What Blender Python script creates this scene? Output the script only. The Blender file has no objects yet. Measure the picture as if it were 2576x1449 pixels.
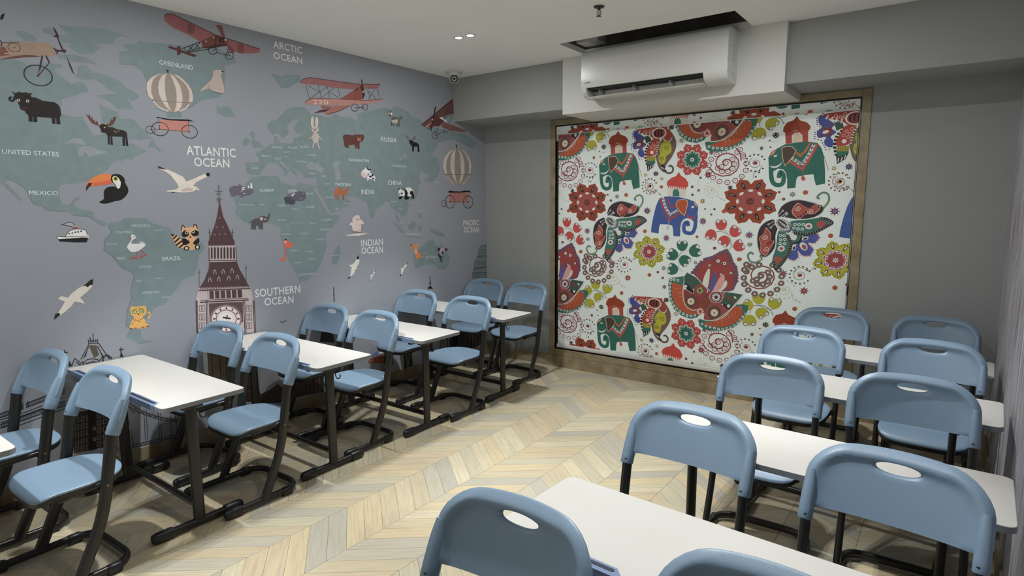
import bpy, bmesh, math, random
from mathutils import Vector, Matrix
from mathutils.geometry import tessellate_polygon

# ------------------------------------------------------------------ camera, light, exposure
scene = bpy.context.scene
COL = scene.collection
W, H, YB = 4.53, 2.978, -6.9          # room width, ceiling height, wall behind the camera
BEAM_Z, BEAM_D = 2.554, 0.507
cam_d = bpy.data.cameras.new('camera')
cam = bpy.data.objects.new('camera', cam_d)
COL.objects.link(cam)
scene.camera = cam
cam_d.sensor_width = 36.0
cam_d.lens = 36.0 * 1509.8 / 2576.0
cam_d.clip_start = 0.02
def look(yaw, pitch, roll, loc):
    cy, sy, cp, sp = math.cos(yaw), math.sin(yaw), math.cos(pitch), math.sin(pitch)
    f = Vector((-sy*cp, cy*cp, -sp)); r = Vector((cy, sy, 0)); u = r.cross(f)
    cr, sr = math.cos(roll), math.sin(roll)
    r2 = cr*r + sr*u; u2 = -sr*r + cr*u
    m = Matrix((r2, u2, -f)).transposed().to_4x4()
    m.translation = loc
    return m
cam.matrix_world = look(0.635252, 0.139670, -0.0056715, Vector((4.24841, -5.28370, 1.71401)))

world = bpy.data.worlds.new('world'); scene.world = world
world.use_nodes = True
world.node_tree.nodes['Background'].inputs[0].default_value = (0.86, 0.97, 0.95, 1)
world.node_tree.nodes['Background'].inputs[1].default_value = 3.0
vs = scene.view_settings
vs.view_transform = 'Standard'; vs.look = 'None'; vs.gamma = 1.0; vs.use_curve_mapping = False
vs.exposure = 0.0
SPOT_W = 76.0                         # beam of one downlight
FILL_W = 6.3                        # wide fill added under each downlight, lifts walls and blind
SPOT_ANGLE = math.radians(70)
SPOT_BLEND = 0.4
LIGHT_SPOTS = [(1.063, -1.634, 1), (1.176, -1.630, 1), (3.19, -1.63, 1), (3.303, -1.63, 1),
               (1.063, -3.42, 1), (1.176, -3.42, 1), (3.19, -3.42, 1), (3.303, -3.42, 1),
               (1.063, -5.2, 1), (1.176, -5.2, 1), (1.12, -6.35, 1)]  # last one added out of view, to raise bounce onto the ceiling

# ------------------------------------------------------------------ helpers
def lin(c):
    c = c / 255.0
    return c / 12.92 if c <= 0.04045 else ((c + 0.055) / 1.055) ** 2.4
def rgb(r, g, b): return (lin(r), lin(g), lin(b), 1.0)
def mat(name, col, rough=0.5, metal=0.0, spec=0.5, bump=None, var=None, emit=None):
    m = bpy.data.materials.new(name); m.use_nodes = True
    nt = m.node_tree; b = nt.nodes['Principled BSDF']
    b.inputs['Base Color'].default_value = col
    b.inputs['Roughness'].default_value = rough
    b.inputs['Metallic'].default_value = metal
    b.inputs['Specular IOR Level'].default_value = spec
    if emit:
        b.inputs['Emission Color'].default_value = emit[0]; b.inputs['Emission Strength'].default_value = emit[1]
    tc = nt.nodes.new('ShaderNodeTexCoord')
    if var:   # (scale, dark colour, amount, detail)
        n = nt.nodes.new('ShaderNodeTexNoise'); n.inputs['Scale'].default_value = var[0]; n.inputs['Detail'].default_value = var[3] if len(var) > 3 else 4
        nt.links.new(tc.outputs['Object'], n.inputs['Vector'])
        mx = nt.nodes.new('ShaderNodeMix'); mx.data_type = 'RGBA'
        mx.inputs[6].default_value = col; mx.inputs[7].default_value = var[1]
        mr = nt.nodes.new('ShaderNodeMapRange'); mr.inputs[1].default_value = 0.35; mr.inputs[2].default_value = 0.7
        mr.inputs[3].default_value = 0; mr.inputs[4].default_value = var[2]
        nt.links.new(n.outputs[0], mr.inputs[0]); nt.links.new(mr.outputs[0], mx.inputs[0])
        nt.links.new(mx.outputs[2], b.inputs['Base Color'])
    if bump:  # (scale, strength, distance)
        n = nt.nodes.new('ShaderNodeTexNoise'); n.inputs['Scale'].default_value = bump[0]; n.inputs['Detail'].default_value = 2
        nt.links.new(tc.outputs['Object'], n.inputs['Vector'])
        bp = nt.nodes.new('ShaderNodeBump'); bp.inputs['Strength'].default_value = bump[1]; bp.inputs['Distance'].default_value = bump[2]
        nt.links.new(n.outputs[0], bp.inputs['Height']); nt.links.new(bp.outputs[0], b.inputs['Normal'])
    return m
M = {}
M['paint_white'] = mat('paint_white', rgb(242, 242, 240), 0.8, var=(1.2, rgb(237, 237, 234), 0.6), bump=(260, 0.05, 0.001))
M['paint_panel'] = mat('paint_panel', rgb(212, 212, 207), 0.7, bump=(260, 0.05, 0.001))
M['recess_shade'] = mat('recess_shade', rgb(96, 92, 84), 0.85, var=(6, rgb(70, 66, 60), 0.8))  # shade inside the ceiling recess, put into the colour
M['paint_grey'] = mat('paint_grey', rgb(156, 158, 156), 0.75, var=(1.5, rgb(149, 151, 150), 0.6), bump=(240, 0.06, 0.001))
M['wallpaper'] = mat('wallpaper', rgb(158, 162, 171), 0.62, var=(0.9, rgb(151, 156, 165), 0.7), bump=(300, 0.05, 0.0006))
M['stone'] = mat('stone', rgb(160, 146, 118), 0.45, var=(9, rgb(122, 106, 78), 0.9, 8), bump=(30, 0.1, 0.002))
M['plastic_blue'] = mat('plastic_blue', rgb(120, 143, 164), 0.42, bump=(420, 0.22, 0.0012))
M['plastic_black'] = mat('plastic_black', rgb(26, 27, 29), 0.38)
M['metal_black'] = mat('metal_black', rgb(30, 29, 28), 0.33, metal=0.0, bump=(500, 0.1, 0.0005))
M['laminate'] = mat('laminate', rgb(206, 204, 199), 0.3, var=(3, rgb(200, 196, 187), 0.6))
M['edge_grey'] = mat('edge_grey', rgb(128, 132, 138), 0.45)
M['tray_blue'] = mat('tray_blue', rgb(118, 136, 168), 0.4)
M['slot_navy'] = mat('slot_navy', rgb(26, 38, 62), 0.5)
M['ac_white'] = mat('ac_white', rgb(212, 213, 209), 0.28)
M['ac_grey'] = mat('ac_grey', rgb(176, 178, 174), 0.45)
M['dark'] = mat('dark', rgb(22, 22, 22), 0.6)
M['mark'] = mat('mark', rgb(86, 88, 90), 0.6)
M['grout'] = mat('grout', rgb(120, 110, 92), 0.8)
M['steel'] = mat('steel', rgb(120, 112, 100), 0.35, metal=0.9)
M['bronze'] = mat('bronze', rgb(66, 62, 58), 0.45, metal=0.4)
M['fabric'] = mat('fabric', rgb(244, 245, 243), 0.7, bump=(900, 0.12, 0.0005))
def fabric_material():
    m = M['fabric']; nt = m.node_tree
    out = nt.nodes['Material Output']; b = nt.nodes['Principled BSDF']
    tr = nt.nodes.new('ShaderNodeBsdfTranslucent'); tr.inputs[0].default_value = rgb(236, 240, 238)
    mx = nt.nodes.new('ShaderNodeMixShader'); mx.inputs[0].default_value = 0.22
    nt.links.new(b.outputs[0], mx.inputs[1]); nt.links.new(tr.outputs[0], mx.inputs[2]); nt.links.new(mx.outputs[0], out.inputs['Surface'])
fabric_material()
M['rail_white'] = mat('rail_white', rgb(214, 214, 212), 0.22)
M['lens_lit'] = mat('lens_lit', rgb(255, 255, 255), 0.5, emit=((1.0, 0.97, 0.92, 1), 14.0))
def pane_material():
    m = bpy.data.materials.new('window_pane'); m.use_nodes = True
    b = m.node_tree.nodes['Principled BSDF']
    b.inputs['Base Color'].default_value = (0.9, 0.95, 0.93, 1); b.inputs['Roughness'].default_value = 0.3; b.inputs['Transmission Weight'].default_value = 1.0; b.inputs['IOR'].default_value = 1.1
    M['window_pane'] = m
pane_material()
M['glass_dark'] = mat('glass_dark', rgb(10, 12, 12), 0.08)

def right_wall_material():
    m = bpy.data.materials.new('wall_print_right'); m.use_nodes = True
    nt = m.node_tree; b = nt.nodes['Principled BSDF']; b.inputs['Roughness'].default_value = 0.7
    tc = nt.nodes.new('ShaderNodeTexCoord'); mp = nt.nodes.new('ShaderNodeMapping')
    mp.inputs['Scale'].default_value = (1, 5.0, 0.55)
    nt.links.new(tc.outputs['Object'], mp.inputs['Vector'])
    n = nt.nodes.new('ShaderNodeTexNoise'); n.inputs['Scale'].default_value = 4.0; n.inputs['Detail'].default_value = 8; n.inputs['Roughness'].default_value = 0.65
    nt.links.new(mp.outputs[0], n.inputs['Vector'])
    r = nt.nodes.new('ShaderNodeValToRGB'); e = r.color_ramp.elements
    e[0].position = 0.28; e[0].color = rgb(92, 80, 84); e[1].position = 0.72; e[1].color = rgb(196, 196, 202)
    for p, c in ((0.38, rgb(150, 122, 104)), (0.43, rgb(148, 146, 152)), (0.55, rgb(168, 168, 176))):
        x = e.new(p); x.color = c
    nt.links.new(n.outputs[0], r.inputs[0]); nt.links.new(r.outputs[0], b.inputs['Base Color'])
    bp = nt.nodes.new('ShaderNodeBump'); bp.inputs['Strength'].default_value = 0.15; bp.inputs['Distance'].default_value = 0.002
    nt.links.new(n.outputs[0], bp.inputs['Height']); nt.links.new(bp.outputs[0], b.inputs['Normal'])
    return m
M['wall_print_right'] = right_wall_material()

def plank_material(name, ang):
    m = bpy.data.materials.new(name); m.use_nodes = True
    nt = m.node_tree; L = nt.links; b = nt.nodes['Principled BSDF']; b.inputs['Roughness'].default_value = 0.42
    geo = nt.nodes.new('ShaderNodeNewGeometry'); oi = nt.nodes.new('ShaderNodeObjectInfo')
    add = nt.nodes.new('ShaderNodeMath'); add.operation = 'ADD'
    L.new(geo.outputs['Random Per Island'], add.inputs[0]); L.new(oi.outputs['Random'], add.inputs[1])
    fr = nt.nodes.new('ShaderNodeMath'); fr.operation = 'FRACT'; L.new(add.outputs[0], fr.inputs[0])
    ramp = nt.nodes.new('ShaderNodeValToRGB'); ramp.color_ramp.interpolation = 'CONSTANT'
    cols = [rgb(224, 214, 186), rgb(216, 206, 180), rgb(228, 219, 194), rgb(208, 205, 192), rgb(226, 212, 180), rgb(214, 210, 190), rgb(198, 197, 188), rgb(222, 208, 180), rgb(230, 222, 198)]
    e = ramp.color_ramp.elements
    e[0].position = 0; e[0].color = cols[0]; e[1].position = 1 / len(cols); e[1].color = cols[1]
    for i in range(2, len(cols)):
        x = e.new(i / len(cols)); x.color = cols[i]
    L.new(fr.outputs[0], ramp.inputs[0])
    mul = nt.nodes.new('ShaderNodeVectorMath'); mul.operation = 'SCALE'; mul.inputs[0].default_value = (3.1, 7.7, 5.3); L.new(fr.outputs[0], mul.inputs['Scale'])
    va = nt.nodes.new('ShaderNodeVectorMath'); va.operation = 'ADD'; L.new(geo.outputs['Position'], va.inputs[0]); L.new(mul.outputs[0], va.inputs[1])
    mp = nt.nodes.new('ShaderNodeMapping'); mp.vector_type = 'TEXTURE'; mp.inputs['Rotation'].default_value = (0, 0, ang); mp.inputs['Scale'].default_value = (1.0, 0.06, 1)
    L.new(va.outputs[0], mp.inputs['Vector'])
    n = nt.nodes.new('ShaderNodeTexNoise'); n.inputs['Scale'].default_value = 5; n.inputs['Detail'].default_value = 7; n.inputs['Roughness'].default_value = 0.6
    L.new(mp.outputs[0], n.inputs['Vector'])
    mr = nt.nodes.new('ShaderNodeMapRange'); mr.inputs[1].default_value = 0.42; mr.inputs[2].default_value = 0.68; mr.inputs[3].default_value = 0; mr.inputs[4].default_value = 0.5
    L.new(n.outputs[0], mr.inputs[0])
    mx = nt.nodes.new('ShaderNodeMix'); mx.data_type = 'RGBA'; mx.inputs[7].default_value = rgb(176, 168, 148)
    L.new(mr.outputs[0], mx.inputs[0]); L.new(ramp.outputs[0], mx.inputs[6])
    n2 = nt.nodes.new('ShaderNodeTexNoise'); n2.inputs['Scale'].default_value = 3.2; n2.inputs['Detail'].default_value = 3
    L.new(mp.outputs[0], n2.inputs['Vector'])
    mr2 = nt.nodes.new('ShaderNodeMapRange'); mr2.inputs[1].default_value = 0.55; mr2.inputs[2].default_value = 0.75; mr2.inputs[3].default_value = 0; mr2.inputs[4].default_value = 0.55
    L.new(n2.outputs[0], mr2.inputs[0])
    mx2 = nt.nodes.new('ShaderNodeMix'); mx2.data_type = 'RGBA'; mx2.inputs[7].default_value = rgb(188, 192, 188)
    L.new(mr2.outputs[0], mx2.inputs[0]); L.new(mx.outputs[2], mx2.inputs[6])
    dk = nt.nodes.new('ShaderNodeMix'); dk.data_type = 'RGBA'; dk.blend_type = 'MULTIPLY'; dk.inputs[0].default_value = 1.0; dk.inputs[7].default_value = (0.72, 0.69, 0.63, 1)
    L.new(mx2.outputs[2], dk.inputs[6]); L.new(dk.outputs[2], b.inputs['Base Color'])
    bp = nt.nodes.new('ShaderNodeBump'); bp.inputs['Strength'].default_value = 0.08; bp.inputs['Distance'].default_value = 0.001
    L.new(n.outputs[0], bp.inputs['Height']); L.new(bp.outputs[0], b.inputs['Normal'])
    return m
CH_S = 0.8                                             # slope of the chevron
M['plank_up'] = plank_material('plank_up', math.atan(CH_S))
M['plank_down'] = plank_material('plank_down', -math.atan(CH_S))

def ink_material():
    m = bpy.data.materials.new('printed_ink'); m.use_nodes = True
    nt = m.node_tree; b = nt.nodes['Principled BSDF']; b.inputs['Roughness'].default_value = 0.62
    a = nt.nodes.new('ShaderNodeAttribute'); a.attribute_name = 'ink'
    n = nt.nodes.new('ShaderNodeTexNoise'); n.inputs['Scale'].default_value = 14; n.inputs['Detail'].default_value = 5
    geo = nt.nodes.new('ShaderNodeNewGeometry'); nt.links.new(geo.outputs['Position'], n.inputs['Vector'])
    mr = nt.nodes.new('ShaderNodeMapRange'); mr.inputs[1].default_value = 0.3; mr.inputs[2].default_value = 0.7; mr.inputs[3].default_value = 0.93; mr.inputs[4].default_value = 1.05
    nt.links.new(n.outputs[0], mr.inputs[0])
    vm = nt.nodes.new('ShaderNodeVectorMath'); vm.operation = 'SCALE'
    nt.links.new(a.outputs['Color'], vm.inputs[0]); nt.links.new(mr.outputs[0], vm.inputs['Scale'])
    nt.links.new(vm.outputs[0], b.inputs['Base Color'])
    return m
M['ink'] = ink_material()

def link(o, parent=None):
    COL.objects.link(o)
    if parent is not None: o.parent = parent
    return o
def obj(name, bm, material, parent=None, smooth=False, angle=None):
    me = bpy.data.meshes.new(name)
    bmesh.ops.recalc_face_normals(bm, faces=bm.faces)
    bm.to_mesh(me); bm.free()
    for x in (material if isinstance(material, (list, tuple)) else [material]): me.materials.append(M[x])
    if smooth:
        for p in me.polygons: p.use_smooth = True
        if angle: me.set_sharp_from_angle(angle=math.radians(angle))
    return link(bpy.data.objects.new(name, me), parent)
def empty(name, loc=(0, 0, 0), rz=0.0):
    o = bpy.data.objects.new(name, None); o.empty_display_size = 0.1
    o.location = loc; o.rotation_euler = (0, 0, rz)
    return link(o)
def tag(o, label, cat, group=None):
    o['label'] = label; o['category'] = cat
    if group: o['group'] = group
    return o
def structure(o, label=None):
    o['kind'] = 'structure'
    if label: o['label'] = label
    return o
def box(bm, x0, x1, y0, y1, z0, z1, bevel=0.0, mi=0):
    vs_ = [bm.verts.new((x, y, z)) for z in (z0, z1) for y in (y0, y1) for x in (x0, x1)]
    fs = [bm.faces.new([vs_[i] for i in f]) for f in ((0, 2, 3, 1), (4, 5, 7, 6), (0, 1, 5, 4), (2, 6, 7, 3), (0, 4, 6, 2), (1, 3, 7, 5))]
    for f in fs: f.material_index = mi
    if bevel:
        es = list({e for f in fs for e in f.edges})
        bmesh.ops.bevel(bm, geom=es, offset=bevel, segments=2, profile=0.5, affect='EDGES', clamp_overlap=True)
    return bm
def new_box(*a, **k): return box(bmesh.new(), *a, **k)
def loft(bm, rings, cap=True, closed=False):
    R = [[bm.verts.new(p) for p in r] for r in rings]
    n = len(R[0])
    pairs = list(zip(R, R[1:])) + ([(R[-1], R[0])] if closed else [])
    for a, b in pairs:
        for i in range(n):
            bm.faces.new((a[i], a[(i+1) % n], b[(i+1) % n], b[i]))
    if cap and not closed:
        bm.faces.new(list(reversed(R[0]))); bm.faces.new(R[-1])
    return bm
def smooth_path(pts, radii, seg=5):
    """polyline with filleted corners"""
    out = [Vector(pts[0])]
    for i in range(1, len(pts) - 1):
        a, b, c = Vector(pts[i-1]), Vector(pts[i]), Vector(pts[i+1])
        r = radii if isinstance(radii, (int, float)) else radii[i-1]
        d1 = (a - b).normalized(); d2 = (c - b).normalized()
        l = min(r, (a-b).length*0.49, (c-b).length*0.49)
        p0 = b + d1*l; p1 = b + d2*l
        for k in range(seg + 1):
            t = k / seg
            out.append((1-t)**2*p0 + 2*t*(1-t)*b + t*t*p1)
    out.append(Vector(pts[-1]))
    return out
def sweep(bm, path, ra, rb, side, n=12, power=2.0, scale=None):
    """oval tube: ra along 'side' (kept perpendicular to the path), rb across it"""
    rings = []
    for i, p in enumerate(path):
        t = (path[min(i+1, len(path)-1)] - path[max(i-1, 0)]).normalized()
        s = Vector(side(p, t) if callable(side) else side); s = (s - t*s.dot(t)).normalized()
        u = t.cross(s)
        k = scale[i] if scale else 1.0
        ring = []
        for j in range(n):
            a = 2*math.pi*j/n
            ca, sa = math.cos(a), math.sin(a)
            ca = math.copysign(abs(ca)**(2/power), ca); sa = math.copysign(abs(sa)**(2/power), sa)
            ring.append(p + s*(ra*k*ca) + u*(rb*k*sa))
        rings.append(ring)
    return loft(bm, rings)
def cyl(bm, c, r, z0, z1, n=24, axis='z', r2=None):
    r2 = r if r2 is None else r2
    def pt(a, rr, z):
        x, y = rr*math.cos(a), rr*math.sin(a)
        if axis == 'z': return (c[0]+x, c[1]+y, z)
        if axis == 'y': return (c[0]+x, z, c[1]+y)
        return (z, c[0]+x, c[1]+y)
    return loft(bm, [[pt(2*math.pi*i/n, r, z0) for i in range(n)], [pt(2*math.pi*i/n, r2, z1) for i in range(n)]])
def revolve(bm, prof, n=28, c=(0, 0)):
    rings = [[(c[0]+r*math.cos(2*math.pi*i/n), c[1]+r*math.sin(2*math.pi*i/n), z) for i in range(n)] for r, z in prof]
    return loft(bm, rings)
def copy_tree(o, parent=None):
    c = o.copy(); COL.objects.link(c)
    if parent is not None: c.parent = parent
    for ch in list(o.children): copy_tree(ch, c)
    return c
def clip_rect(poly, x0, x1, y0, y1):
    for ax, val, sg in ((0, x0, 1), (0, x1, -1), (1, y0, 1), (1, y1, -1)):
        out = []
        for i in range(len(poly)):
            a, b = poly[i-1], poly[i]
            ia, ib = (a[ax]-val)*sg >= 0, (b[ax]-val)*sg >= 0
            if ia != ib:
                t = (val-a[ax])/(b[ax]-a[ax]); out.append((a[0]+(b[0]-a[0])*t, a[1]+(b[1]-a[1])*t))
            if ib: out.append(b)
        poly = out
        if len(poly) < 3: return []
    return poly

# ------------------------------------------------------------------ the room
floor = structure(obj('floor', new_box(-0.1, W+0.1, YB-0.1, 0.1, -0.1, -0.004), 'grout'))
def build_planks():
    bw, pitch, gap = 0.343, 0.121, 0.0009
    random.seed(7)
    x = 1.57 - 5*bw
    i = 0
    meshes = {}
    cx, cy = 4.248, -5.284
    todo = []
    while x < W:
        up = (i % 2 == 0)
        s = CH_S if up else -CH_S
        ybase = YB - 0.5 + (0 if up else CH_S*bw)
        for k in range(64):
            y = ybase + k*pitch
            q = [(x+gap, y+gap), (x+bw-gap, y+s*bw+gap), (x+bw-gap, y+s*bw+pitch-gap), (x+gap, y+pitch-gap)]
            c = clip_rect(q, 0.001, W-0.001, YB+0.001, -0.001)
            if c:
                mx, my = sum(p[0] for p in c)/len(c), sum(p[1] for p in c)/len(c)
                dx, dy = mx-cx, my-cy
                fwd = -0.594*dx + 0.805*dy
                lat = 0.805*dx + 0.594*dy
                vis = fwd > 0.4 and abs(lat) < fwd*0.95
                todo.append(((math.hypot(dx, dy) + (0 if vis else 50) + (0 if 1.2 < mx < 3.3 else 3)), up, (x, y), q, c))
        x += bw; i += 1
    todo.sort(key=lambda t: t[0])
    rest = {True: bmesh.new(), False: bmesh.new()}
    n = 0
    for t in todo:
        _, up, o, q, c = t
        whole = len(c) == 4 and all(abs(a[0]-b[0]) < 1e-6 and abs(a[1]-b[1]) < 1e-6 for a, b in zip(sorted(c), sorted(q)))
        if n < 300 and whole:
            if up not in meshes:
                bm = bmesh.new()
                L = [(p[0]-o[0], p[1]-o[1]) for p in q]
                loft(bm, [[(p[0], p[1], -0.004) for p in L], [(p[0], p[1], -0.0005) for p in L], [(p[0]*0.998+0.0003, p[1]*0.998+0.0002, 0.0) for p in L]])
                bmesh.ops.recalc_face_normals(bm, faces=bm.faces)
                me = bpy.data.meshes.new('plank'); bm.to_mesh(me); bm.free()
                me.materials.append(M['plank_up' if up else 'plank_down'])
                meshes[up] = me
            ob = bpy.data.objects.new('plank', meshes[up]); ob.location = (o[0], o[1], 0)
            link(ob, floor); n += 1
        else:
            bm = rest[up]
            loft(bm, [[(p[0], p[1], -0.004) for p in c], [(p[0], p[1], 0.0) for p in c]])
    for up in rest:
        o = obj('planks', rest[up], 'plank_up' if up else 'plank_down', floor); o['kind'] = 'stuff'
build_planks()

wall_left = structure(obj('wall_left', new_box(-0.12, 0, YB-0.1, 0.1, -0.1, H+0.3), 'wallpaper'), 'grey wall covered with a printed world map mural')
wall_right = structure(obj('wall_right', new_box(W, W+0.12, YB-0.1, 0.1, -0.1, H+0.3), 'wall_print_right'), 'wall with a weathered grey paint print')
structure(obj('wall_front', new_box(0, W, YB-0.12, YB, -0.1, H+0.3), 'paint_white'))
# back wall with the window opening
OX0, OX1, OZ0, OZ1 = 0.912, 3.614, 0.19, 2.492
bm = bmesh.new()
box(bm, 0, OX0, 0, 0.14, -0.1, H+0.3); box(bm, OX1, W, 0, 0.14, -0.1, H+0.3)
box(bm, OX0, OX1, 0, 0.14, -0.1, OZ0); box(bm, OX0, OX1, 0, 0.14, OZ1, H+0.3)
structure(obj('wall_back', bm, 'paint_grey'), 'plain pale grey wall around the large blind')
bm = bmesh.new()   # window behind the blind
box(bm, OX0, OX1, 0.11, 0.14, OZ0, OZ1)
structure(obj('window_1', bm, 'window_pane'))
# ceiling with the air conditioner recess
RX0, RX1, RY0, RY1 = 1.572, 2.951, -1.005, -0.57
bm = bmesh.new()
box(bm, 0, RX0, YB, 0, H, H+0.04); box(bm, RX1, W, YB, 0, H, H+0.04)
box(bm, RX0, RX1, YB, RY0, H, H+0.04); box(bm, RX0, RX1, RY1, 0, H, H+0.04)
structure(obj('ceiling', bm, 'paint_white'), 'white ceiling with a recess above the air conditioner')
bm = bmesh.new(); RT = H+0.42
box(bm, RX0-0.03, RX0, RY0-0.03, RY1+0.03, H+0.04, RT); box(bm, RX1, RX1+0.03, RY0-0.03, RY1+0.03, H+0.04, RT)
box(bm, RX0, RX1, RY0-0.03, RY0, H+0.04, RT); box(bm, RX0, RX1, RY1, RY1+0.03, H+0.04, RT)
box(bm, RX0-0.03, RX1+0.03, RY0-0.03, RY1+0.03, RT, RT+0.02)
structure(obj('trim_8', bm, 'recess_shade'), 'recess in the ceiling above the air conditioner, coloured dark for its shade')
structure(obj('trim_9', new_box(RX0+0.002, RX0+0.20, RY1-0.16, RY1, H+0.06, H+0.30), 'paint_panel'))
structure(obj('trim_1', new_box(0, W, -BEAM_D, 0, BEAM_Z, H), 'paint_grey'), 'deep grey beam running along the top of the back wall')
structure(obj('trim_2', new_box(1.342, 3.188, -0.567, 0.0, 2.498, H), 'paint_panel'), 'white boxed panel the air conditioner is mounted on')
# stone frame around the blind
def stone_strip(name, *a):
    return structure(obj(name, new_box(*a, bevel=0.003), 'stone'))
stone_strip('trim_3', 0.856, OX0, -0.012, 0.09, 0.124, 2.545)
stone_strip('trim_4', OX1, 3.677, -0.012, 0.09, 0.124, 2.545)
stone_strip('trim_5', OX0, OX1, -0.012, 0.09, OZ1, 2.545)
stone_strip('trim_6', OX0, OX1, -0.014, 0.09, 0.124, OZ0)
def skirting(name, x0, x1, y0, y1):
    return structure(obj(name, new_box(x0, x1, y0, y1, 0.0, 0.122, bevel=0.002), 'stone'))
skirting('baseboard_left', 0, 0.013, YB, 0)
skirting('baseboard_right', W-0.013, W, YB, 0)
skirting('baseboard_back', 0.013, W-0.013, -0.016, 0)
structure(obj('trim_7', new_box(W-0.035, W, -0.012, 0, 0.122, BEAM_Z), 'paint_grey'))

# ------------------------------------------------------------------ chairs
TUBE = [(-0.19, 0.03), (-0.068, 0.30), (0.0, 0.68), (0.003, 0.69)]      # (y, z) of an upright; it stands at x = +-0.23
def back_y(z): return max(-0.02, (z-0.68)*0.42)
def make_backrest():
    bm = bmesh.new()
    hw, z0, z1, rc = 0.258, 0.708, 0.922, 0.118
    hc, hrx, hrz = (0.0, 0.868), 0.062, 0.0185
    NT = 72
    def outer(a):
        # ray from the hole centre to the outline (rounded top corners, crowned top edge)
        d = (math.cos(a), math.sin(a))
        lo, hi = 0.0, 0.6
        for _ in range(40):
            m = (lo+hi)/2; x, z = hc[0]+d[0]*m, hc[1]+d[1]*m
            if inside(x, z): lo = m
            else: hi = m
        return hc[0]+d[0]*lo, hc[1]+d[1]*lo
    def top(x): return z1 - 0.020*(x/hw)**2
    def inside(x, z):
        ax = abs(x); w = hw + 0.010*(z1-z)/(z1-z0) - 0.010
        if ax > w or z > top(x) or z < z0 + 0.006*(x/hw)**2: return False
        cxr, czr = w-rc, top(x)-rc*0.80
        if ax > cxr and z > czr: return ((ax-cxr)/rc)**2 + ((z-czr)/(rc*0.80))**2 <= 1
        return True
    def rimdist(x, z):
        ax = abs(x); w = hw + 0.010*(z1-z)/(z1-z0) - 0.010
        cxr, czr = w-rc, top(x)-rc*0.80
        if ax > cxr and z > czr: return max(0, (1-math.hypot((ax-cxr)/rc, (z-czr)/(rc*0.80)))*rc*0.88)
        return max(0, min(w-ax, top(x)-z))
    def center(x, z): return back_y(z) + 0.036*(1-min(1, (x/0.235)**2)) + 0.006
    def front_back(x, z, edge):
        d = rimdist(x, z)
        rim = math.exp(-((d-0.024)/0.021)**2) if d < 0.024 or z > 0.0 else 0
        half = 0.0065 + 0.0165*rim
        if d < 0.024: half *= math.sqrt(max(0.0, 1-(1-d/0.024)**2))
        c = center(x, z)
        if edge: half = min(half, 0.004)
        return c-half, c+half*0.9
    angs = [2*math.pi*(i+0.5)/NT for i in range(NT)]
    # more samples towards the corners of the outline
    outs = [outer(a) for a in angs]
    rs = [0.0, 0.06, 0.14, 0.28, 0.44, 0.58, 0.70, 0.79, 0.86, 0.91, 0.95, 0.975, 0.99, 1.0]
    F, B = [], []
    for r in rs:
        f, b = [], []
        for a, o in zip(angs, outs):
            h = (hc[0]+hrx*math.copysign(abs(math.cos(a))**0.9, math.cos(a)), hc[1]+hrz*math.copysign(abs(math.sin(a))**0.9, math.sin(a)))
            x, z = h[0]+(o[0]-h[0])*r, h[1]+(o[1]-h[1])*r
            yf, yb = front_back(x, z, False)
            if r == 0.0: yf += 0.004; yb -= 0.002
            f.append(bm.verts.new((x, yf, z))); b.append(bm.verts.new((x, yb, z)))
        F.append(f); B.append(b)
    n = NT
    for k in range(len(rs)-1):
        for i in range(n):
            j = (i+1) % n
            bm.faces.new((F[k][i], F[k][j], F[k+1][j], F[k+1][i]))
            bm.faces.new((B[k][i], B[k+1][i], B[k+1][j], B[k][j]))
    for i in range(n):
        j = (i+1) % n
        bm.faces.new((F[0][i], B[0][i], B[0][j], F[0][j]))
        bm.faces.new((F[-1][i], F[-1][j], B[-1][j], B[-1][i]))
    # sleeves that slip over the uprights
    for s in (-1, 1):
        p = [Vector((s*0.233, back_y(z)+0.004, z)) for z in (0.668, 0.672, 0.70, 0.74, 0.78, 0.82)]
        sweep(bm, p, 0.031, 0.0215, (0, 1, 0), n=14, power=2.6, scale=[0.93, 1, 1, 0.97, 0.88, 0.68])
    return bm
def make_seat(top=True):
    bm = bmesh.new()
    hw, y0, y1 = 0.212, -0.305, 0.085
    yc, hd = (y0+y1)/2, (y1-y0)/2
    NT = 48
    def zt(x, y):
        t = max(0.0, (y0+0.085-y)/0.085); r = max(0.0, (y-(y1-0.07))/0.07)
        return 0.470 - 0.034*t*t + 0.006*r*r - 0.010*(1-(x/hw)**2)*math.exp(-((y-yc-0.03)/0.13)**2)
    def plan(a, k):
        ca, sa = math.cos(a), math.sin(a)
        p = 5.0 if sa < 0 else 2.9
        x = hw*math.copysign(abs(ca)**(2/p), ca); y = hd*math.copysign(abs(sa)**(2/p), sa)
        w = 1.0 - 0.05*max(0, y/hd)
        return x*k*w, yc + y*k
    ks = [0.12, 0.35, 0.6, 0.8, 0.92, 0.98, 1.0]
    angs = [2*math.pi*i/NT for i in range(NT)]
    if top:
        rings = [[(x, y, zt(x, y) - (0.0 if k < 0.97 else (0.0022 if k < 0.99 else 0.006))) for x, y in (plan(a, k) for a in angs)] for k in ks]
        rings.append([(x, y, zt(x, y)-0.014) for x, y in (plan(a, 0.995) for a in angs)])
        rings.append([(x, y, zt(x, y)-0.014) for x, y in (plan(a, 0.5) for a in angs)])
    else:
        rings = [[(x, y, zt(x, y)-d) for x, y in (plan(a, k) for a in angs)] for k, d in ((0.5, 0.015), (0.988, 0.015), (0.985, 0.036), (0.955, 0.042), (0.5, 0.040))]
    return loft(bm, rings)
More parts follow.
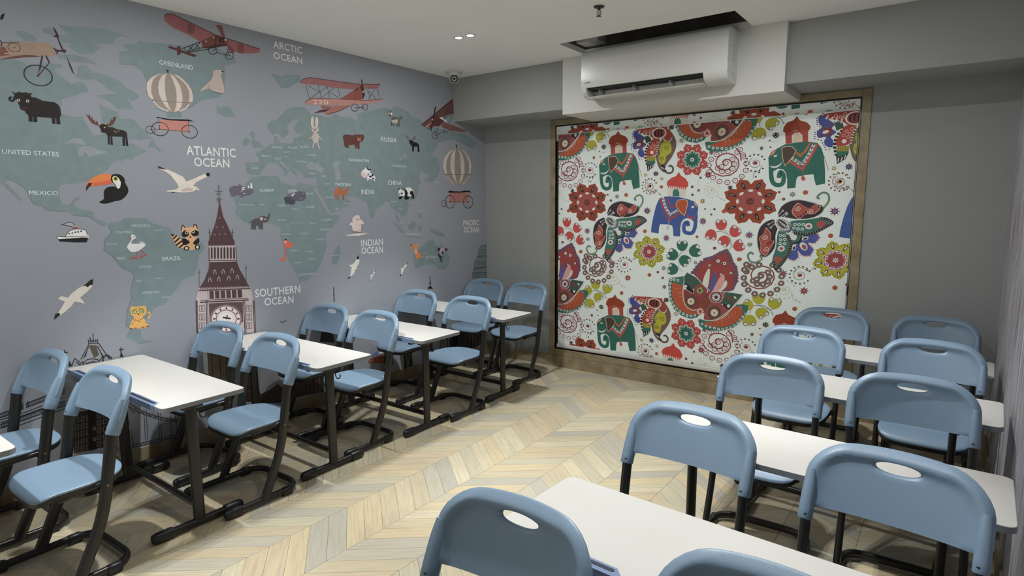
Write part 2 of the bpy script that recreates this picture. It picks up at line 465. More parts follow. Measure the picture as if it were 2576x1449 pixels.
def make_chair():
    root = empty('school_chair')
    obj('seat', make_seat(True), 'plastic_blue', root, True, 50)
    obj('seat_pan', make_seat(False), 'plastic_black', root, True, 40)
    obj('backrest', make_backrest(), 'plastic_blue', root, True, 60)
    path_u = smooth_path([(-0.225, -0.40, 0.031), (-0.225, 0.045, 0.031), (0.225, 0.045, 0.031), (0.225, -0.40, 0.031)], 0.115, 8)
    bm = bmesh.new(); sweep(bm, path_u, 0.018, 0.0155, (0, 0, 1), n=12, power=2.6)
    obj('base_frame', bm, 'metal_black', root, True, 50)
    for s in (-1, 1):
        pts = [(s*0.230, y, z) for y, z in TUBE]
        bm = bmesh.new(); sweep(bm, smooth_path(pts, [0.10, 0.01], 6), 0.0265, 0.0155, (0, 1, 0), n=14, power=2.5)
        obj('leg', bm, 'metal_black', root, True, 50)
        bm = bmesh.new()
        p = [Vector((s*0.225, y, 0.0295)) for y in (-0.425, -0.42, -0.405, -0.38, -0.335, -0.325)]
        sweep(bm, p, 0.0275, 0.021, (0, 0, 1), n=12, power=3.2, scale=[0.55, 0.8, 0.97, 1.0, 1.0, 0.93])
        obj('foot_cap', bm, 'plastic_black', root, True, 45)
        bm = bmesh.new()
        p = [Vector((s*0.2255, y, 0.0255)) for y in (-0.075, -0.07, -0.02, -0.015)]
        sweep(bm, p, 0.0255, 0.0195, (0, 0, 1), n=12, power=3.0, scale=[0.9, 1, 1, 0.9])
        obj('glide', bm, 'plastic_black', root, True, 45)
        bm = bmesh.new()     # arm that carries the seat pan
        sweep(bm, [Vector((s*0.222, -0.035, 0.445)), Vector((s*0.206, -0.06, 0.44)), Vector((s*0.195, -0.16, 0.432)), Vector((s*0.195, -0.22, 0.425))], 0.014, 0.011, (0, 0, 1), n=10)
        obj('seat_arm', bm, 'metal_black', root, True, 50)
        bm = bmesh.new(); cyl(bm, (-0.045, 0.443), 0.006, s*0.2425, s*0.2485, 10, 'x')
        obj('rivet', bm, 'steel', root, True, 40)
    bm = bmesh.new()
    sweep(bm, [Vector((-0.20, -0.055, 0.425)), Vector((0.20, -0.055, 0.425))], 0.014, 0.012, (0, 1, 0), n=10)
    obj('crossbar', bm, 'metal_black', root, True, 50)
    return root
CHAIRS = [  # x, y of the backrest feet, turn (degrees), label, group
    (0.955, -4.255, 2, 'blue-grey plastic chair nearest the lower left corner, beside the aisle', 'L'),
    (0.285, -4.30, 2, 'blue-grey chair cut by the left picture edge, next to the mural wall', 'L'),
    (0.93, -3.32, 0, 'blue-grey chair on the aisle below the printed SOUTHERN OCEAN lettering', 'L'),
    (0.283, -3.315, 3, 'blue-grey chair in front of the printed clock tower, against the mural', 'L'),
    (0.816, -2.415, -1, 'blue-grey aisle chair with its seat at the second white desk on the left', 'L'),
    (0.264, -2.435, 1, 'dark shaded chair against the mural behind the second left desk', 'L'),
    (0.927, -1.474, -1, 'bright blue aisle chair behind the third left desk', 'L'),
    (0.28, -1.45, -1, 'blue-grey chair against the mural behind the third left desk', 'L'),
    (0.800, -0.42, -4, 'dim blue chair standing nearest the left stone edge of the blind', 'L'),
    (0.268, -0.44, 2, 'dark chair in the far corner below the printed leaning tower', 'L'),
    (3.36, -4.165, 0, 'large blue chair at the bottom centre, nearest the camera', 'R'),
    (3.99, -4.09, 0, 'chair of which only the top rim shows at the bottom edge', 'R'),
    (3.479, -3.152, -2, 'blue chair behind the nearest white desk, on the aisle side', 'R'),
    (4.150, -3.215, -5, 'large blue chair behind the nearest desk, by the right wall', 'R'),
    (3.541, -2.15, 2, 'blue chair at the second right desk, on the aisle side', 'R'),
    (4.151, -2.165, 2, 'dark blue-grey chair at the second right desk, by the right wall', 'R'),
    (3.512, -1.246, 0, 'brightly lit light blue chair at the third right desk, before the blind', 'R'),
    (4.195, -1.25, -1, 'grey-blue chair at the third right desk, by the right wall', 'R'),
    (3.555, -0.385, 0, 'dark shaded chair overlapping the lower right corner of the blind', 'R'),
    (4.190, -0.375, 0, 'dark shaded chair against the plain grey wall in the right corner', 'R'),
]
proto_chair = make_chair()
for i, (x, y, a, lab, side) in enumerate(CHAIRS):
    c = proto_chair if i == 0 else copy_tree(proto_chair)
    c.location = (x, y, 0); c.rotation_euler = (0, 0, math.radians(a))
    tag(c, lab, 'chair', 'school chairs at the left desks' if side == 'L' else 'school chairs at the right desks')

# ------------------------------------------------------------------ desks
DL, DD = 1.25, 0.425          # desk length and depth; origin at its centre on the floor, near edge at -y
def rounded_plan(hx, hy, r, n=5):
    pts = []
    for cx_, cy_, a0 in ((hx-r, hy-r, 0), (-hx+r, hy-r, 90), (-hx+r, -hy+r, 180), (hx-r, -hy+r, 270)):
        for k in range(n+1):
            a = math.radians(a0+90*k/n); pts.append((cx_+r*math.cos(a), cy_+r*math.sin(a)))
    return pts
def make_desk():
    root = empty('school_desk')
    hx, hy = DL/2, DD/2
    bm = bmesh.new()
    P = rounded_plan(hx-0.0015, hy-0.0015, 0.03)
    Q = rounded_plan(hx-0.003, hy-0.003, 0.029)
    loft(bm, [[(x, y, 0.745) for x, y in P], [(x, y, 0.7493) for x, y in P], [(x, y, 0.75) for x, y in Q]])
    obj('tabletop', bm, 'laminate', root)
    bm = bmesh.new()
    P = rounded_plan(hx, hy, 0.031); Q = rounded_plan(hx-0.004, hy-0.004, 0.029)
    loft(bm, [[(x, y, 0.725) for x, y in Q], [(x, y, 0.728) for x, y in P], [(x, y, 0.7485) for x, y in P], [(x, y, 0.7492) for x, y in Q], [(x, y, 0.744) for x, y in Q]])
    obj('edge_band', bm, 'edge_grey', root)
    for s in (-1, 1):
        x0, x1 = sorted((s*0.19, s*0.535))
        yn = -hy
        poly = [(x0, yn-0.003), (x1, yn-0.003), (x1, yn+0.010), (x1-0.026, yn+0.036), (x0+0.026, yn+0.036), (x0, yn+0.010)]
        bm = bmesh.new(); loft(bm, [[(x, y, 0.7235) for x, y in poly], [(x, y, 0.7515) for x, y in poly]])
        t = obj('pencil_tray', bm, 'tray_blue', root)
        poly = [(x0+0.03, yn+0.013), (x1-0.03, yn+0.013), (x1-0.024, yn+0.019), (x1-0.031, yn+0.027), (x0+0.031, yn+0.027), (x0+0.024, yn+0.019)]
        bm = bmesh.new(); loft(bm, [[(x, y, 0.745) for x, y in poly], [(x, y, 0.7522) for x, y in poly]])
        obj('groove', bm, 'slot_navy', t)
    lx = hx - 0.178
    for s in (-1, 1):
        bm = bmesh.new()
        sweep(bm, [Vector((s*lx, 0, 0.04)), Vector((s*lx, 0, 0.70))], 0.030, 0.0165, (0, 1, 0), n=14, power=2.8)
        leg = obj('leg', bm, 'metal_black', root, True, 50)
        bm = bmesh.new()   # bag hook
        hk = [(s*(lx+0.016), 0.035, 0.64), (s*(lx+0.016), 0.036, 0.62), (s*(lx+0.018), 0.046, 0.60), (s*(lx+0.022), 0.060, 0.598), (s*(lx+0.024), 0.068, 0.612), (s*(lx+0.024), 0.064, 0.624)]
        sweep(bm, smooth_path(hk, 0.012, 3), 0.0035, 0.0035, (1, 0, 0), n=8)
        obj('hook', bm, 'metal_black', root, True, 50)
        bm = bmesh.new()
        sweep(bm, [Vector((s*lx, -0.215, 0.030)), Vector((s*lx, 0.215, 0.030))], 0.0205, 0.0175, (0, 0, 1), n=12, power=3.0)
        foot = obj('foot', bm, 'metal_black', root, True, 50)
        for ysg in (-1, 1):
            bm = bmesh.new()
            p = [Vector((s*lx, ysg*y, 0.0295)) for y in (0.243, 0.238, 0.222, 0.20, 0.148, 0.138)]
            sweep(bm, p, 0.0285, 0.0225, (0, 0, 1), n=12, power=3.2, scale=[0.5, 0.78, 0.96, 1, 1, 0.93])
            obj('foot_cap', bm, 'plastic_black', root, True, 45)
        bm = new_box(s*lx-0.016, s*lx+0.016, -hy+0.05, hy-0.03, 0.692, 0.7245, bevel=0.004)
        obj('side_rail', bm, 'metal_black', root)
        bm = new_box(s*(lx-0.0)-0.03, s*lx+0.03, -0.055, 0.055, 0.664, 0.693, bevel=0.006)
        obj('bracket', bm, 'metal_black', root)
    bm = bmesh.new(); sweep(bm, [Vector((-lx, 0, 0.118)), Vector((lx, 0, 0.118))], 0.0185, 0.0125, (0, 0, 1), n=12, power=2.8)
    obj('stretcher', bm, 'metal_black', root, True, 50)
    bm = new_box(-lx+0.016, lx-0.016, -0.02, 0.02, 0.690, 0.7245, bevel=0.004)
    obj('top_rail', bm, 'metal_black', root)
    return root
DESKS = [
    (0.642, -4.822, 0, 'white desk of which only a corner shows at the left edge', 'L'),
    (0.640, -3.846, 0, 'white two-seat desk nearest on the left, beside the mural', 'L'),
    (0.640, -2.975, 0, 'second white desk from the front in the left column', 'L'),
    (0.640, -2.105, 0, 'third white desk from the front in the left column', 'L'),
    (0.640, -1.140, 0, 'farthest white desk of the left column, near the blind', 'L'),
    (3.818, -3.765, -2.6, 'largest white desk in the foreground, beside the aisle', 'R'),
    (3.850, -2.830, -1.8, 'white desk directly behind the foreground desk on the right', 'R'),
    (3.868, -1.818, -2.6, 'third white desk of the right column, between chairs', 'R'),
    (3.868, -0.925, -2.6, 'farthest white desk of the right column, below the plain wall', 'R'),
]
proto_desk = make_desk()
for i, (x, y, a, lab, side) in enumerate(DESKS):
    c = proto_desk if i == 0 else copy_tree(proto_desk)
    c.location = (x, y, 0); c.rotation_euler = (0, 0, math.radians(a))
    tag(c, lab, 'desk', 'school desks in the left column' if side == 'L' else 'school desks in the right column')

# ------------------------------------------------------------------ air conditioner
AX0, AX1 = 1.662, 2.852
ac = tag(empty('air_conditioner', ((AX0+AX1)/2, -0.567, 2.60)), 'white wall air conditioner with its flap open, below the ceiling recess', 'air conditioner')
def ac_part(name, bm, m, smooth=False, parent=None, ang=40):
    o = obj(name, bm, m, parent or ac, smooth, ang)
    if parent is None:
        for v in o.data.vertices: v.co -= Vector(ac.location)
    else:
        for v in o.data.vertices: v.co -= Vector(ac.location)
    return o
prof = [(-0.567, 2.955), (-0.735, 2.955), (-0.778, 2.945), (-0.792, 2.925), (-0.796, 2.86), (-0.797, 2.72), (-0.795, 2.668), (-0.790, 2.654), (-0.73, 2.655), (-0.66, 2.645), (-0.60, 2.606), (-0.567, 2.597)]
bm = bmesh.new()
nseg = [AX0+0.012, AX0+0.02, AX1-0.11, AX1-0.012]
loft(bm, [[(x, y, z) for y, z in prof] for x in (AX0, AX0+0.006, AX1-0.006, AX1)])
ac_part('body', bm, 'ac_white', True)
# end caps that close the outlet left and right
def ac_end(x0, x1):
    pr = [(-0.796, 2.672), (-0.794, 2.645), (-0.776, 2.612), (-0.735, 2.585), (-0.67, 2.572), (-0.567, 2.585), (-0.567, 2.61), (-0.66, 2.64), (-0.70, 2.66)]
    bm = bmesh.new(); loft(bm, [[(x, y, z) for y, z in pr] for x in (x0, x1)])
    ac_part('end_cap', bm, 'ac_white', True)
ac_end(AX0+0.002, AX0+0.045); ac_end(AX1-0.175, AX1-0.002)
bm = bmesh.new(); box(bm, AX0+0.045, AX1-0.175, -0.765, -0.62, 2.640, 2.652)
ac_part('outlet', bm, 'dark')
bm = bmesh.new()
loft(bm, [[(x, -0.792, 2.577), (x, -0.788, 2.573), (x, -0.71, 2.572), (x, -0.63, 2.592), (x, -0.63, 2.597), (x, -0.71, 2.578), (x, -0.788, 2.580)] for x in (AX0+0.05, AX1-0.18)])
ac_part('flap', bm, 'ac_white')
for k in range(3):
    x = AX0 + 0.14 + k*0.3
    bm = bmesh.new(); loft(bm, [[(x+dx, -0.752, 2.645), (x+dx+0.012, -0.66, 2.645), (x+dx+0.012, -0.66, 2.60), (x+dx, -0.735, 2.585)] for dx in (0, 0.0025)])
    ac_part('louver', bm, 'ac_grey')
bm = new_box(AX0+0.035, AX0+0.085, -0.7985, -0.7955, 2.690, 2.6945)
ac_part('name_mark', bm, 'mark')
for k in range(7):
    z = 2.735 + k*0.017; w_ = 0.010 if k % 2 else 0.014
    bm = new_box(AX1-0.001, AX1+0.0008, -0.655-w_/2 + 0.004*(k % 3), -0.655+w_/2, z, z+0.006)
    ac_part('side_mark', bm, 'mark')

# ------------------------------------------------------------------ ceiling fittings
def downlight(i, x, y):
    r = empty('downlight', (x, y, H))
    bm = bmesh.new(); revolve(bm, [(0.036, 0.0), (0.036, -0.003), (0.031, -0.004), (0.0285, -0.001), (0.0285, 0.0)], 28)
    obj('ring', bm, 'steel', r, True, 30)
    bm = bmesh.new(); revolve(bm, [(0.0282, 0.0), (0.0282, -0.0025), (0.01, -0.003)], 28)
    obj('lens', bm, 'lens_lit', r, True, 30)
    l = bpy.data.lights.new('downlight_lamp', 'SPOT'); l.energy = SPOT_W; l.color = (0.985, 1.0, 1.0)
    l.spot_size = SPOT_ANGLE; l.spot_blend = SPOT_BLEND; l.shadow_soft_size = 0.028
    lo = bpy.data.objects.new('downlight_lamp', l); lo.location = (0, 0, -0.012); link(lo, r)
    l = bpy.data.lights.new('added_fill', 'AREA'); l.shape = 'DISK'; l.size = 0.056; l.energy = FILL_W; l.color = (0.985, 1.0, 1.0)  # extra fill lamp, added to raise the ambient level
    lo = bpy.data.objects.new('added_fill', l); lo.location = (0, 0, -0.008); link(lo, r)
    labs = {0: 'left one of the two lit round ceiling downlights', 1: 'right one of the two lit round ceiling downlights'}
    tag(r, labs.get(i, 'lit round recessed downlight in the ceiling outside the picture, rearmost one an added fill'), 'downlight', 'recessed ceiling downlights')
for i, (x, y, k) in enumerate(LIGHT_SPOTS): downlight(i, x, y)

sp = tag(empty('fire_sprinkler', (2.273, -1.635, H)), 'small dark fire sprinkler hanging from the ceiling', 'sprinkler')
bm = bmesh.new(); revolve(bm, [(0.034, 0.0), (0.036, -0.003), (0.028, -0.009), (0.010, -0.010)], 24); obj('plate', bm, 'bronze', sp, True, 40)
bm = bmesh.new(); cyl(bm, (0, 0), 0.009, -0.022, -0.009, 14); obj('stem', bm, 'bronze', sp, True, 40)
for s in (-1, 1):
    bm = bmesh.new(); sweep(bm, smooth_path([(s*0.006, 0, -0.02), (s*0.014, 0, -0.034), (s*0.012, 0, -0.05), (s*0.003, 0, -0.06)], 0.008, 3), 0.003, 0.002, (0, 1, 0), n=8); obj('frame_arm', bm, 'bronze', sp, True, 50)
bm = bmesh.new(); cyl(bm, (0, 0), 0.0025, -0.058, -0.02, 8); obj('bulb', bm, 'steel', sp, True)
bm = bmesh.new(); revolve(bm, [(0.004, -0.058), (0.017, -0.060), (0.0175, -0.0615), (0.004, -0.0625)], 18); obj('deflector', bm, 'bronze', sp, True, 40)

cc = tag(empty('security_camera', (0.24, -0.77, H)), 'white turret security camera on the ceiling near the corner', 'security camera')
bm = bmesh.new(); revolve(bm, [(0.085, 0.0), (0.086, -0.010), (0.078, -0.014), (0.03, -0.016)], 32); obj('ceiling_plate', bm, 'ac_white', cc, True, 40)
bm = bmesh.new(); revolve(bm, [(0.058, -0.012), (0.060, -0.030), (0.056, -0.044), (0.03, -0.046)], 32); obj('base', bm, 'ac_white', cc, True, 40)
d = (Vector((4.0, -4.6, 0.9)) - Vector((0.24, -0.77, H-0.06))).normalized()
rot = d.to_track_quat('Z', 'Y').to_matrix().to_4x4(); rot.translation = Vector((0, 0, -0.062))
def cam_part(name, prof_, m):
    bm = bmesh.new(); revolve(bm, prof_, 28)
    bmesh.ops.transform(bm, matrix=rot, verts=bm.verts)
    return obj(name, bm, m, cc, True, 40)
cam_part('ball', [(0.012, -0.046), (0.030, -0.037), (0.043, -0.018), (0.047, 0.0), (0.045, 0.02), (0.041, 0.03), (0.030, 0.031)], 'ac_white')
cam_part('lens_ring', [(0.036, 0.028), (0.037, 0.036), (0.032, 0.040), (0.024, 0.0405), (0.02, 0.036)], 'plastic_black')
cam_part('lens', [(0.022, 0.034), (0.018, 0.0385), (0.010, 0.041), (0.002, 0.042)], 'glass_dark')
cam_part('lamp_window', [(0.0195, 0.0402), (0.022, 0.0412), (0.0235, 0.0402)], 'rail_white')

# ------------------------------------------------------------------ roller blind
BX0, BX1, BZ0, BZ1 = 0.945, 3.598, 0.246, 2.40
VX0, VX1, VZ0, VZ1 = 0.926, 3.602, 2.398, 2.478
bl = tag(empty('roller_blind', ((BX0+BX1)/2, 0.0, 0.2)), 'large white roller blind printed with elephants, flowers and butterflies', 'blind')
def bl_part(name, bm, m, parent=None, smooth=False):
    o = obj(name, bm, m, parent or bl, smooth, 40)
    for v in o.data.vertices: v.co -= Vector(bl.location)
    return o
fabric = bl_part('fabric', new_box(BX0, BX1, 0.010, 0.0115, BZ0, BZ1+0.03), 'fabric')
valance = bl_part('valance', new_box(VX0, VX1, -0.004, 0.030, VZ0, VZ1, bevel=0.002), 'fabric')
bl_part('valance_lip', new_box(VX0, VX1, -0.0055, -0.004, VZ0-0.002, VZ0+0.004), 'rail_white')
bm = bmesh.new()
box(bm, 0.914, 3.612, 0.0, 0.05, VZ1+0.002, VZ1+0.012); box(bm, 0.914, 0.922, 0.0, 0.05, VZ0-0.06, VZ1+0.002); box(bm, 3.6035, 3.612, 0.0, 0.05, VZ0, VZ1+0.002)
box(bm, 0.913, 0.952, 0.022, 0.05, OZ0, VZ0-0.06); box(bm, 3.588, 3.613, 0.022, 0.05, OZ0, VZ0); box(bm, 0.952, 3.588, 0.022, 0.05, OZ0, 0.252)  # dark edge gap; strips added behind the fabric to stop light leaks
bl_part('cassette_leak_strips', bm, 'dark')
bm = bmesh.new(); sweep(bm, [Vector((BX0-0.004, 0.008, 0.224)), Vector((BX1+0.004, 0.008, 0.224))], 0.022, 0.014, (0, 0, 1), n=16, power=2.2)
bl_part('bottom_rail', bm, 'rail_white', None, True)
bm = bmesh.new(); sweep(bm, [Vector((3.606, 0.004, 2.40)), Vector((3.606, 0.004, 0.60))], 0.0022, 0.0022, (1, 0, 0), n=8)
cord = bl_part('pull_cord', bm, 'rail_white', None, True)
bm = bmesh.new(); sweep(bm, [Vector((3.606, 0.003, 1.06)), Vector((3.606, 0.003, 0.99))], 0.005, 0.005, (1, 0, 0), n=8)
bl_part('cord_joint', bm, 'dark', cord, True)

# ------------------------------------------------------------------ prints on the wall and on the blind (millimetres on the surface)
PAL = [(0.231,0.301,0.317),(0.334,0.363,0.407),(0.171,0.213,0.231),(0.407,0.285,0.213),(0.221,0.087,0.072),(0.183,0.061,0.047),(0.034,0.026,0.026),(0.042,0.016,0.016),(0.686,0.488,0.388),(0.072,0.027,0.021),(0.145,0.034,0.034),(0.072,0.021,0.021),(0.008,0.006,0.006),(0.098,0.016,0.019),(0.345,0.128,0.135),(0.221,0.077,0.082),(0.072,0.026,0.028),(0.187,0.059,0.047),(0.077,0.026,0.021),(0.221,0.087,0.087),(0.24,0.077,0.077),(0.249,0.042,0.037),(0.88,0.88,0.873),(0.88,0.88,0.824),(0.104,0.028,0.026),(0.055,0.044,0.047),(0.369,0.149,0.145),(0.072,0.028,0.028),(0.547,0.264,0.24),(0.098,0.04,0.04),(0.29,0.09,0.072),(0.077,0.034,0.031),(0.098,0.034,0.028),(0.034,0.015,0.015),(0.643,0.488,0.42),(0.328,0.116,0.098),(0.077,0.021,0.019),(0.433,0.164,0.128),(0.087,0.028,0.026),(0.873,0.66,0.578),(0.028,0.026,0.031),(0.171,0.072,0.072),(0.034,0.015,0.017),(0.259,0.116,0.107),(0.122,0.042,0.034),(0.88,0.873,0.786),(0.034,0.023,0.026),(0.023,0.026,0.028),(0.824,0.643,0.602),(0.776,0.301,0.274),(0.357,0.306,0.264),(0.758,0.643,0.586),(0.24,0.179,0.171),(0.602,0.259,0.221),(0.051,0.034,0.037),(0.301,0.051,0.047),(0.195,0.087,0.077),(0.098,0.042,0.04),(0.249,0.104,0.092),(0.334,0.306,0.264),(0.695,0.618,0.562),(0.128,0.11,0.098),(0.474,0.204,0.187),(0.051,0.034,0.034),(0.249,0.061,0.055),(0.128,0.051,0.047),(0.011,0.005,0.005),(0.007,0.005,0.005),(0.88,0.873,0.824),(0.055,0.017,0.01),(0.142,0.047,0.034),(0.017,0.008,0.008),(0.643,0.357,0.301),(0.824,0.488,0.42),(0.643,0.488,0.249),(0.61,0.495,0.439),(0.301,0.259,0.24),(0.128,0.104,0.098),(0.249,0.204,0.187),(0.88,0.259,0.077),(0.786,0.149,0.072),(0.072,0.017,0.013),(0.006,0.004,0.003),(0.88,0.88,0.488),(0.88,0.88,0.88),(0.29,0.24,0.072),(0.863,0.786,0.703),(0.643,0.524,0.474),(0.824,0.357,0.301),(0.021,0.019,0.021),(0.488,0.502,0.532),(0.007,0.007,0.011),(0.88,0.88,0.853),(0.034,0.034,0.04),(0.562,0.407,0.381),(0.142,0.044,0.044),(0.843,0.502,0.269),(0.88,0.873,0.643),(0.88,0.873,0.73),(0.532,0.116,0.098),(0.73,0.66,0.61),(0.602,0.11,0.077),(0.88,0.488,0.149),(0.311,0.311,0.051),(0.072,0.028,0.019),(0.204,0.082,0.034),(0.072,0.034,0.026),(0.164,0.152,0.204),(0.532,0.259,0.259),(0.082,0.072,0.077),(0.11,0.098,0.104),(0.66,0.547,0.562),(0.767,0.627,0.643),(0.082,0.077,0.113),(0.135,0.128,0.164),(0.643,0.643,0.695),(0.502,0.164,0.072),(0.098,0.044,0.028),(0.805,0.142,0.142),(0.843,0.171,0.104),(0.824,0.171,0.104),(0.128,0.04,0.034),(0.66,0.29,0.142),(0.249,0.087,0.059),(0.88,0.61,0.61),(0.627,0.539,0.495),(0.805,0.66,0.61),(0.301,0.249,0.231),(0.068,0.068,0.068),(0.135,0.135,0.135),(0.627,0.532,0.394),(0.187,0.187,0.195),(0.873,0.824,0.786),(0.562,0.42,0.301),(0.156,0.077,0.055),(0.015,0.008,0.008),(0.322,0.171,0.149),(0.853,0.712,0.677),(0.301,0.171,0.149),(0.88,0.824,0.795),(0.795,0.285,0.122),(0.88,0.594,0.407),(0.88,0.562,0.42),(0.017,0.015,0.015),(0.028,0.023,0.023),(0.063,0.051,0.055),(0.502,0.426,0.453),(0.88,0.843,0.748),(0.221,0.259,0.279),(0.037,0.068,0.063),(0.149,0.128,0.142),(0.171,0.149,0.164),(0.104,0.051,0.059),(0.488,0.42,0.433),(0.594,0.51,0.51),(0.077,0.04,0.047),(0.098,0.051,0.059),(0.643,0.532,0.532),(0.187,0.149,0.164),(0.087,0.047,0.055),(0.122,0.068,0.077),(0.259,0.195,0.195),(0.824,0.73,0.695),(0.88,0.824,0.786),(0.098,0.055,0.063),(0.021,0.015,0.017),(0.11,0.063,0.072),(0.249,0.187,0.195),(0.221,0.164,0.11),(0.051,0.037,0.031),(0.072,0.051,0.04),(0.11,0.077,0.055),(0.04,0.04,0.051),(0.488,0.488,0.502),(0.04,0.03,0.026),(0.334,0.301,0.279),(0.007,0.006,0.006),(0.643,0.602,0.562),(0.026,0.018,0.018),(0.249,0.087,0.068),(0.044,0.034,0.028),(0.034,0.023,0.021),(0.187,0.098,0.059),(0.369,0.369,0.407),(0.142,0.221,0.46),(0.369,0.116,0.077),(0.88,0.824,0.643),(0.051,0.026,0.026),(0.068,0.04,0.037),(0.221,0.221,0.249),(0.047,0.037,0.034),(0.345,0.204,0.171),(0.011,0.01,0.01),(0.04,0.031,0.028),(0.488,0.46,0.446),(0.805,0.88,0.863),(0.627,0.73,0.73),(0.442,0.226,0.148),(0.51,0.084,0.066),(0.38,0.061,0.026),(0.88,0.712,0.553),(0.037,0.177,0.135),(0.598,0.116,0.099),(0.023,0.017,0.019),(0.662,0.185,0.066),(0.8,0.51,0.335),(0.099,0.066,0.05),(0.442,0.135,0.07),(0.88,0.662,0.442),(0.88,0.8,0.712),(0.066,0.226,0.17),(0.712,0.089,0.072),(0.066,0.129,0.392),(0.482,0.079,0.094),(0.442,0.07,0.079),(0.88,0.583,0.38),(0.568,0.105,0.034),(0.469,0.079,0.105),(0.303,0.129,0.122),(0.837,0.712,0.583),(0.583,0.546,0.546),(0.764,0.712,0.678),(0.089,0.066,0.094),(0.105,0.099,0.313),(0.066,0.094,0.417),(0.272,0.057,0.07),(0.061,0.11,0.057),(0.442,0.066,0.046),(0.88,0.583,0.51),(0.209,0.129,0.108),(0.129,0.079,0.074),(0.88,0.747,0.695),(0.553,0.538,0.053),(0.148,0.129,0.031),(0.01,0.008,0.009),(0.026,0.017,0.017),(0.469,0.066,0.046),(0.88,0.51,0.442),(0.455,0.392,0.066),(0.226,0.17,0.031),(0.037,0.185,0.135),(0.04,0.031,0.031),(0.88,0.837,0.782),(0.282,0.05,0.04),(0.012,0.009,0.01),(0.538,0.066,0.061),(0.88,0.442,0.38),(0.747,0.837,0.662),(0.026,0.155,0.122),(0.335,0.053,0.07),(0.272,0.046,0.05),(0.235,0.155,0.135),(0.226,0.116,0.135),(0.335,0.05,0.061),(0.066,0.046,0.057),(0.226,0.155,0.142),(0.583,0.116,0.053),(0.226,0.089,0.057),(0.17,0.129,0.129),(0.17,0.057,0.046),(0.646,0.598,0.496),(0.88,0.747,0.51),(0.747,0.678,0.538),(0.272,0.155,0.116),(0.63,0.148,0.046),(0.38,0.105,0.046),(0.38,0.074,0.037),(0.272,0.303,0.282),(0.442,0.099,0.079),(0.88,0.88,0.837),(0.442,0.105,0.089),(0.05,0.015,0.015),(0.094,0.116,0.392),(0.837,0.442,0.442),(0.442,0.089,0.105),(0.019,0.015,0.026),(0.031,0.019,0.037),(0.066,0.185,0.135),(0.01,0.01,0.026),(0.057,0.201,0.155),(0.019,0.017,0.021),(0.272,0.282,0.272),(0.455,0.105,0.089),(0.482,0.105,0.084),(0.442,0.455,0.429),(0.046,0.031,0.037),(0.88,0.51,0.429),(0.88,0.63,0.524),(0.066,0.013,0.017),(0.747,0.662,0.583),(0.17,0.292,0.201),(0.583,0.662,0.272),(0.116,0.046,0.066),(0.129,0.129,0.226),(0.066,0.053,0.066),(0.061,0.061,0.066),(0.747,0.782,0.729),(0.089,0.031,0.026),(0.88,0.747,0.583),(0.429,0.089,0.105),(0.226,0.129,0.38),(0.404,0.074,0.07),(0.148,0.313,0.226),(0.678,0.099,0.089),(0.148,0.129,0.129),(0.442,0.51,0.455),(0.185,0.209,0.235),(0.209,0.094,0.155),(0.392,0.07,0.066),(0.066,0.017,0.021),(0.089,0.031,0.031),(0.88,0.88,0.8),(0.116,0.129,0.38),(0.88,0.442,0.442),(0.88,0.88,0.856),(0.568,0.122,0.057),(0.88,0.38,0.116),(0.061,0.129,0.099),(0.303,0.061,0.061),(0.155,0.079,0.066),(0.88,0.764,0.583),(0.324,0.148,0.089),(0.38,0.07,0.07),(0.066,0.046,0.04),(0.88,0.88,0.324),(0.272,0.079,0.053),(0.442,0.089,0.099),(0.442,0.046,0.037),(0.392,0.094,0.099),(0.88,0.662,0.63),(0.089,0.037,0.046),(0.185,0.094,0.074),(0.272,0.148,0.105),(0.046,0.019,0.023),(0.201,0.217,0.185),(0.442,0.496,0.38),(0.226,0.185,0.17),(0.442,0.272,0.089),(0.88,0.837,0.662),(0.201,0.185,0.263),(0.185,0.031,0.037),(0.662,0.129,0.116),(0.38,0.272,0.116),(0.88,0.747,0.272),(0.066,0.037,0.053),(0.17,0.116,0.272),(0.155,0.057,0.066),(0.235,0.185,0.38),(0.155,0.17,0.324),(0.583,0.074,0.099),(0.747,0.129,0.116),(0.272,0.148,0.046),(0.88,0.662,0.148),(0.066,0.04,0.053),(0.116,0.066,0.079),(0.226,0.209,0.292),(0.442,0.105,0.116),(0.155,0.185,0.226),(0.747,0.662,0.066),(0.51,0.129,0.053),(0.226,0.079,0.094),(0.272,0.079,0.07),(0.089,0.066,0.057),(0.226,0.17,0.066),(0.583,0.553,0.51)]
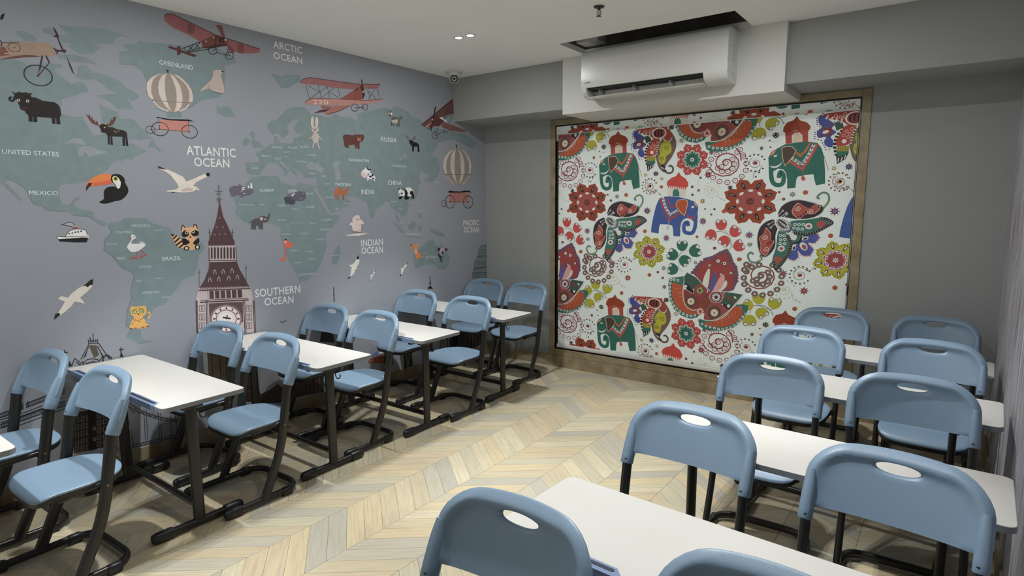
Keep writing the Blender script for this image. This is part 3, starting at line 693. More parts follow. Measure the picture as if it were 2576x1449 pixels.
PRINTS = [
 ('wall', 'map_land', 'teal grey land of North America in the map print', [["P",0,[-4192,2501,-4129,2516,-4088,2510,-4076,2493,-4015,2510,-3991,2521,-3908,2528,-3906,2512,-3947,2494,-3943,2475,-3908,2456,-3872,2420,-3826,2444,-3808,2444,-3789,2404,-3787,2393,-3820,2382,-3863,2355,-3926,2329,-3938,2272,-4217,2239]],["P",0,[-4111,2669,-4072,2677,-4034,2666,-4011,2641,-4026,2631,-4066,2626,-4097,2646]],["P",0,[-3982,2710,-3949,2720,-3932,2714,-3909,2675,-3893,2651,-3841,2658,-3871,2635,-3809,2605,-3745,2614,-3695,2662,-3719,2679,-3622,2698,-3616,2725,-3579,2754,-3513,2757,-3632,2776,-3730,2772,-3794,2765,-3839,2751,-3887,2751,-3908,2753,-3889,2727,-3864,2705,-3938,2679,-3981,2690]],["P",0,[-3924,2580,-3841,2596,-3772,2587,-3714,2555,-3782,2558,-3845,2553,-3920,2561]],["P",0,[-3832,2524,-3805,2543,-3777,2537,-3754,2509,-3688,2509,-3607,2478,-3578,2449,-3541,2432,-3504,2403,-3546,2367,-3597,2394,-3631,2401,-3670,2417,-3707,2448,-3744,2471,-3806,2458,-3849,2469,-3831,2493]],["P",0,[-3747,2374,-3692,2392,-3613,2403,-3564,2365,-3547,2318,-3639,2307,-3676,2350]],["P",0,[-4208,2335,-4255,1854,-3811,1865,-3789,1891,-3718,1943,-3706,1969,-3644,2003,-3587,2014,-3569,2053,-3489,2058,-3553,2077,-3595,2090,-3591,2128,-3530,2140,-3455,2147,-3506,2204,-3556,2257,-3626,2253,-3640,2292,-3686,2305,-3737,2328,-3727,2227,-3734,2146,-3781,2135,-3803,2176,-3832,2245,-3874,2234,-3934,2248,-3934,2311,-4017,2307,-4098,2350]],["P",1,[-3937,2076,-3888,2111,-3856,2114,-3821,2084,-3831,2076,-3891,2083]],["P",1,[-3871,2055,-3835,2072,-3787,2068,-3762,2048,-3709,2048,-3730,2035,-3798,2016,-3818,2008,-3834,2043,-3853,2010,-3872,2008]],["P",0,[-4251,1896,-4233,1882,-4148,1816,-4117,1725,-4073,1713,-4059,1691,-3949,1683,-3924,1657,-3851,1652,-3782,1591,-3752,1597,-3773,1618,-3818,1639,-3823,1678,-3882,1692,-3919,1711,-3922,1737,-3881,1763,-3914,1763,-3945,1721,-3983,1724,-3994,1806,-3972,1841,-3878,1852,-3849,1866,-3812,1906,-4248,1920]],["P",0,[-4256,1840,-4243,1832,-4179,1746,-4165,1749,-4228,1844,-4253,1873]],["l",2,31,[-4233,1882,-4148,1816,-4117,1725,-4073,1713,-4059,1691,-3949,1683,-3924,1657,-3851,1652,-3782,1591]],["P",0,[-3486,2087,-3447,2145,-3435,2114,-3397,2065,-3409,2057,-3437,2090]],["P",0,[-3633,2250,-3545,2251,-3519,2216,-3461,2163,-3447,2145,-3526,2134,-3590,2137,-3644,2121]],["P",0,[-3648,2076,-3575,2108,-3488,2060,-3572,2020,-3591,1999,-3592,2026,-3656,1985]]]),
 ('wall', 'map_land', 'teal grey land of Greenland and the northern islands in the map print', [["P",0,[-3580,2694,-3551,2711,-3490,2727,-3485,2743,-3374,2754,-3298,2762,-3083,2784,-2966,2803,-2856,2765,-2836,2727,-2930,2689,-2922,2670,-2943,2506,-2982,2467,-3110,2430,-3168,2382,-3253,2335,-3248,2299,-3344,2289,-3349,2320,-3402,2334,-3454,2504,-3465,2548,-3489,2574,-3516,2592,-3604,2584,-3597,2658,-3544,2676]],["l",2,31,[-3604,2584,-3516,2592,-3489,2574,-3465,2548,-3454,2504]],["P",0,[-3006,2410,-2987,2399,-2909,2413,-2868,2349,-2947,2334,-3008,2359]],["P",0,[-2568,2699,-2478,2686,-2439,2708,-2324,2723,-2307,2689,-2387,2636,-2407,2617,-2483,2598,-2535,2654]]]),
 ('wall', 'map_land', 'teal grey land of South America in the map print', [["P",0,[-3751,1607,-3702,1616,-3671,1622,-3657,1638,-3530,1632,-3487,1596,-3395,1568,-3370,1534,-3303,1487,-3180,1458,-3164,1419,-3210,1362,-3226,1295,-3250,1232,-3339,1208,-3365,1158,-3403,1125,-3433,1092,-3457,1060,-3526,1044,-3557,1005,-3593,960,-3624,907,-3622,849,-3545,816,-3638,816,-3710,876,-3677,924,-3707,950,-3692,1047,-3657,1126,-3663,1163,-3650,1210,-3635,1251,-3633,1274,-3655,1300,-3697,1322,-3718,1358,-3745,1401,-3789,1444,-3778,1504,-3738,1549,-3749,1590]],["l",2,42,[-3710,876,-3677,924,-3707,950,-3692,1047,-3657,1126,-3663,1163,-3650,1210,-3635,1251,-3633,1274,-3655,1300,-3697,1322,-3718,1358,-3745,1401,-3789,1444,-3778,1504,-3738,1549,-3749,1590]]]),
 ('wall', 'map_land', 'teal grey land of Europe and Asia in the map print', [["P",0,[-2621,2320,-2588,2346,-2546,2355,-2496,2406,-2445,2454,-2373,2476,-2288,2482,-2240,2439,-2117,2434,-2056,2425,-1992,2472,-1931,2444,-1865,2461,-1768,2430,-1765,2483,-1696,2516,-1605,2538,-1504,2565,-1389,2590,-1422,1856,-2211,1843,-2212,1933,-2323,1929,-2359,1981,-2381,1985,-2430,2007,-2388,1961,-2396,1932,-2453,1987,-2519,2050,-2551,2044,-2485,1991,-2453,1983,-2489,1938,-2520,1956,-2498,1967,-2568,2034,-2630,2035,-2684,1982,-2707,1940,-2772,1934,-2819,1954,-2816,1995,-2824,2026,-2716,2031,-2709,2059,-2737,2093,-2674,2129,-2605,2175,-2579,2177,-2575,2232,-2554,2239,-2526,2190,-2418,2189,-2399,2238,-2365,2240,-2313,2274,-2369,2269,-2400,2304,-2375,2344,-2351,2375,-2407,2369,-2453,2322,-2446,2262,-2502,2225,-2542,2263,-2585,2245,-2623,2288]],["P",1,[-2305,2028,-2263,2064,-2211,2047,-2174,2073,-2182,2033,-2130,2006,-2156,1974,-2208,1997,-2273,1995]],["P",1,[-2053,2054,-2014,2077,-1945,2075,-1998,2037,-1969,1976,-1966,1925,-2023,1918,-2025,2000]],["P",0,[-2775,2240,-2749,2258,-2726,2238,-2739,2201,-2691,2178,-2666,2143,-2744,2133,-2766,2163,-2754,2195]],["P",0,[-2827,2185,-2802,2205,-2764,2194,-2786,2153,-2830,2145]],["P",0,[-1436,2557,-1391,2563,-1313,2616,-1159,2578,-1080,2530,-998,2522,-829,2468,-557,2451,-365,2443,-132,2372,-217,2301,-559,2377,-745,2325,-856,2197,-768,2172,-763,2050,-881,1985,-999,2041,-1044,1980,-1012,1922,-1065,1862,-1483,1855,-1451,2545]],["P",0,[-969,1953,-881,1985,-791,2019,-760,2142,-735,2082,-765,1995,-847,1938,-952,1935]],["P",1,[-1303,2136,-1240,2157,-1202,2211,-1208,2159,-1265,2127]],["P",0,[-2042,1865,-1056,1884,-1049,1848,-1085,1765,-1193,1741,-1179,1694,-1239,1601,-1279,1596,-1309,1637,-1348,1643,-1320,1556,-1283,1508,-1314,1521,-1358,1597,-1355,1661,-1415,1684,-1428,1735,-1466,1741,-1580,1674,-1611,1630,-1635,1575,-1668,1620,-1692,1714,-1705,1741,-1760,1747,-1819,1784,-1919,1778,-1875,1746,-1903,1709,-1990,1668,-2055,1648]],["P",0,[-2214,1888,-2201,1818,-2156,1768,-2089,1640,-2044,1655,-2031,1892]]]),
 ('wall', 'map_land', 'teal grey land of Africa and Madagascar in the map print', [["P",0,[-2773,1920,-2667,1933,-2558,1937,-2535,1890,-2428,1859,-2382,1889,-2216,1868,-2242,1828,-2203,1788,-2159,1707,-2102,1625,-1995,1628,-2017,1571,-2077,1521,-2148,1472,-2142,1363,-2176,1286,-2206,1225,-2280,1141,-2345,1102,-2426,1095,-2443,1148,-2478,1213,-2521,1294,-2545,1402,-2573,1480,-2560,1509,-2569,1543,-2646,1574,-2692,1575,-2831,1579,-2860,1589,-2927,1654,-2909,1694,-2929,1752,-2923,1765,-2845,1793,-2830,1874,-2784,1907]],["P",0,[-2022,1377,-2002,1338,-2017,1265,-2049,1211,-2093,1210,-2102,1253,-2076,1315]]]),
 ('wall', 'map_land', 'teal grey land of Australia and the islands north of it in the map print', [["P",0,[-1157,1216,-1131,1233,-1027,1299,-974,1327,-920,1361,-832,1344,-833,1306,-780,1271,-741,1313,-697,1247,-614,1164,-636,1081,-694,1041,-787,1050,-876,1114,-982,1111,-1052,1098,-1120,1086,-1134,1160]],["P",0,[-1398,1558,-1360,1540,-1261,1461,-1254,1437,-1301,1450,-1376,1523]],["P",0,[-1202,1512,-1118,1557,-1087,1514,-1131,1455,-1196,1470]],["P",0,[-916,1478,-819,1456,-701,1413,-684,1374,-794,1392,-882,1433]],["P",0,[-1074,1633,-1032,1621,-1000,1572,-1050,1585]],["P",0,[-1247,1413,-1041,1391,-1041,1382,-1247,1404]],["P",0,[-1070,1501,-1019,1506,-1039,1440,-1064,1447]]]),
 ('wall', 'printed_biplane', 'tan nosed biplane with a big wheel printed on the mural, cut by the left edge', [["P",3,[-4092,2613,-3960,2637,-3958,2624,-3943,2617,-3932,2572,-3958,2564,-3993,2562,-4011,2554,-4079,2550,-4127,2534,-4190,2513,-4190,2521,-4146,2536,-4165,2576,-4175,2577,-4175,2593]],["P",4,[-4185,2570,-4166,2574,-4151,2548,-4147,2535,-4190,2521]],["P",5,[-4191,2506,-4127,2533,-4073,2551,-4034,2555,-4008,2552,-4080,2536,-4137,2519,-4191,2503]],["l",6,30,[-4172,2596,-4095,2614]],["l",7,46,[-4181,2606,-4175,2594,-4179,2576]],["l",8,40,[-4167,2541,-4146,2544]],["R",7,27,-4123,2580,27,-3,-7,-23],["E",7,-4121,2580,3,1,0,-3],["P",7,[-3933,2732,-3919,2715,-3909,2692,-3910,2668,-3892,2614,-3898,2606,-3914,2657,-3921,2689,-3929,2715]],["P",7,[-3888,2597,-3872,2555,-3862,2529,-3850,2481,-3859,2492,-3871,2528,-3876,2558]],["l",7,70,[-3897,2609,-3886,2596]],["E",9,-3889,2606,11,2,-1,-9],["l",7,91,[-3934,2599,-3892,2606]],["l",7,52,[-3942,2613,-3925,2604]],["l",7,52,[-3930,2581,-3919,2598]],["l",6,75,[-3997,2560,-4018,2479]],["l",10,31,[-4019,2479,-4028,2445]],["l",6,76,[-3981,2563,-3967,2528]],["l",11,45,[-3967,2528,-4027,2446]],["R",12,51,-4027,2447,63,-13,-18,-54],["E",13,-4029,2445,6,1,0,-5]]),
 ('wall', 'printed_gull', 'black wing tip of a gull at the top left of the mural', [["P",12,[-4171,2715,-4164,2739,-4149,2754,-4149,2743,-4159,2718]]]),
 ('wall', 'printed_monoplane', 'dusty red monoplane printed on the mural above GREENLAND', [["l",12,42,[-3085,2820,-3216,2749]],["l",12,42,[-3077,2783,-3190,2730]],["l",12,43,[-3033,2781,-3175,2733]],["l",12,42,[-3202,2755,-3179,2736]],["l",12,43,[-3172,2772,-3138,2754]],["l",12,43,[-3127,2798,-3093,2777]],["l",12,42,[-3135,2789,-3175,2740]],["l",12,43,[-3089,2816,-3130,2762]],["P",14,[-3313,2925,-3296,2949,-3261,2959,-3228,2952,-2979,2888,-2903,2875,-2667,2856,-2640,2847,-2669,2825,-2789,2797,-2837,2800,-2891,2827,-3053,2816,-3089,2820,-3152,2845,-3262,2873,-3307,2900]],["P",15,[-3160,2925,-3115,2914,-3130,2858,-3175,2866]],["P",15,[-2816,2864,-2767,2862,-2780,2804,-2821,2800]],["l",16,48,[-3312,2932,-3292,2951,-3255,2959,-2980,2887,-2650,2857]],["P",17,[-3081,2825,-2979,2888,-2896,2873,-2891,2834,-3033,2785,-3077,2783]],["P",18,[-3077,2783,-2929,2841,-2891,2834,-3033,2783]],["P",19,[-2971,2953,-2928,2963,-2907,2875,-2923,2875]],["P",20,[-2905,2857,-2845,2806,-2854,2786,-2893,2805]],["E",12,-2934,2862,23,5,-1,-16],["E",21,-2932,2861,11,2,-1,-8],["E",22,-2908,2867,7,1,0,-7],["E",23,-2993,2866,5,1,0,-4],["E",23,-3048,2829,5,1,0,-4],["P",24,[-3306,2739,-3292,2752,-3118,2725,-3138,2710]],["P",24,[-3247,2757,-3222,2762,-3225,2713,-3249,2700]],["R",12,37,-3005,2776,29,2,-5,-24],["R",12,37,-2886,2765,29,2,-6,-26],["l",12,37,[-3005,2776,-2979,2795]],["l",12,37,[-2981,2770,-2886,2765]],["l",12,37,[-2904,2810,-2886,2768]],["l",12,37,[-2986,2801,-2972,2883]]]),
 ('wall', 'printed_biplane', 'large dusty red biplane printed on the mural right of ARCTIC OCEAN', [["l",25,34,[-2267,2658,-2241,2553]],["l",25,34,[-2152,2675,-2127,2572]],["l",25,35,[-2063,2675,-2042,2584]],["l",25,35,[-1955,2678,-1938,2597]],["l",25,34,[-2249,2656,-2125,2615]],["l",25,35,[-2241,2553,-2063,2675]],["l",25,35,[-2127,2577,-1994,2672]],["l",25,35,[-2039,2636,-1954,2600]],["l",25,37,[-1643,2709,-1610,2636]],["l",25,37,[-1557,2726,-1635,2633]],["l",25,38,[-1525,2736,-1504,2653]],["l",25,38,[-1631,2702,-1548,2647]],["P",26,[-2320,2666,-2297,2695,-2236,2719,-2185,2724,-1748,2744,-1494,2777,-1519,2737,-1691,2710,-1809,2690,-2010,2673,-2147,2676,-2269,2662]],["l",27,50,[-2320,2666,-2286,2700,-2226,2721,-1760,2739,-1494,2777]],["P",28,[-2286,2514,-2256,2543,-2205,2564,-2026,2584,-1660,2616,-1460,2656,-1466,2645,-1637,2591,-1873,2548,-2239,2507]],["l",29,44,[-2283,2519,-2256,2543,-2205,2564,-1982,2587,-1660,2616,-1460,2657]],["P",30,[-1938,2593,-1726,2725,-1703,2701,-1695,2639,-1720,2608]],["P",31,[-1726,2729,-1701,2742,-1674,2696,-1670,2660,-1695,2629,-1704,2683]],["P",32,[-1786,2685,-1738,2718,-1745,2699,-1769,2678]],["l",12,110,[-1703,2787,-1686,2694]],["l",33,129,[-1686,2694,-1695,2625]],["E",34,-1686,2687,12,2,0,-9],["P",35,[-2136,2516,-2019,2522,-2042,2497,-2116,2488]],["P",36,[-2207,2446,-2138,2481,-2047,2496,-2096,2469]],["P",37,[-2108,2455,-1996,2530,-1839,2550,-1966,2488,-2076,2450]],["l",38,53,[-2076,2450,-1966,2488,-1839,2550]],["T",39,"220",0,32,-2208,2518,-2061,2533],["R",40,45,-1788,2541,38,5,-2,-31],["R",40,46,-1675,2559,30,4,-1,-26],["l",40,46,[-1788,2538,-1677,2559]]]),
 ('wall', 'printed_monoplane', 'dark red plane printed on the mural beside the ceiling beam', [["P",41,[-988,2472,-520,2779,-514,2645,-662,2591,-744,2504,-885,2443]],["l",42,75,[-988,2472,-520,2779]],["P",43,[-713,2486,-664,2533,-501,2512,-323,2479,-341,2464,-569,2456]],["P",44,[-835,2557,-788,2593,-711,2570,-664,2538,-745,2483,-823,2480]],["P",45,[-734,2568,-694,2581,-608,2539,-632,2538]],["l",12,146,[-782,2672,-820,2548]],["l",12,125,[-821,2538,-858,2430]],["l",46,53,[-595,2689,-697,2508]],["l",46,54,[-514,2645,-592,2530]],["l",46,53,[-745,2483,-802,2393]],["l",46,54,[-803,2388,-634,2456]],["l",46,54,[-646,2588,-521,2688]],["l",46,54,[-663,2565,-514,2645]],["R",47,53,-801,2391,41,3,-1,-34],["R",47,43,-638,2456,32,3,-1,-27],["l",48,62,[-929,2455,-852,2509]],["l",48,62,[-914,2477,-884,2459]],["E",49,-831,2541,14,1,0,-9]]),
 ('wall', 'printed_balloon', 'striped balloon with a cart printed on the mural below GREENLAND', [["S",50,[-3325,2575,-3274,2575,-3220,2552,-3183,2513,-3166,2467,-3166,2435,-3174,2409,-3197,2378,-3236,2349,-3269,2337,-3302,2330,-3341,2331,-3393,2350,-3425,2389,-3441,2397,-3456,2423,-3457,2465,-3447,2505,-3422,2534,-3383,2559]],["P",51,[-3348,2571,-3383,2557,-3423,2532,-3451,2497,-3457,2458,-3451,2416,-3436,2395,-3419,2394,-3431,2435,-3429,2477,-3415,2518,-3384,2551]],["P",51,[-3327,2573,-3357,2554,-3379,2515,-3387,2476,-3384,2433,-3370,2392,-3346,2356,-3313,2329,-3330,2366,-3339,2400,-3345,2443,-3345,2489,-3339,2537]],["P",51,[-3305,2572,-3289,2533,-3277,2492,-3274,2452,-3276,2408,-3282,2372,-3298,2331,-3269,2341,-3248,2376,-3237,2413,-3236,2454,-3246,2504,-3265,2541,-3287,2565]],["P",51,[-3282,2574,-3244,2552,-3207,2518,-3191,2480,-3190,2440,-3199,2406,-3172,2412,-3166,2443,-3172,2487,-3194,2524,-3232,2558,-3262,2573]],["l",51,96,[-3424,2385,-3393,2350,-3356,2335,-3333,2332]],["l",51,82,[-3196,2394,-3219,2363,-3261,2340]],["l",52,40,[-3431,2391,-3366,2391,-3280,2396,-3187,2406]],["P",12,[-3331,2595,-3309,2597,-3312,2591,-3316,2590,-3315,2578,-3322,2577,-3322,2589,-3327,2589]],["P",53,[-3397,2271,-3213,2280,-3211,2205,-3381,2211,-3397,2210]],["P",12,[-3418,2277,-3403,2289,-3383,2284,-3321,2282,-3253,2288,-3204,2291,-3188,2287,-3165,2280,-3184,2282,-3242,2278,-3326,2273,-3376,2277,-3396,2282]],["R",12,40,-3397,2211,50,-6,-12,-43],["R",12,41,-3207,2211,51,-9,-14,-42],["R",54,31,-3456,2201,28,-4,-7,-23],["E",12,-3399,2210,5,0,0,-5],["E",12,-3210,2210,5,0,0,-5],["E",55,-3457,2200,3,0,0,-4],["l",56,28,[-3400,2274,-3401,2254]],["l",6,28,[-3397,2239,-3400,2210]],["l",57,29,[-3209,2278,-3211,2211]],["l",58,33,[-3399,2210,-3211,2211]],["l",58,24,[-3454,2201,-3400,2210]]]),
 ('wall', 'printed_balloon', 'striped balloon with a cart printed near the right end of the mural', [["S",59,[-481,2290,-389,2270,-300,2218,-246,2136,-259,2051,-326,1977,-398,1930,-462,1912,-525,1927,-590,1969,-664,2023,-693,2096,-678,2159,-620,2230,-544,2275]],["P",60,[-515,2283,-611,2237,-678,2165,-693,2096,-668,2029,-636,2015,-648,2086,-636,2155,-592,2219]],["P",60,[-491,2288,-554,2228,-580,2151,-578,2070,-542,1990,-477,1915,-499,1972,-517,2041,-519,2129,-507,2218]],["P",60,[-457,2287,-429,2229,-422,2147,-414,2064,-426,1987,-457,1916,-397,1969,-360,2041,-358,2131,-385,2225]],["P",60,[-408,2284,-330,2229,-287,2154,-283,2083,-295,2024,-264,2044,-244,2117,-270,2193,-339,2260]],["l",60,88,[-636,1999,-572,1945,-515,1921]],["l",60,91,[-285,2011,-347,1951,-408,1922]],["l",61,52,[-668,2014,-269,2026]],["P",12,[-495,2321,-466,2323,-476,2311,-476,2292,-488,2292,-487,2310]],["P",62,[-604,1829,-305,1833,-307,1734,-607,1734]],["P",12,[-630,1834,-594,1853,-546,1846,-430,1843,-370,1856,-289,1854,-248,1836,-330,1839,-420,1833,-576,1830]],["R",12,63,-597,1736,77,0,-2,-65],["R",12,66,-310,1734,79,0,-2,-66],["R",63,50,-687,1719,41,0,-1,-34],["l",64,53,[-597,1736,-310,1733]],["E",12,-597,1736,10,0,0,-7],["E",12,-310,1734,11,0,0,-7],["l",65,38,[-687,1719,-645,1725]]]),
 ('wall', 'printed_buffalo', 'black buffalo printed at the upper left of the mural', [["P",66,[-4159,2346,-4144,2334,-4126,2344,-4110,2342,-4093,2346,-4082,2342,-4063,2346,-4073,2333,-4069,2322,-4050,2323,-4017,2309,-3964,2309,-3946,2297,-3938,2275,-3938,2239,-3946,2224,-3946,2186,-3965,2185,-3964,2218,-3968,2219,-3970,2186,-3986,2186,-3986,2218,-4054,2217,-4056,2187,-4074,2186,-4073,2215,-4076,2216,-4078,2187,-4096,2187,-4094,2220,-4104,2231,-4108,2243,-4122,2247,-4130,2256,-4129,2268,-4140,2298,-4149,2313,-4147,2325]],["c",67,100,[-4147,2317,-4150,2300,-4161,2290,-4170,2296,-4169,2305,-4159,2312]],["R",68,27,-4131,2298,6,1,-1,-6],["R",68,27,-4090,2299,6,1,-1,-6],["E",69,-4108,2257,14,2,-1,-9]]),
 ('wall', 'printed_moose', 'black moose with brown antlers printed above the toucan', [["P",70,[-3813,2263,-3800,2251,-3791,2259,-3788,2236,-3777,2248,-3781,2225,-3771,2232,-3766,2213,-3755,2228,-3752,2207,-3746,2196,-3759,2199,-3784,2209,-3798,2231]],["P",70,[-3709,2196,-3699,2223,-3695,2210,-3684,2232,-3684,2221,-3678,2247,-3669,2237,-3668,2259,-3660,2257,-3646,2266,-3655,2239,-3675,2207]],["P",71,[-3748,2194,-3735,2210,-3708,2211,-3699,2195,-3676,2196,-3649,2185,-3615,2183,-3598,2171,-3597,2150,-3595,2088,-3609,2087,-3608,2140,-3611,2141,-3614,2088,-3628,2087,-3625,2142,-3682,2140,-3682,2088,-3695,2088,-3692,2140,-3696,2140,-3699,2089,-3710,2089,-3707,2143,-3718,2158,-3739,2160,-3741,2177]],["E",72,-3749,2210,3,0,0,-4],["E",72,-3712,2211,3,0,0,-4],["E",73,-3719,2189,5,0,0,-3],["l",74,23,[-3674,2173,-3664,2176]],["l",74,23,[-3661,2173,-3650,2176]],["l",74,23,[-3647,2172,-3638,2175]],["l",74,23,[-3668,2167,-3659,2168]],["l",74,23,[-3660,2162,-3653,2162]]]),
 ('wall', 'printed_seal', 'pale grey seal printed right of the left balloon', [["S",75,[-2994,2651,-3013,2634,-3018,2604,-3040,2567,-3072,2538,-3114,2491,-3074,2509,-3048,2517,-3027,2503,-2988,2498,-2957,2498,-2943,2515,-2944,2557,-2952,2598,-2959,2622,-2942,2641,-2946,2653,-2972,2653]],["P",76,[-3144,2503,-3113,2501,-3118,2488,-3131,2488]],["l",6,30,[-3032,2502,-2997,2497,-2957,2497]],["E",12,-2946,2647,8,1,0,-5],["l",77,26,[-2959,2624,-2947,2582,-2946,2561]],["l",77,25,[-3059,2540,-3044,2517]],["l",78,21,[-2990,2533,-2974,2519,-2957,2530]]]),
 ('wall', 'printed_toucan', 'black toucan with an orange bill printed on the mural', [["P",79,[-3704,1902,-3733,1912,-3765,1907,-3802,1890,-3823,1873,-3846,1844,-3852,1805,-3830,1831,-3801,1836,-3754,1841,-3711,1851,-3714,1876]],["P",80,[-3816,1851,-3709,1876,-3711,1851,-3754,1841,-3801,1836]],["P",81,[-3833,1853,-3815,1854,-3821,1838,-3836,1824,-3851,1803,-3850,1827]],["S",82,[-3707,1900,-3688,1910,-3658,1908,-3636,1885,-3633,1855,-3622,1832,-3620,1804,-3636,1777,-3666,1751,-3703,1743,-3740,1731,-3769,1729,-3787,1738,-3761,1757,-3759,1783,-3754,1809,-3731,1830,-3695,1834,-3686,1830,-3696,1850,-3711,1870]],["S",83,[-3702,1890,-3686,1898,-3669,1887,-3661,1864,-3664,1831,-3681,1822,-3689,1844,-3701,1863]],["S",84,[-3687,1860,-3660,1868,-3664,1831,-3678,1822,-3686,1847]],["E",85,-3686,1882,12,0,-1,-12],["E",12,-3686,1882,6,0,-1,-7]]),
 ('wall', 'printed_gull', 'large white gull in flight printed below ATLANTIC OCEAN', [["P",86,[-3435,1972,-3402,1961,-3364,1949,-3310,1925,-3272,1905,-3256,1875,-3271,1856,-3308,1834,-3319,1863,-3341,1895,-3355,1915,-3388,1938,-3418,1951]],["P",86,[-3308,1834,-3258,1875,-3215,1891,-3149,1922,-3116,1934,-3109,1913,-3152,1892,-3192,1870,-3212,1847,-3185,1841,-3174,1824,-3170,1816,-3197,1822,-3213,1809,-3247,1803,-3300,1802,-3348,1805,-3387,1805,-3389,1813,-3335,1820]],["P",87,[-3294,1822,-3244,1836,-3212,1828,-3221,1811,-3288,1807]],["P",12,[-3435,1972,-3405,1963,-3377,1950,-3395,1951,-3421,1955]],["E",12,-3103,1927,14,0,-1,-13],["E",12,-3189,1832,3,0,0,-3],["l",88,30,[-3174,1826,-3165,1824]],["l",6,41,[-3360,1803,-3336,1803]]]),
 ('wall', 'printed_gull', 'white gull with spread wings printed left of South America', [["P",86,[-3860,1270,-3873,1222,-3904,1192,-3941,1163,-3931,1148,-3919,1123,-3943,1134,-3971,1144,-3990,1117,-4025,1089,-4054,1070,-4083,1049,-4064,1082,-4039,1117,-4019,1150,-4035,1159,-4053,1171,-4035,1185,-4001,1171,-3982,1195,-3947,1220,-3911,1239,-3881,1263]],["P",89,[-3860,1270,-3869,1234,-3883,1233,-3896,1221,-3906,1232,-3921,1230,-3899,1248,-3881,1263]],["P",89,[-4084,1049,-4074,1083,-4052,1088,-4051,1073,-4068,1060]]]),
 ('wall', 'printed_steamship', 'small white and black steamship printed left of Colombia', [["P",90,[-3996,1606,-3977,1610,-3960,1619,-3938,1616,-3931,1603,-3935,1593,-3957,1597,-3978,1603]],["l",6,32,[-3996,1606,-3977,1610,-3960,1619,-3938,1616,-3931,1603,-3935,1593,-3957,1597,-3978,1603,-3996,1606]],["P",91,[-4027,1537,-4006,1526,-3985,1529,-3919,1531,-3859,1535,-3877,1496,-3933,1498,-4013,1509]],["P",92,[-4026,1539,-4000,1534,-3984,1533,-3872,1545,-3856,1533,-3863,1523,-3897,1527,-3963,1523,-4017,1522]],["P",84,[-3984,1533,-3965,1562,-3953,1571,-3903,1577,-3876,1571,-3866,1540,-3929,1534]],["l",6,32,[-3984,1533,-3965,1562,-3953,1571,-3903,1577,-3876,1571,-3866,1540]],["l",6,32,[-4026,1539,-3984,1533,-3856,1533]],["E",93,-3961,1552,5,0,0,-4],["E",93,-3945,1555,5,0,0,-4],["E",93,-3930,1559,5,0,0,-5],["E",93,-3915,1560,5,0,0,-5],["E",93,-3899,1564,5,0,0,-5],["P",94,[-3941,1596,-3915,1599,-3915,1573,-3941,1571]],["P",95,[-3942,1587,-3916,1589,-3915,1581,-3942,1579]]]),
 ('wall', 'printed_raccoon', 'sitting raccoon printed right of VENEZUELA', [["P",96,[-3390,1522,-3364,1521,-3330,1503,-3295,1446,-3308,1424,-3336,1426,-3359,1453,-3373,1491]],["P",12,[-3390,1522,-3362,1521,-3373,1505]],["l",12,102,[-3373,1491,-3347,1513]],["l",12,103,[-3364,1468,-3330,1497]],["l",12,103,[-3356,1447,-3316,1475]],["l",12,103,[-3339,1429,-3304,1455]],["E",96,-3256,1451,43,-2,-4,-45],["S",96,[-3312,1543,-3303,1575,-3282,1564,-3246,1566,-3230,1580,-3209,1561,-3201,1527,-3218,1490,-3260,1481,-3295,1494]],["l",12,51,[-3312,1546,-3310,1572,-3299,1581,-3288,1560]],["l",12,52,[-3235,1562,-3226,1584,-3211,1580,-3206,1554]],["S",12,[-3314,1524,-3294,1546,-3270,1537,-3268,1511,-3291,1499,-3310,1506]],["S",12,[-3250,1533,-3225,1546,-3201,1535,-3202,1511,-3229,1501,-3246,1510]],["R",97,37,-3281,1530,9,0,-1,-9],["R",97,37,-3236,1534,9,0,-1,-9],["E",12,-3258,1498,7,0,0,-5],["S",12,[-3313,1488,-3288,1486,-3265,1463,-3291,1446,-3312,1454]],["S",12,[-3200,1486,-3215,1483,-3243,1458,-3226,1442,-3201,1459]],["E",12,-3290,1423,19,-1,-1,-15],["E",98,-3290,1423,10,-1,-1,-9],["E",12,-3216,1426,18,-1,-1,-18],["E",98,-3216,1426,9,-1,-1,-11]]),
 ('wall', 'printed_rhea', 'white long-legged bird printed on South America', [["l",99,56,[-3601,1422,-3608,1380]],["l",99,56,[-3580,1431,-3554,1394]],["l",99,55,[-3608,1380,-3651,1376]],["l",99,56,[-3608,1380,-3638,1389]],["l",99,56,[-3609,1377,-3594,1372]],["l",99,56,[-3554,1394,-3591,1376]],["l",99,56,[-3554,1394,-3583,1389]],["l",99,57,[-3554,1394,-3543,1393]],["P",100,[-3582,1477,-3572,1490,-3564,1476,-3552,1487,-3556,1472,-3545,1472,-3552,1457,-3571,1455]],["S",84,[-3626,1531,-3607,1527,-3602,1509,-3622,1496,-3630,1476,-3602,1471,-3570,1472,-3548,1461,-3569,1441,-3600,1422,-3632,1420,-3652,1439,-3657,1457,-3639,1483,-3628,1503,-3637,1507,-3639,1512,-3630,1517]],["P",101,[-3644,1511,-3627,1517,-3628,1500]],["E",12,-3613,1517,3,0,0,-3]]),
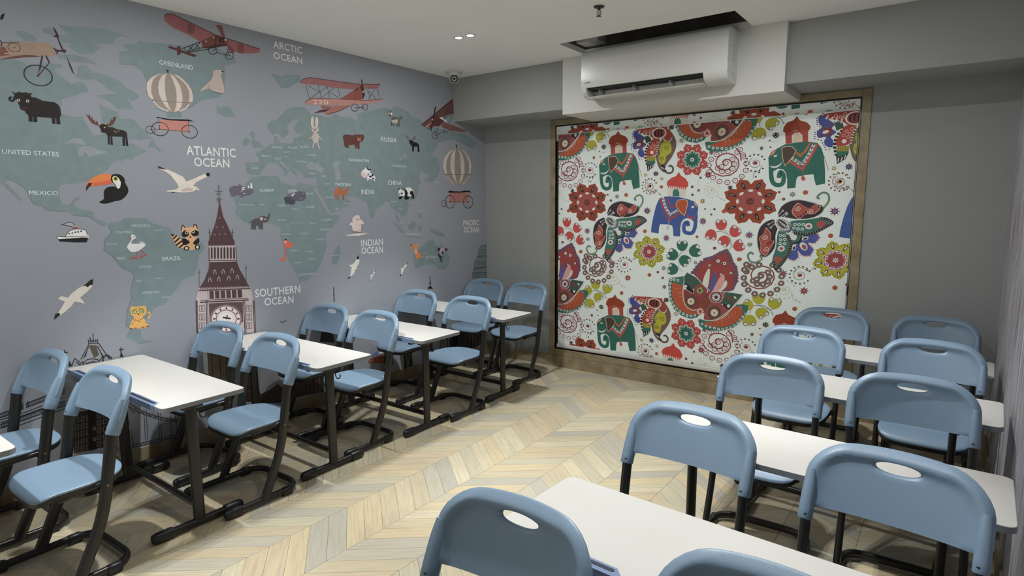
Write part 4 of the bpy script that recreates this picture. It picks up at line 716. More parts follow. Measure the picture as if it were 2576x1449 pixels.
 ('wall', 'printed_leopard', 'orange leopard cub printed at the tip of South America', [["c",102,130,[-3576,975,-3560,998,-3567,1021]],["S",102,[-3673,1051,-3665,1069,-3643,1066,-3611,1064,-3585,1063,-3577,1040,-3583,1009,-3604,994,-3590,966,-3576,928,-3597,917,-3683,928,-3676,966,-3658,999,-3673,1019]],["E",103,-3650,1034,17,-2,-1,-17],["E",103,-3608,1033,18,-3,-1,-18],["E",23,-3650,1032,8,-1,-1,-8],["E",23,-3610,1031,8,-1,-1,-9],["E",12,-3650,1032,4,-1,0,-5],["E",12,-3610,1031,4,-1,0,-5],["P",104,[-3635,1018,-3620,1017,-3627,1007]],["E",105,-3638,1054,4,-1,0,-3],["E",105,-3621,1054,4,-1,0,-3],["E",105,-3659,988,4,-1,0,-3],["E",105,-3647,979,4,-1,0,-3],["E",105,-3635,973,4,-1,0,-3],["E",105,-3618,977,4,-1,0,-3],["E",105,-3606,982,4,-1,0,-3],["E",105,-3654,973,4,-1,0,-3],["E",105,-3626,966,4,-1,0,-3],["E",105,-3668,957,4,-1,0,-3],["E",105,-3588,951,4,-1,0,-3],["E",105,-3581,987,4,-1,0,-3],["E",105,-3565,1002,4,-1,0,-3],["l",106,42,[-3687,928,-3671,925]],["l",106,43,[-3661,928,-3645,924]],["l",106,43,[-3619,926,-3600,923]],["l",106,43,[-3593,928,-3573,924]]]),
 ('wall', 'printed_rhino', 'grey rhinoceros printed left of ALGERIA', [["P",107,[-2882,1867,-2872,1869,-2871,1851,-2881,1851]],["P",107,[-2868,1865,-2861,1858,-2864,1849,-2871,1851]],["S",107,[-2957,1823,-2947,1843,-2918,1853,-2881,1853,-2852,1852,-2824,1843,-2800,1837,-2774,1833,-2772,1814,-2789,1794,-2818,1785,-2853,1780,-2853,1771,-2877,1771,-2886,1784,-2914,1782,-2919,1773,-2943,1775,-2950,1792]],["E",84,-2848,1835,13,0,-1,-12],["E",12,-2843,1835,5,0,0,-5],["E",108,-2863,1815,9,0,-1,-7],["P",84,[-2814,1837,-2811,1857,-2806,1862,-2802,1839]],["P",84,[-2794,1837,-2790,1875,-2785,1882,-2778,1871,-2778,1837]],["l",84,41,[-2851,1800,-2839,1797]]]),
 ('wall', 'printed_elephant', 'small dark grey elephant printed on west Africa', [["l",109,41,[-2801,1601,-2811,1588,-2826,1586]],["P",110,[-2808,1533,-2807,1574,-2798,1597,-2780,1612,-2742,1616,-2734,1627,-2714,1632,-2688,1629,-2671,1621,-2659,1649,-2645,1654,-2650,1626,-2662,1598,-2676,1584,-2709,1583,-2713,1531,-2731,1532,-2731,1562,-2735,1532,-2747,1533,-2748,1558,-2768,1559,-2772,1532,-2788,1532,-2789,1555,-2792,1532]],["E",111,-2720,1611,14,0,-1,-13],["E",112,-2690,1606,10,0,0,-5]]),
 ('wall', 'printed_hippo', 'grey hippopotamus printed below LIBYA', [["S",113,[-2519,1762,-2510,1776,-2477,1779,-2446,1762,-2419,1748,-2426,1728,-2437,1716,-2457,1716,-2486,1724,-2501,1717,-2510,1733]],["S",114,[-2466,1786,-2454,1801,-2420,1813,-2380,1821,-2335,1814,-2319,1787,-2327,1763,-2357,1745,-2397,1743,-2435,1753,-2462,1767]],["E",84,-2442,1790,10,0,-1,-10],["E",12,-2440,1790,4,0,0,-3],["E",84,-2426,1802,8,0,0,-5],["E",115,-2345,1802,3,0,0,-3],["l",84,39,[-2373,1762,-2362,1760]],["E",114,-2478,1791,8,0,0,-7]]),
 ('wall', 'printed_camel', 'brown camel printed below PAKISTAN', [["P",116,[-2042,1810,-2034,1836,-2014,1849,-1995,1861,-1969,1855,-1958,1834,-1932,1832,-1911,1859,-1884,1864,-1882,1851,-1895,1843,-1900,1817,-1914,1798,-1937,1801,-1944,1751,-1962,1751,-1957,1795,-2005,1795,-2009,1774,-1998,1751,-2010,1751,-2025,1779,-2020,1751,-2032,1769,-2040,1789]],["l",117,52,[-1952,1793,-1949,1753]],["l",117,52,[-2015,1779,-2002,1752]]]),
 ('wall', 'printed_giraffe', 'orange giraffe printed on west Africa', [["P",118,[-2542,1416,-2529,1410,-2538,1284,-2547,1285]],["P",119,[-2539,1411,-2544,1426,-2565,1429,-2538,1435,-2516,1444,-2503,1433,-2509,1424,-2465,1414,-2470,1383,-2498,1372,-2525,1386,-2532,1403]],["E",22,-2529,1423,11,-1,-1,-9],["E",12,-2531,1422,5,0,0,-4],["E",12,-2525,1443,11,-1,0,-5],["P",120,[-2585,1290,-2569,1302,-2535,1308,-2540,1276,-2584,1280]]]),
 ('wall', 'printed_bear', 'brown bear printed left of RUSSIA', [["S",121,[-1927,2277,-1916,2298,-1887,2306,-1848,2304,-1808,2307,-1797,2321,-1788,2314,-1747,2318,-1716,2318,-1706,2322,-1699,2306,-1705,2279,-1730,2258,-1751,2249,-1755,2196,-1774,2195,-1779,2226,-1784,2197,-1800,2196,-1809,2226,-1846,2221,-1872,2216,-1867,2194,-1886,2197,-1906,2196,-1918,2216,-1919,2241]],["E",122,-1755,2275,19,2,-1,-12],["E",12,-1753,2272,7,1,0,-4],["E",123,-1769,2292,14,1,0,-6],["E",123,-1735,2298,12,1,0,-6]]),
 ('wall', 'printed_cow', 'white cow with black spots printed above INDIA', [["c",12,76,[-1682,2051,-1676,2030,-1655,2020,-1634,2026]],["S",84,[-1671,1979,-1646,1991,-1611,1986,-1591,1963,-1584,1941,-1593,1919,-1613,1934,-1656,1939,-1681,1922,-1684,1943]],["S",84,[-1751,1984,-1729,2012,-1700,2029,-1699,2042,-1686,2035,-1676,2019,-1642,2010,-1646,1996,-1675,1981,-1687,1951,-1711,1945,-1738,1958]],["S",124,[-1751,1984,-1730,1993,-1692,1983,-1687,1951,-1711,1945,-1738,1958]],["E",12,-1644,1961,17,1,0,-8],["E",12,-1619,1975,13,0,-1,-11],["E",12,-1613,1943,14,0,0,-5],["E",12,-1587,1935,6,0,0,-5],["E",12,-1667,1975,6,0,0,-6]]),
 ('wall', 'printed_rabbit', 'pale long-eared rabbit printed on northern Europe', [["l",125,118,[-2218,2218,-2233,2168]],["l",125,119,[-2186,2221,-2168,2168]],["l",125,78,[-2230,2261,-2261,2237]],["l",125,80,[-2168,2267,-2137,2242]],["E",125,-2201,2254,33,3,-3,-43],["E",125,-2200,2321,36,3,-2,-27],["E",126,-2224,2378,15,2,-3,-43],["E",126,-2182,2380,15,2,-2,-40],["E",12,-2204,2315,8,1,0,-5],["E",12,-2184,2325,5,0,0,-3],["E",127,-2222,2324,4,0,0,-6]]),
 ('wall', 'printed_wolf', 'grey wolf printed above RUSSIA', [["l",128,122,[-1369,2466,-1373,2430]],["l",128,123,[-1306,2464,-1306,2428]],["l",128,122,[-1346,2466,-1350,2429]],["P",129,[-1371,2504,-1348,2515,-1272,2510,-1248,2529,-1232,2534,-1233,2508,-1261,2494,-1269,2476,-1274,2426,-1291,2425,-1296,2474,-1365,2478,-1379,2493]],["P",130,[-1369,2477,-1288,2497,-1297,2468,-1305,2450,-1316,2463,-1339,2464,-1347,2446,-1354,2462,-1369,2463]],["P",131,[-1418,2546,-1413,2565,-1391,2557,-1364,2571,-1358,2553,-1359,2522,-1382,2506,-1397,2521]],["E",132,-1370,2535,12,1,-1,-12],["E",12,-1386,2517,10,1,0,-8],["E",133,-1400,2537,10,1,0,-8]]),
 ('wall', 'printed_moose', 'small black moose printed right of RUSSIA', [["l",134,74,[-1208,2361,-1185,2338,-1158,2317]],["l",134,75,[-1070,2361,-1088,2334,-1109,2316]],["l",134,46,[-1196,2348,-1176,2355]],["l",134,46,[-1181,2332,-1164,2345]],["l",134,46,[-1079,2352,-1104,2344]],["l",134,46,[-1088,2334,-1112,2335]],["P",135,[-1146,2301,-1133,2322,-1097,2307,-1048,2299,-1026,2281,-1020,2214,-1047,2212,-1048,2262,-1091,2261,-1099,2214,-1121,2216,-1119,2262,-1139,2275]],["P",135,[-1158,2314,-1133,2325,-1120,2308,-1135,2274,-1149,2283]]]),
 ('wall', 'printed_panda', 'black and white panda printed below CHINA', [["S",84,[-1245,1845,-1220,1866,-1180,1873,-1139,1862,-1120,1829,-1125,1800,-1175,1788,-1231,1790]],["S",12,[-1157,1838,-1132,1841,-1117,1812,-1109,1785,-1118,1768,-1143,1770,-1146,1800,-1166,1814]],["E",12,-1304,1853,12,0,0,-9],["S",12,[-1240,1863,-1217,1852,-1194,1823,-1199,1791,-1171,1785,-1184,1764,-1225,1756,-1240,1770,-1231,1805,-1237,1840]],["S",84,[-1317,1807,-1308,1844,-1276,1859,-1245,1851,-1234,1822,-1247,1793,-1287,1790,-1310,1796]],["S",12,[-1311,1773,-1291,1790,-1259,1787,-1280,1764,-1308,1761]],["E",12,-1259,1854,15,0,0,-11],["E",84,-1259,1854,6,0,0,-5],["E",12,-1272,1815,13,0,0,-9],["E",12,-1302,1804,9,0,0,-5],["E",12,-1309,1817,5,0,0,-5]]),
 ('wall', 'printed_sailing_ship', 'pale sailing ship printed above INDIAN OCEAN', [["P",136,[-1856,1473,-1773,1484,-1781,1468,-1843,1462]],["P",137,[-1838,1615,-1814,1623,-1784,1617,-1782,1585,-1755,1573,-1737,1545,-1767,1530,-1772,1503,-1774,1475,-1835,1473,-1868,1490,-1873,1533,-1901,1534,-1888,1560,-1864,1560,-1866,1592]],["l",138,43,[-1833,1582,-1782,1583]],["l",138,43,[-1869,1484,-1828,1478,-1773,1489]],["l",138,44,[-1766,1530,-1771,1497]],["l",138,44,[-1791,1533,-1749,1541]],["P",139,[-1947,1450,-1849,1462,-1705,1459,-1719,1451,-1803,1441,-1937,1446]]]),
 ('wall', 'printed_kangaroo', 'orange kangaroo printed on Australia', [["P",140,[-1173,1320,-1152,1325,-1102,1331,-1078,1314,-1091,1285,-1076,1253,-1043,1227,-1035,1208,-996,1199,-1014,1191,-1057,1194,-1091,1175,-1104,1176,-1111,1207,-1126,1245,-1121,1274,-1158,1283,-1145,1297]],["P",141,[-1121,1274,-1100,1279,-1093,1230,-1114,1232]],["l",142,85,[-1090,1309,-1073,1332]],["E",12,-1168,1321,9,-1,0,-7]]),
 ('wall', 'printed_koala', 'grey koala printed at the right of Australia', [["l",143,178,[-791,1209,-765,1169,-743,1122]],["l",143,102,[-764,1182,-718,1165]],["E",144,-777,1252,26,-2,-1,-18],["E",145,-676,1243,25,-2,-1,-19],["E",146,-730,1233,42,-3,-1,-33],["E",12,-724,1216,15,-1,0,-15]]),
 ('wall', 'printed_gull', 'white gull printed just below INDIAN OCEAN', [["P",147,[-1821,1274,-1805,1230,-1811,1196,-1843,1160,-1831,1150,-1861,1143,-1869,1115,-1900,1089,-1945,1062,-1917,1095,-1903,1132,-1895,1170,-1922,1177,-1926,1192,-1894,1189,-1864,1205,-1839,1232]],["P",12,[-1821,1274,-1807,1235,-1827,1231,-1835,1241]],["P",12,[-1945,1062,-1929,1087,-1900,1089]],["E",12,-1917,1183,5,0,0,-4]]),
 ('wall', 'printed_gull', 'smallest white gull printed below INDIAN OCEAN', [["P",147,[-1628,1124,-1625,1106,-1662,1070,-1696,1019,-1682,1057,-1690,1078,-1662,1080]],["P",12,[-1628,1124,-1625,1106,-1638,1099]],["P",12,[-1700,1019,-1694,1032,-1682,1034]]]),
 ('wall', 'printed_gull', 'white gull printed left of Australia', [["P",147,[-1216,1168,-1221,1137,-1273,1094,-1288,1064,-1329,1024,-1310,1061,-1315,1108,-1286,1111]],["P",12,[-1216,1168,-1226,1134,-1243,1139]],["P",12,[-1332,1025,-1324,1047,-1300,1046]]]),
 ('wall', 'printed_leaning_tower', 'leaning round tower drawn in dark lines at the end of the mural', [["P",148,[-154,1143,-139,1214,-95,1251,1,1257,-2,867,-253,893,-251,965,-222,1022,-212,1082,-173,1121]],["l",149,60,[-154,1149,-139,1214,-95,1251,1,1257]],["l",149,61,[-173,1139,-1,1132]],["l",149,60,[-222,1022,-212,1082,-173,1121,-1,1123]],["l",149,61,[-241,1012,-3,1009]],["l",149,60,[-253,899,-251,965,-223,999,-3,1001]],["l",149,62,[-251,959,-5,942]],["l",149,48,[-106,1158,-106,1204,-92,1212,-79,1202,-80,1156]],["l",149,49,[-53,1156,-52,1203,-38,1211,-25,1201,-26,1155]],["l",149,48,[-196,1038,-195,1078,-183,1085,-171,1076,-171,1036]],["l",149,48,[-151,1034,-150,1074,-138,1082,-125,1072,-126,1032]],["l",149,49,[-103,1030,-103,1070,-91,1078,-78,1068,-79,1028]],["l",149,49,[-55,1026,-55,1066,-43,1074,-30,1064,-30,1024]],["l",149,48,[-229,897,-228,939,-216,947,-205,937,-206,895]],["l",149,48,[-182,892,-181,934,-170,943,-159,932,-159,890]],["l",149,49,[-131,887,-130,929,-119,938,-107,927,-108,884]],["l",149,49,[-78,881,-77,924,-65,933,-54,922,-54,879]],["l",149,49,[-29,876,-28,919,-16,928,-5,917,-6,874]]]),
 ('wall', 'printed_spire', 'thin black spire printed behind the second left desk', [["l",12,75,[-2093,1015,-2094,969]],["P",12,[-2096,973,-2088,949,-2096,931,-2101,951]],["l",12,84,[-2095,936,-2094,889]]]),
 ('wall', 'printed_spire', 'black pointed spire printed behind the third left desk', [["l",12,99,[-921,991,-919,941]],["P",12,[-922,952,-908,917,-918,891,-931,920]],["P",12,[-921,897,-878,858,-964,869]]]),
 ('wall', 'printed_bird_mark', 'tiny check-shaped bird printed right of the clock tower', [["l",6,50,[-2613,801,-2594,787,-2563,806]]]),
 ('wall', 'printed_clock_tower', 'tall maroon clock tower printed in the middle of the mural', [["l",150,69,[-3033,1850,-3037,1757]],["l",150,54,[-3062,1813,-3009,1811]],["l",150,54,[-3054,1795,-3018,1794]],["E",151,-3034,1848,7,0,-1,-7],["E",151,-3037,1757,19,0,-1,-11],["P",151,[-3050,1751,-3025,1751,-3027,1734,-3049,1734]],["l",152,46,[-3122,1550,-3126,1455]],["l",152,38,[-3132,1524,-3113,1523]],["l",152,47,[-2955,1544,-2959,1446]],["l",152,39,[-2965,1517,-2945,1516]],["P",152,[-3039,1740,-3033,1740,-3026,1697,-3017,1636,-2990,1573,-2957,1485,-2948,1446,-3134,1456,-3120,1493,-3082,1576,-3060,1637,-3046,1698]],["P",153,[-3049,1621,-3043,1632,-3038,1621]],["P",153,[-3078,1557,-3071,1567,-3067,1556]],["P",153,[-3029,1555,-3023,1565,-3018,1554]],["P",153,[-3093,1503,-3087,1514,-3082,1503]],["P",153,[-3058,1504,-3052,1515,-3047,1504]],["P",153,[-3017,1505,-3010,1516,-3005,1505]],["P",154,[-3135,1457,-2945,1452,-2939,1300,-3143,1314]],["P",152,[-3137,1465,-2944,1460,-2945,1423,-3137,1431]],["P",155,[-3123,1413,-3117,1423,-3110,1414,-3115,1339,-3128,1337]],["P",155,[-3101,1412,-3094,1421,-3087,1412,-3092,1337,-3106,1335]],["P",155,[-3078,1410,-3071,1420,-3064,1411,-3069,1336,-3083,1334]],["P",155,[-3054,1409,-3047,1418,-3041,1409,-3046,1334,-3059,1332]],["P",155,[-3031,1407,-3024,1417,-3017,1408,-3022,1332,-3036,1330]],["P",155,[-3008,1406,-3000,1415,-2994,1406,-2999,1330,-3012,1328]],["P",155,[-2984,1404,-2976,1414,-2970,1405,-2975,1328,-2989,1326]],["P",155,[-2960,1403,-2952,1413,-2946,1403,-2950,1327,-2965,1325]],["l",152,64,[-3144,1325,-2939,1313]],["l",152,54,[-3135,1418,-3141,1318]],["l",152,56,[-2938,1409,-2941,1302]],["P",156,[-3141,1315,-2938,1303,-2921,1244,-2869,1142,-2859,1101,-3227,1138,-3185,1191,-3149,1265]],["l",157,39,[-3119,1226,-3117,1242,-3106,1257,-3098,1241,-3099,1224]],["l",157,39,[-3056,1223,-3054,1240,-3043,1255,-3035,1239,-3035,1221]],["l",157,40,[-2991,1223,-2989,1241,-2978,1256,-2970,1239,-2970,1221]],["l",157,39,[-3158,1173,-3156,1190,-3146,1204,-3137,1188,-3138,1171]],["l",157,39,[-3094,1172,-3092,1189,-3081,1204,-3073,1187,-3074,1170]],["l",157,40,[-3020,1171,-3018,1188,-3007,1203,-2998,1186,-2999,1168]],["l",157,40,[-2954,1172,-2952,1189,-2941,1204,-2932,1187,-2932,1169]],["l",158,46,[-3217,1271,-3224,1142]],["l",158,38,[-3227,1249,-3208,1249]],["l",158,49,[-2869,1272,-2876,1126]],["l",158,41,[-2881,1249,-2859,1248]],["P",154,[-3228,1141,-2856,1111,-2836,1061,-2824,746,-3260,824,-3259,1052]],["l",152,69,[-3220,1131,-3210,1147,-3203,1129]],["l",152,69,[-3195,1129,-3185,1145,-3178,1127]],["l",152,69,[-3170,1127,-3159,1143,-3153,1125]],["l",152,70,[-3145,1125,-3134,1141,-3128,1123]],["l",152,70,[-3119,1123,-3108,1139,-3102,1121]],["l",152,70,[-3093,1121,-3082,1137,-3076,1119]],["l",152,71,[-3067,1119,-3056,1135,-3049,1117]],["l",152,71,[-3041,1117,-3030,1133,-3023,1114]],["l",152,72,[-3014,1114,-3003,1131,-2996,1112]],["l",152,72,[-2987,1112,-2976,1129,-2969,1110]],["l",152,72,[-2960,1110,-2949,1126,-2942,1108]],["l",152,73,[-2933,1108,-2921,1124,-2914,1106]],["l",152,73,[-2905,1106,-2893,1122,-2886,1103]],["l",152,73,[-2877,1103,-2865,1120,-2858,1101]],["P",159,[-3170,1111,-2907,1091,-2910,1032,-3169,1054]],["l",154,85,[-3162,1110,-3163,1054]],["l",154,86,[-3122,1107,-3123,1051]],["l",154,87,[-3081,1104,-3082,1047]],["l",154,87,[-3039,1100,-3040,1043]],["l",154,88,[-2997,1097,-2998,1039]],["l",154,89,[-2954,1093,-2955,1035]],["l",154,89,[-2911,1090,-2912,1031]],["l",152,90,[-3231,1123,-2849,1092]],["l",152,98,[-3229,1038,-2866,1007]],["l",152,49,[-3225,1052,-2868,1020]],["P",160,[-3167,1022,-2914,1000,-2923,846,-3171,887]],["E",161,-3048,891,120,-19,-8,-104],["E",162,-3048,891,105,-17,-7,-91],["R",152,56,-3048,891,75,-12,-5,-65],["E",163,-3048,891,49,-8,-3,-43],["l",164,119,[-3043,962,-3042,978]],["l",164,120,[-3003,946,-2993,959]],["l",164,121,[-2975,916,-2959,921]],["l",164,122,[-2967,878,-2948,875]],["l",164,122,[-2980,844,-2965,833]],["l",164,121,[-3012,823,-3004,807]],["l",164,120,[-3054,820,-3055,804]],["l",164,119,[-3093,836,-3103,824]],["l",164,118,[-3120,867,-3135,862]],["l",164,117,[-3128,904,-3145,906]],["l",164,118,[-3115,937,-3129,947]],["l",164,118,[-3084,958,-3091,973]],["l",165,112,[-3075,907,-3016,887]],["l",165,88,[-3050,889,-3038,918]],["l",166,77,[-3254,1055,-3266,825]],["l",166,46,[-3247,1054,-3259,824]],["l",166,70,[-3185,1045,-3196,812]],["l",166,47,[-3175,1044,-3186,811]],["l",166,74,[-2908,1009,-2914,762]],["l",166,49,[-2898,1007,-2904,760]],["l",166,67,[-2833,998,-2838,748]],["l",166,67,[-2823,997,-2828,747]],["l",167,38,[-3238,975,-3235,1017,-3221,1016,-3223,973,-3238,975]],["l",167,38,[-3243,914,-3240,956,-3226,954,-3228,912,-3243,914]],["l",167,39,[-3248,853,-3244,895,-3231,893,-3233,850,-3248,853]],["l",167,39,[-3217,972,-3214,1014,-3200,1013,-3202,970,-3217,972]],["l",167,39,[-3222,911,-3219,953,-3205,951,-3207,908,-3222,911]],["l",167,39,[-3227,849,-3223,892,-3210,889,-3211,847,-3227,849]],["l",167,41,[-2889,924,-2886,968,-2870,966,-2872,921,-2889,924]],["l",167,41,[-2893,858,-2890,903,-2875,901,-2876,855,-2893,858]],["l",167,41,[-2898,792,-2895,838,-2879,835,-2881,789,-2898,792]],["l",167,41,[-2865,920,-2862,965,-2846,963,-2848,917,-2865,920]],["l",167,41,[-2869,854,-2866,899,-2851,897,-2852,851,-2869,854]],["l",167,41,[-2874,788,-2871,834,-2855,831,-2857,785,-2874,788]],["P",84,[-3239,689,-3205,683,-3209,505,-3238,531]],["P",168,[-3208,683,-3015,644,-3032,416,-3204,497]],["l",169,57,[-3176,651,-3182,473]],["l",169,58,[-3117,639,-3123,458]],["l",169,58,[-3072,629,-3078,447]],["l",170,44,[-3176,619,-3172,604]],["l",170,45,[-3155,563,-3151,548]],["l",170,45,[-3101,590,-3097,575]],["l",170,45,[-3058,554,-3054,539]],["l",170,45,[-3171,515,-3167,500]],["l",170,45,[-3103,486,-3099,471]],["l",170,46,[-3057,488,-3052,473]]]),
 ('wall', 'printed_cathedral', 'sketched cathedral roof with crosses printed above the nearest left desk', [["P",171,[-3918,864,-3882,855,-3873,793,-3900,778,-3913,828]],["l",12,40,[-3971,785,-3918,877]],["l",12,42,[-3868,866,-3818,754]],["l",12,41,[-3920,876,-3868,866]],["l",12,40,[-3922,901,-3920,874]],["l",12,41,[-3873,895,-3872,866]],["l",12,41,[-3893,933,-3897,878]],["l",12,40,[-3911,913,-3911,881]],["l",12,41,[-3880,890,-3883,875]],["l",12,41,[-3908,895,-3898,880,-3882,892]],["l",12,40,[-3919,863,-3958,786]],["l",12,40,[-3937,826,-3946,794]],["l",12,41,[-3877,851,-3848,769]],["l",12,41,[-3863,804,-3853,781]],["l",12,40,[-4020,759,-4002,799,-3974,766]],["l",12,40,[-4002,798,-4018,762]],["l",12,40,[-3998,778,-3978,753,-3962,773,-3962,749]],["l",12,41,[-3961,755,-3942,776,-3913,778,-3882,765,-3869,736]],["l",12,41,[-3949,753,-3908,759,-3875,740]],["l",12,41,[-3873,757,-3856,780,-3829,786,-3804,758]],["l",12,41,[-3856,780,-3852,746]],["l",12,41,[-3832,782,-3862,755]],["l",12,42,[-3824,778,-3807,754]],["l",12,46,[-4075,753,-4049,842,-4022,755]],["l",12,46,[-4047,860,-4050,836]],["l",12,46,[-4064,847,-4032,843]],["l",12,49,[-3748,817,-3751,781]],["l",12,49,[-3761,803,-3732,802]],["P",12,[-4048,835,-4022,756,-4038,758]],["P",12,[-3749,787,-3759,758,-3739,754]]]),
 ('wall', 'printed_truss_bridge', 'black lattice bridge drawing printed at the lower left of the mural', [["l",12,38,[-4381,559,-4277,581]],["l",12,38,[-4384,536,-4279,559]],["l",12,25,[-4381,559,-4375,538,-4364,562,-4358,541,-4347,566,-4341,545,-4330,570,-4323,549,-4312,574,-4305,553,-4294,578,-4288,557,-4277,581]],["l",12,25,[-4384,536,-4373,560,-4367,540,-4356,564,-4349,543,-4338,568,-4332,547,-4321,572,-4314,551,-4303,576,-4297,555,-4285,580,-4279,559]],["l",12,40,[-4264,586,-4068,626]],["l",12,40,[-4263,562,-4070,598]],["l",12,26,[-4264,586,-4253,564,-4243,590,-4232,568,-4221,594,-4211,572,-4200,599,-4190,576,-4179,603,-4169,580,-4157,607,-4147,584,-4135,612,-4126,588,-4113,616,-4104,592,-4090,621,-4081,596,-4068,626]],["l",12,26,[-4263,562,-4253,588,-4243,566,-4232,592,-4222,570,-4211,596,-4201,574,-4189,601,-4180,578,-4168,605,-4158,582,-4146,610,-4136,586,-4124,614,-4115,590,-4102,619,-4093,594,-4079,623,-4070,598]],["l",12,40,[-4387,499,-4075,550]],["l",12,40,[-4389,477,-4077,521]],["l",12,26,[-4387,499,-4378,478,-4365,503,-4356,481,-4342,506,-4333,485,-4319,510,-4310,488,-4296,514,-4286,491,-4272,518,-4263,495,-4248,521,-4239,498,-4224,525,-4215,502,-4200,529,-4190,505,-4176,533,-4166,509,-4151,537,-4141,512,-4126,542,-4116,516,-4100,546,-4090,520,-4075,550]],["l",12,26,[-4389,477,-4376,501,-4367,480,-4353,504,-4344,483,-4330,508,-4321,486,-4307,512,-4298,490,-4284,516,-4275,493,-4260,520,-4251,497,-4236,523,-4227,500,-4212,527,-4203,503,-4188,531,-4178,507,-4163,535,-4153,511,-4138,539,-4128,514,-4113,544,-4103,518,-4088,548,-4077,521]],["l",12,32,[-4385,525,-4271,536,-4073,573]],["l",12,32,[-4386,509,-4262,523,-4140,545]],["l",12,33,[-4318,466,-4079,504]],["l",12,32,[-4275,595,-4278,554]],["l",12,32,[-4251,598,-4252,560]]]),
 ('wall', 'printed_suspension_bridge', 'suspension bridge drawing printed below the nearest left desk', [["l",172,37,[-3741,447,-3651,359,-3554,292,-3445,240]],["l",172,37,[-3742,425,-3652,342,-3556,277,-3447,225]],["l",172,37,[-3649,380,-3657,161]],["l",172,37,[-3635,373,-3643,157]],["l",172,38,[-3564,329,-3570,133]],["l",172,38,[-3549,325,-3557,128]],["l",172,38,[-3488,296,-3492,122]],["l",172,38,[-3455,281,-3455,118]],["l",172,36,[-3745,316,-3728,140]],["l",172,36,[-3762,344,-3769,154]],["l",172,29,[-3731,415,-3712,369,-3694,393]],["l",172,29,[-3699,394,-3679,352,-3661,373]],["l",172,29,[-3667,373,-3647,335,-3628,352]],["l",172,30,[-3634,351,-3613,318,-3595,331]],["l",172,30,[-3601,330,-3579,300,-3561,310]],["l",172,30,[-3567,308,-3545,282,-3527,288]],["l",172,30,[-3533,285,-3510,264,-3492,266]],["l",172,30,[-3498,262,-3475,245,-3457,244]],["l",172,40,[-3814,160,-3456,141]],["l",172,40,[-3809,142,-3457,124]],["l",172,24,[-3810,158,-3804,145]],["l",172,24,[-3795,157,-3789,144]],["l",172,24,[-3779,156,-3774,143]],["l",172,24,[-3764,156,-3758,143]],["l",172,24,[-3749,155,-3743,142]],["l",172,24,[-3734,154,-3728,141]],["l",172,24,[-3718,153,-3712,140]],["l",172,24,[-3703,152,-3696,139]],["l",172,24,[-3687,151,-3681,138]],["l",172,24,[-3671,150,-3665,137]],["l",172,25,[-3655,149,-3649,136]],["l",172,25,[-3639,149,-3633,135]],["l",172,25,[-3623,148,-3617,134]],["l",172,25,[-3607,147,-3600,133]],["l",172,25,[-3591,146,-3584,132]],["l",172,25,[-3574,145,-3568,131]],["l",172,25,[-3558,144,-3551,131]],["l",172,25,[-3541,143,-3534,130]],["l",172,25,[-3524,142,-3518,129]],["l",172,25,[-3508,141,-3501,128]],["l",172,25,[-3491,140,-3484,127]],["l",172,25,[-3473,139,-3467,126]],["P",173,[-3757,303,-3739,303,-3743,141,-3764,142]],["l",172,32,[-3758,293,-3735,291]],["l",172,32,[-3761,258,-3738,256]],["l",172,32,[-3765,219,-3741,217]],["l",172,32,[-3767,187,-3744,185]]]),
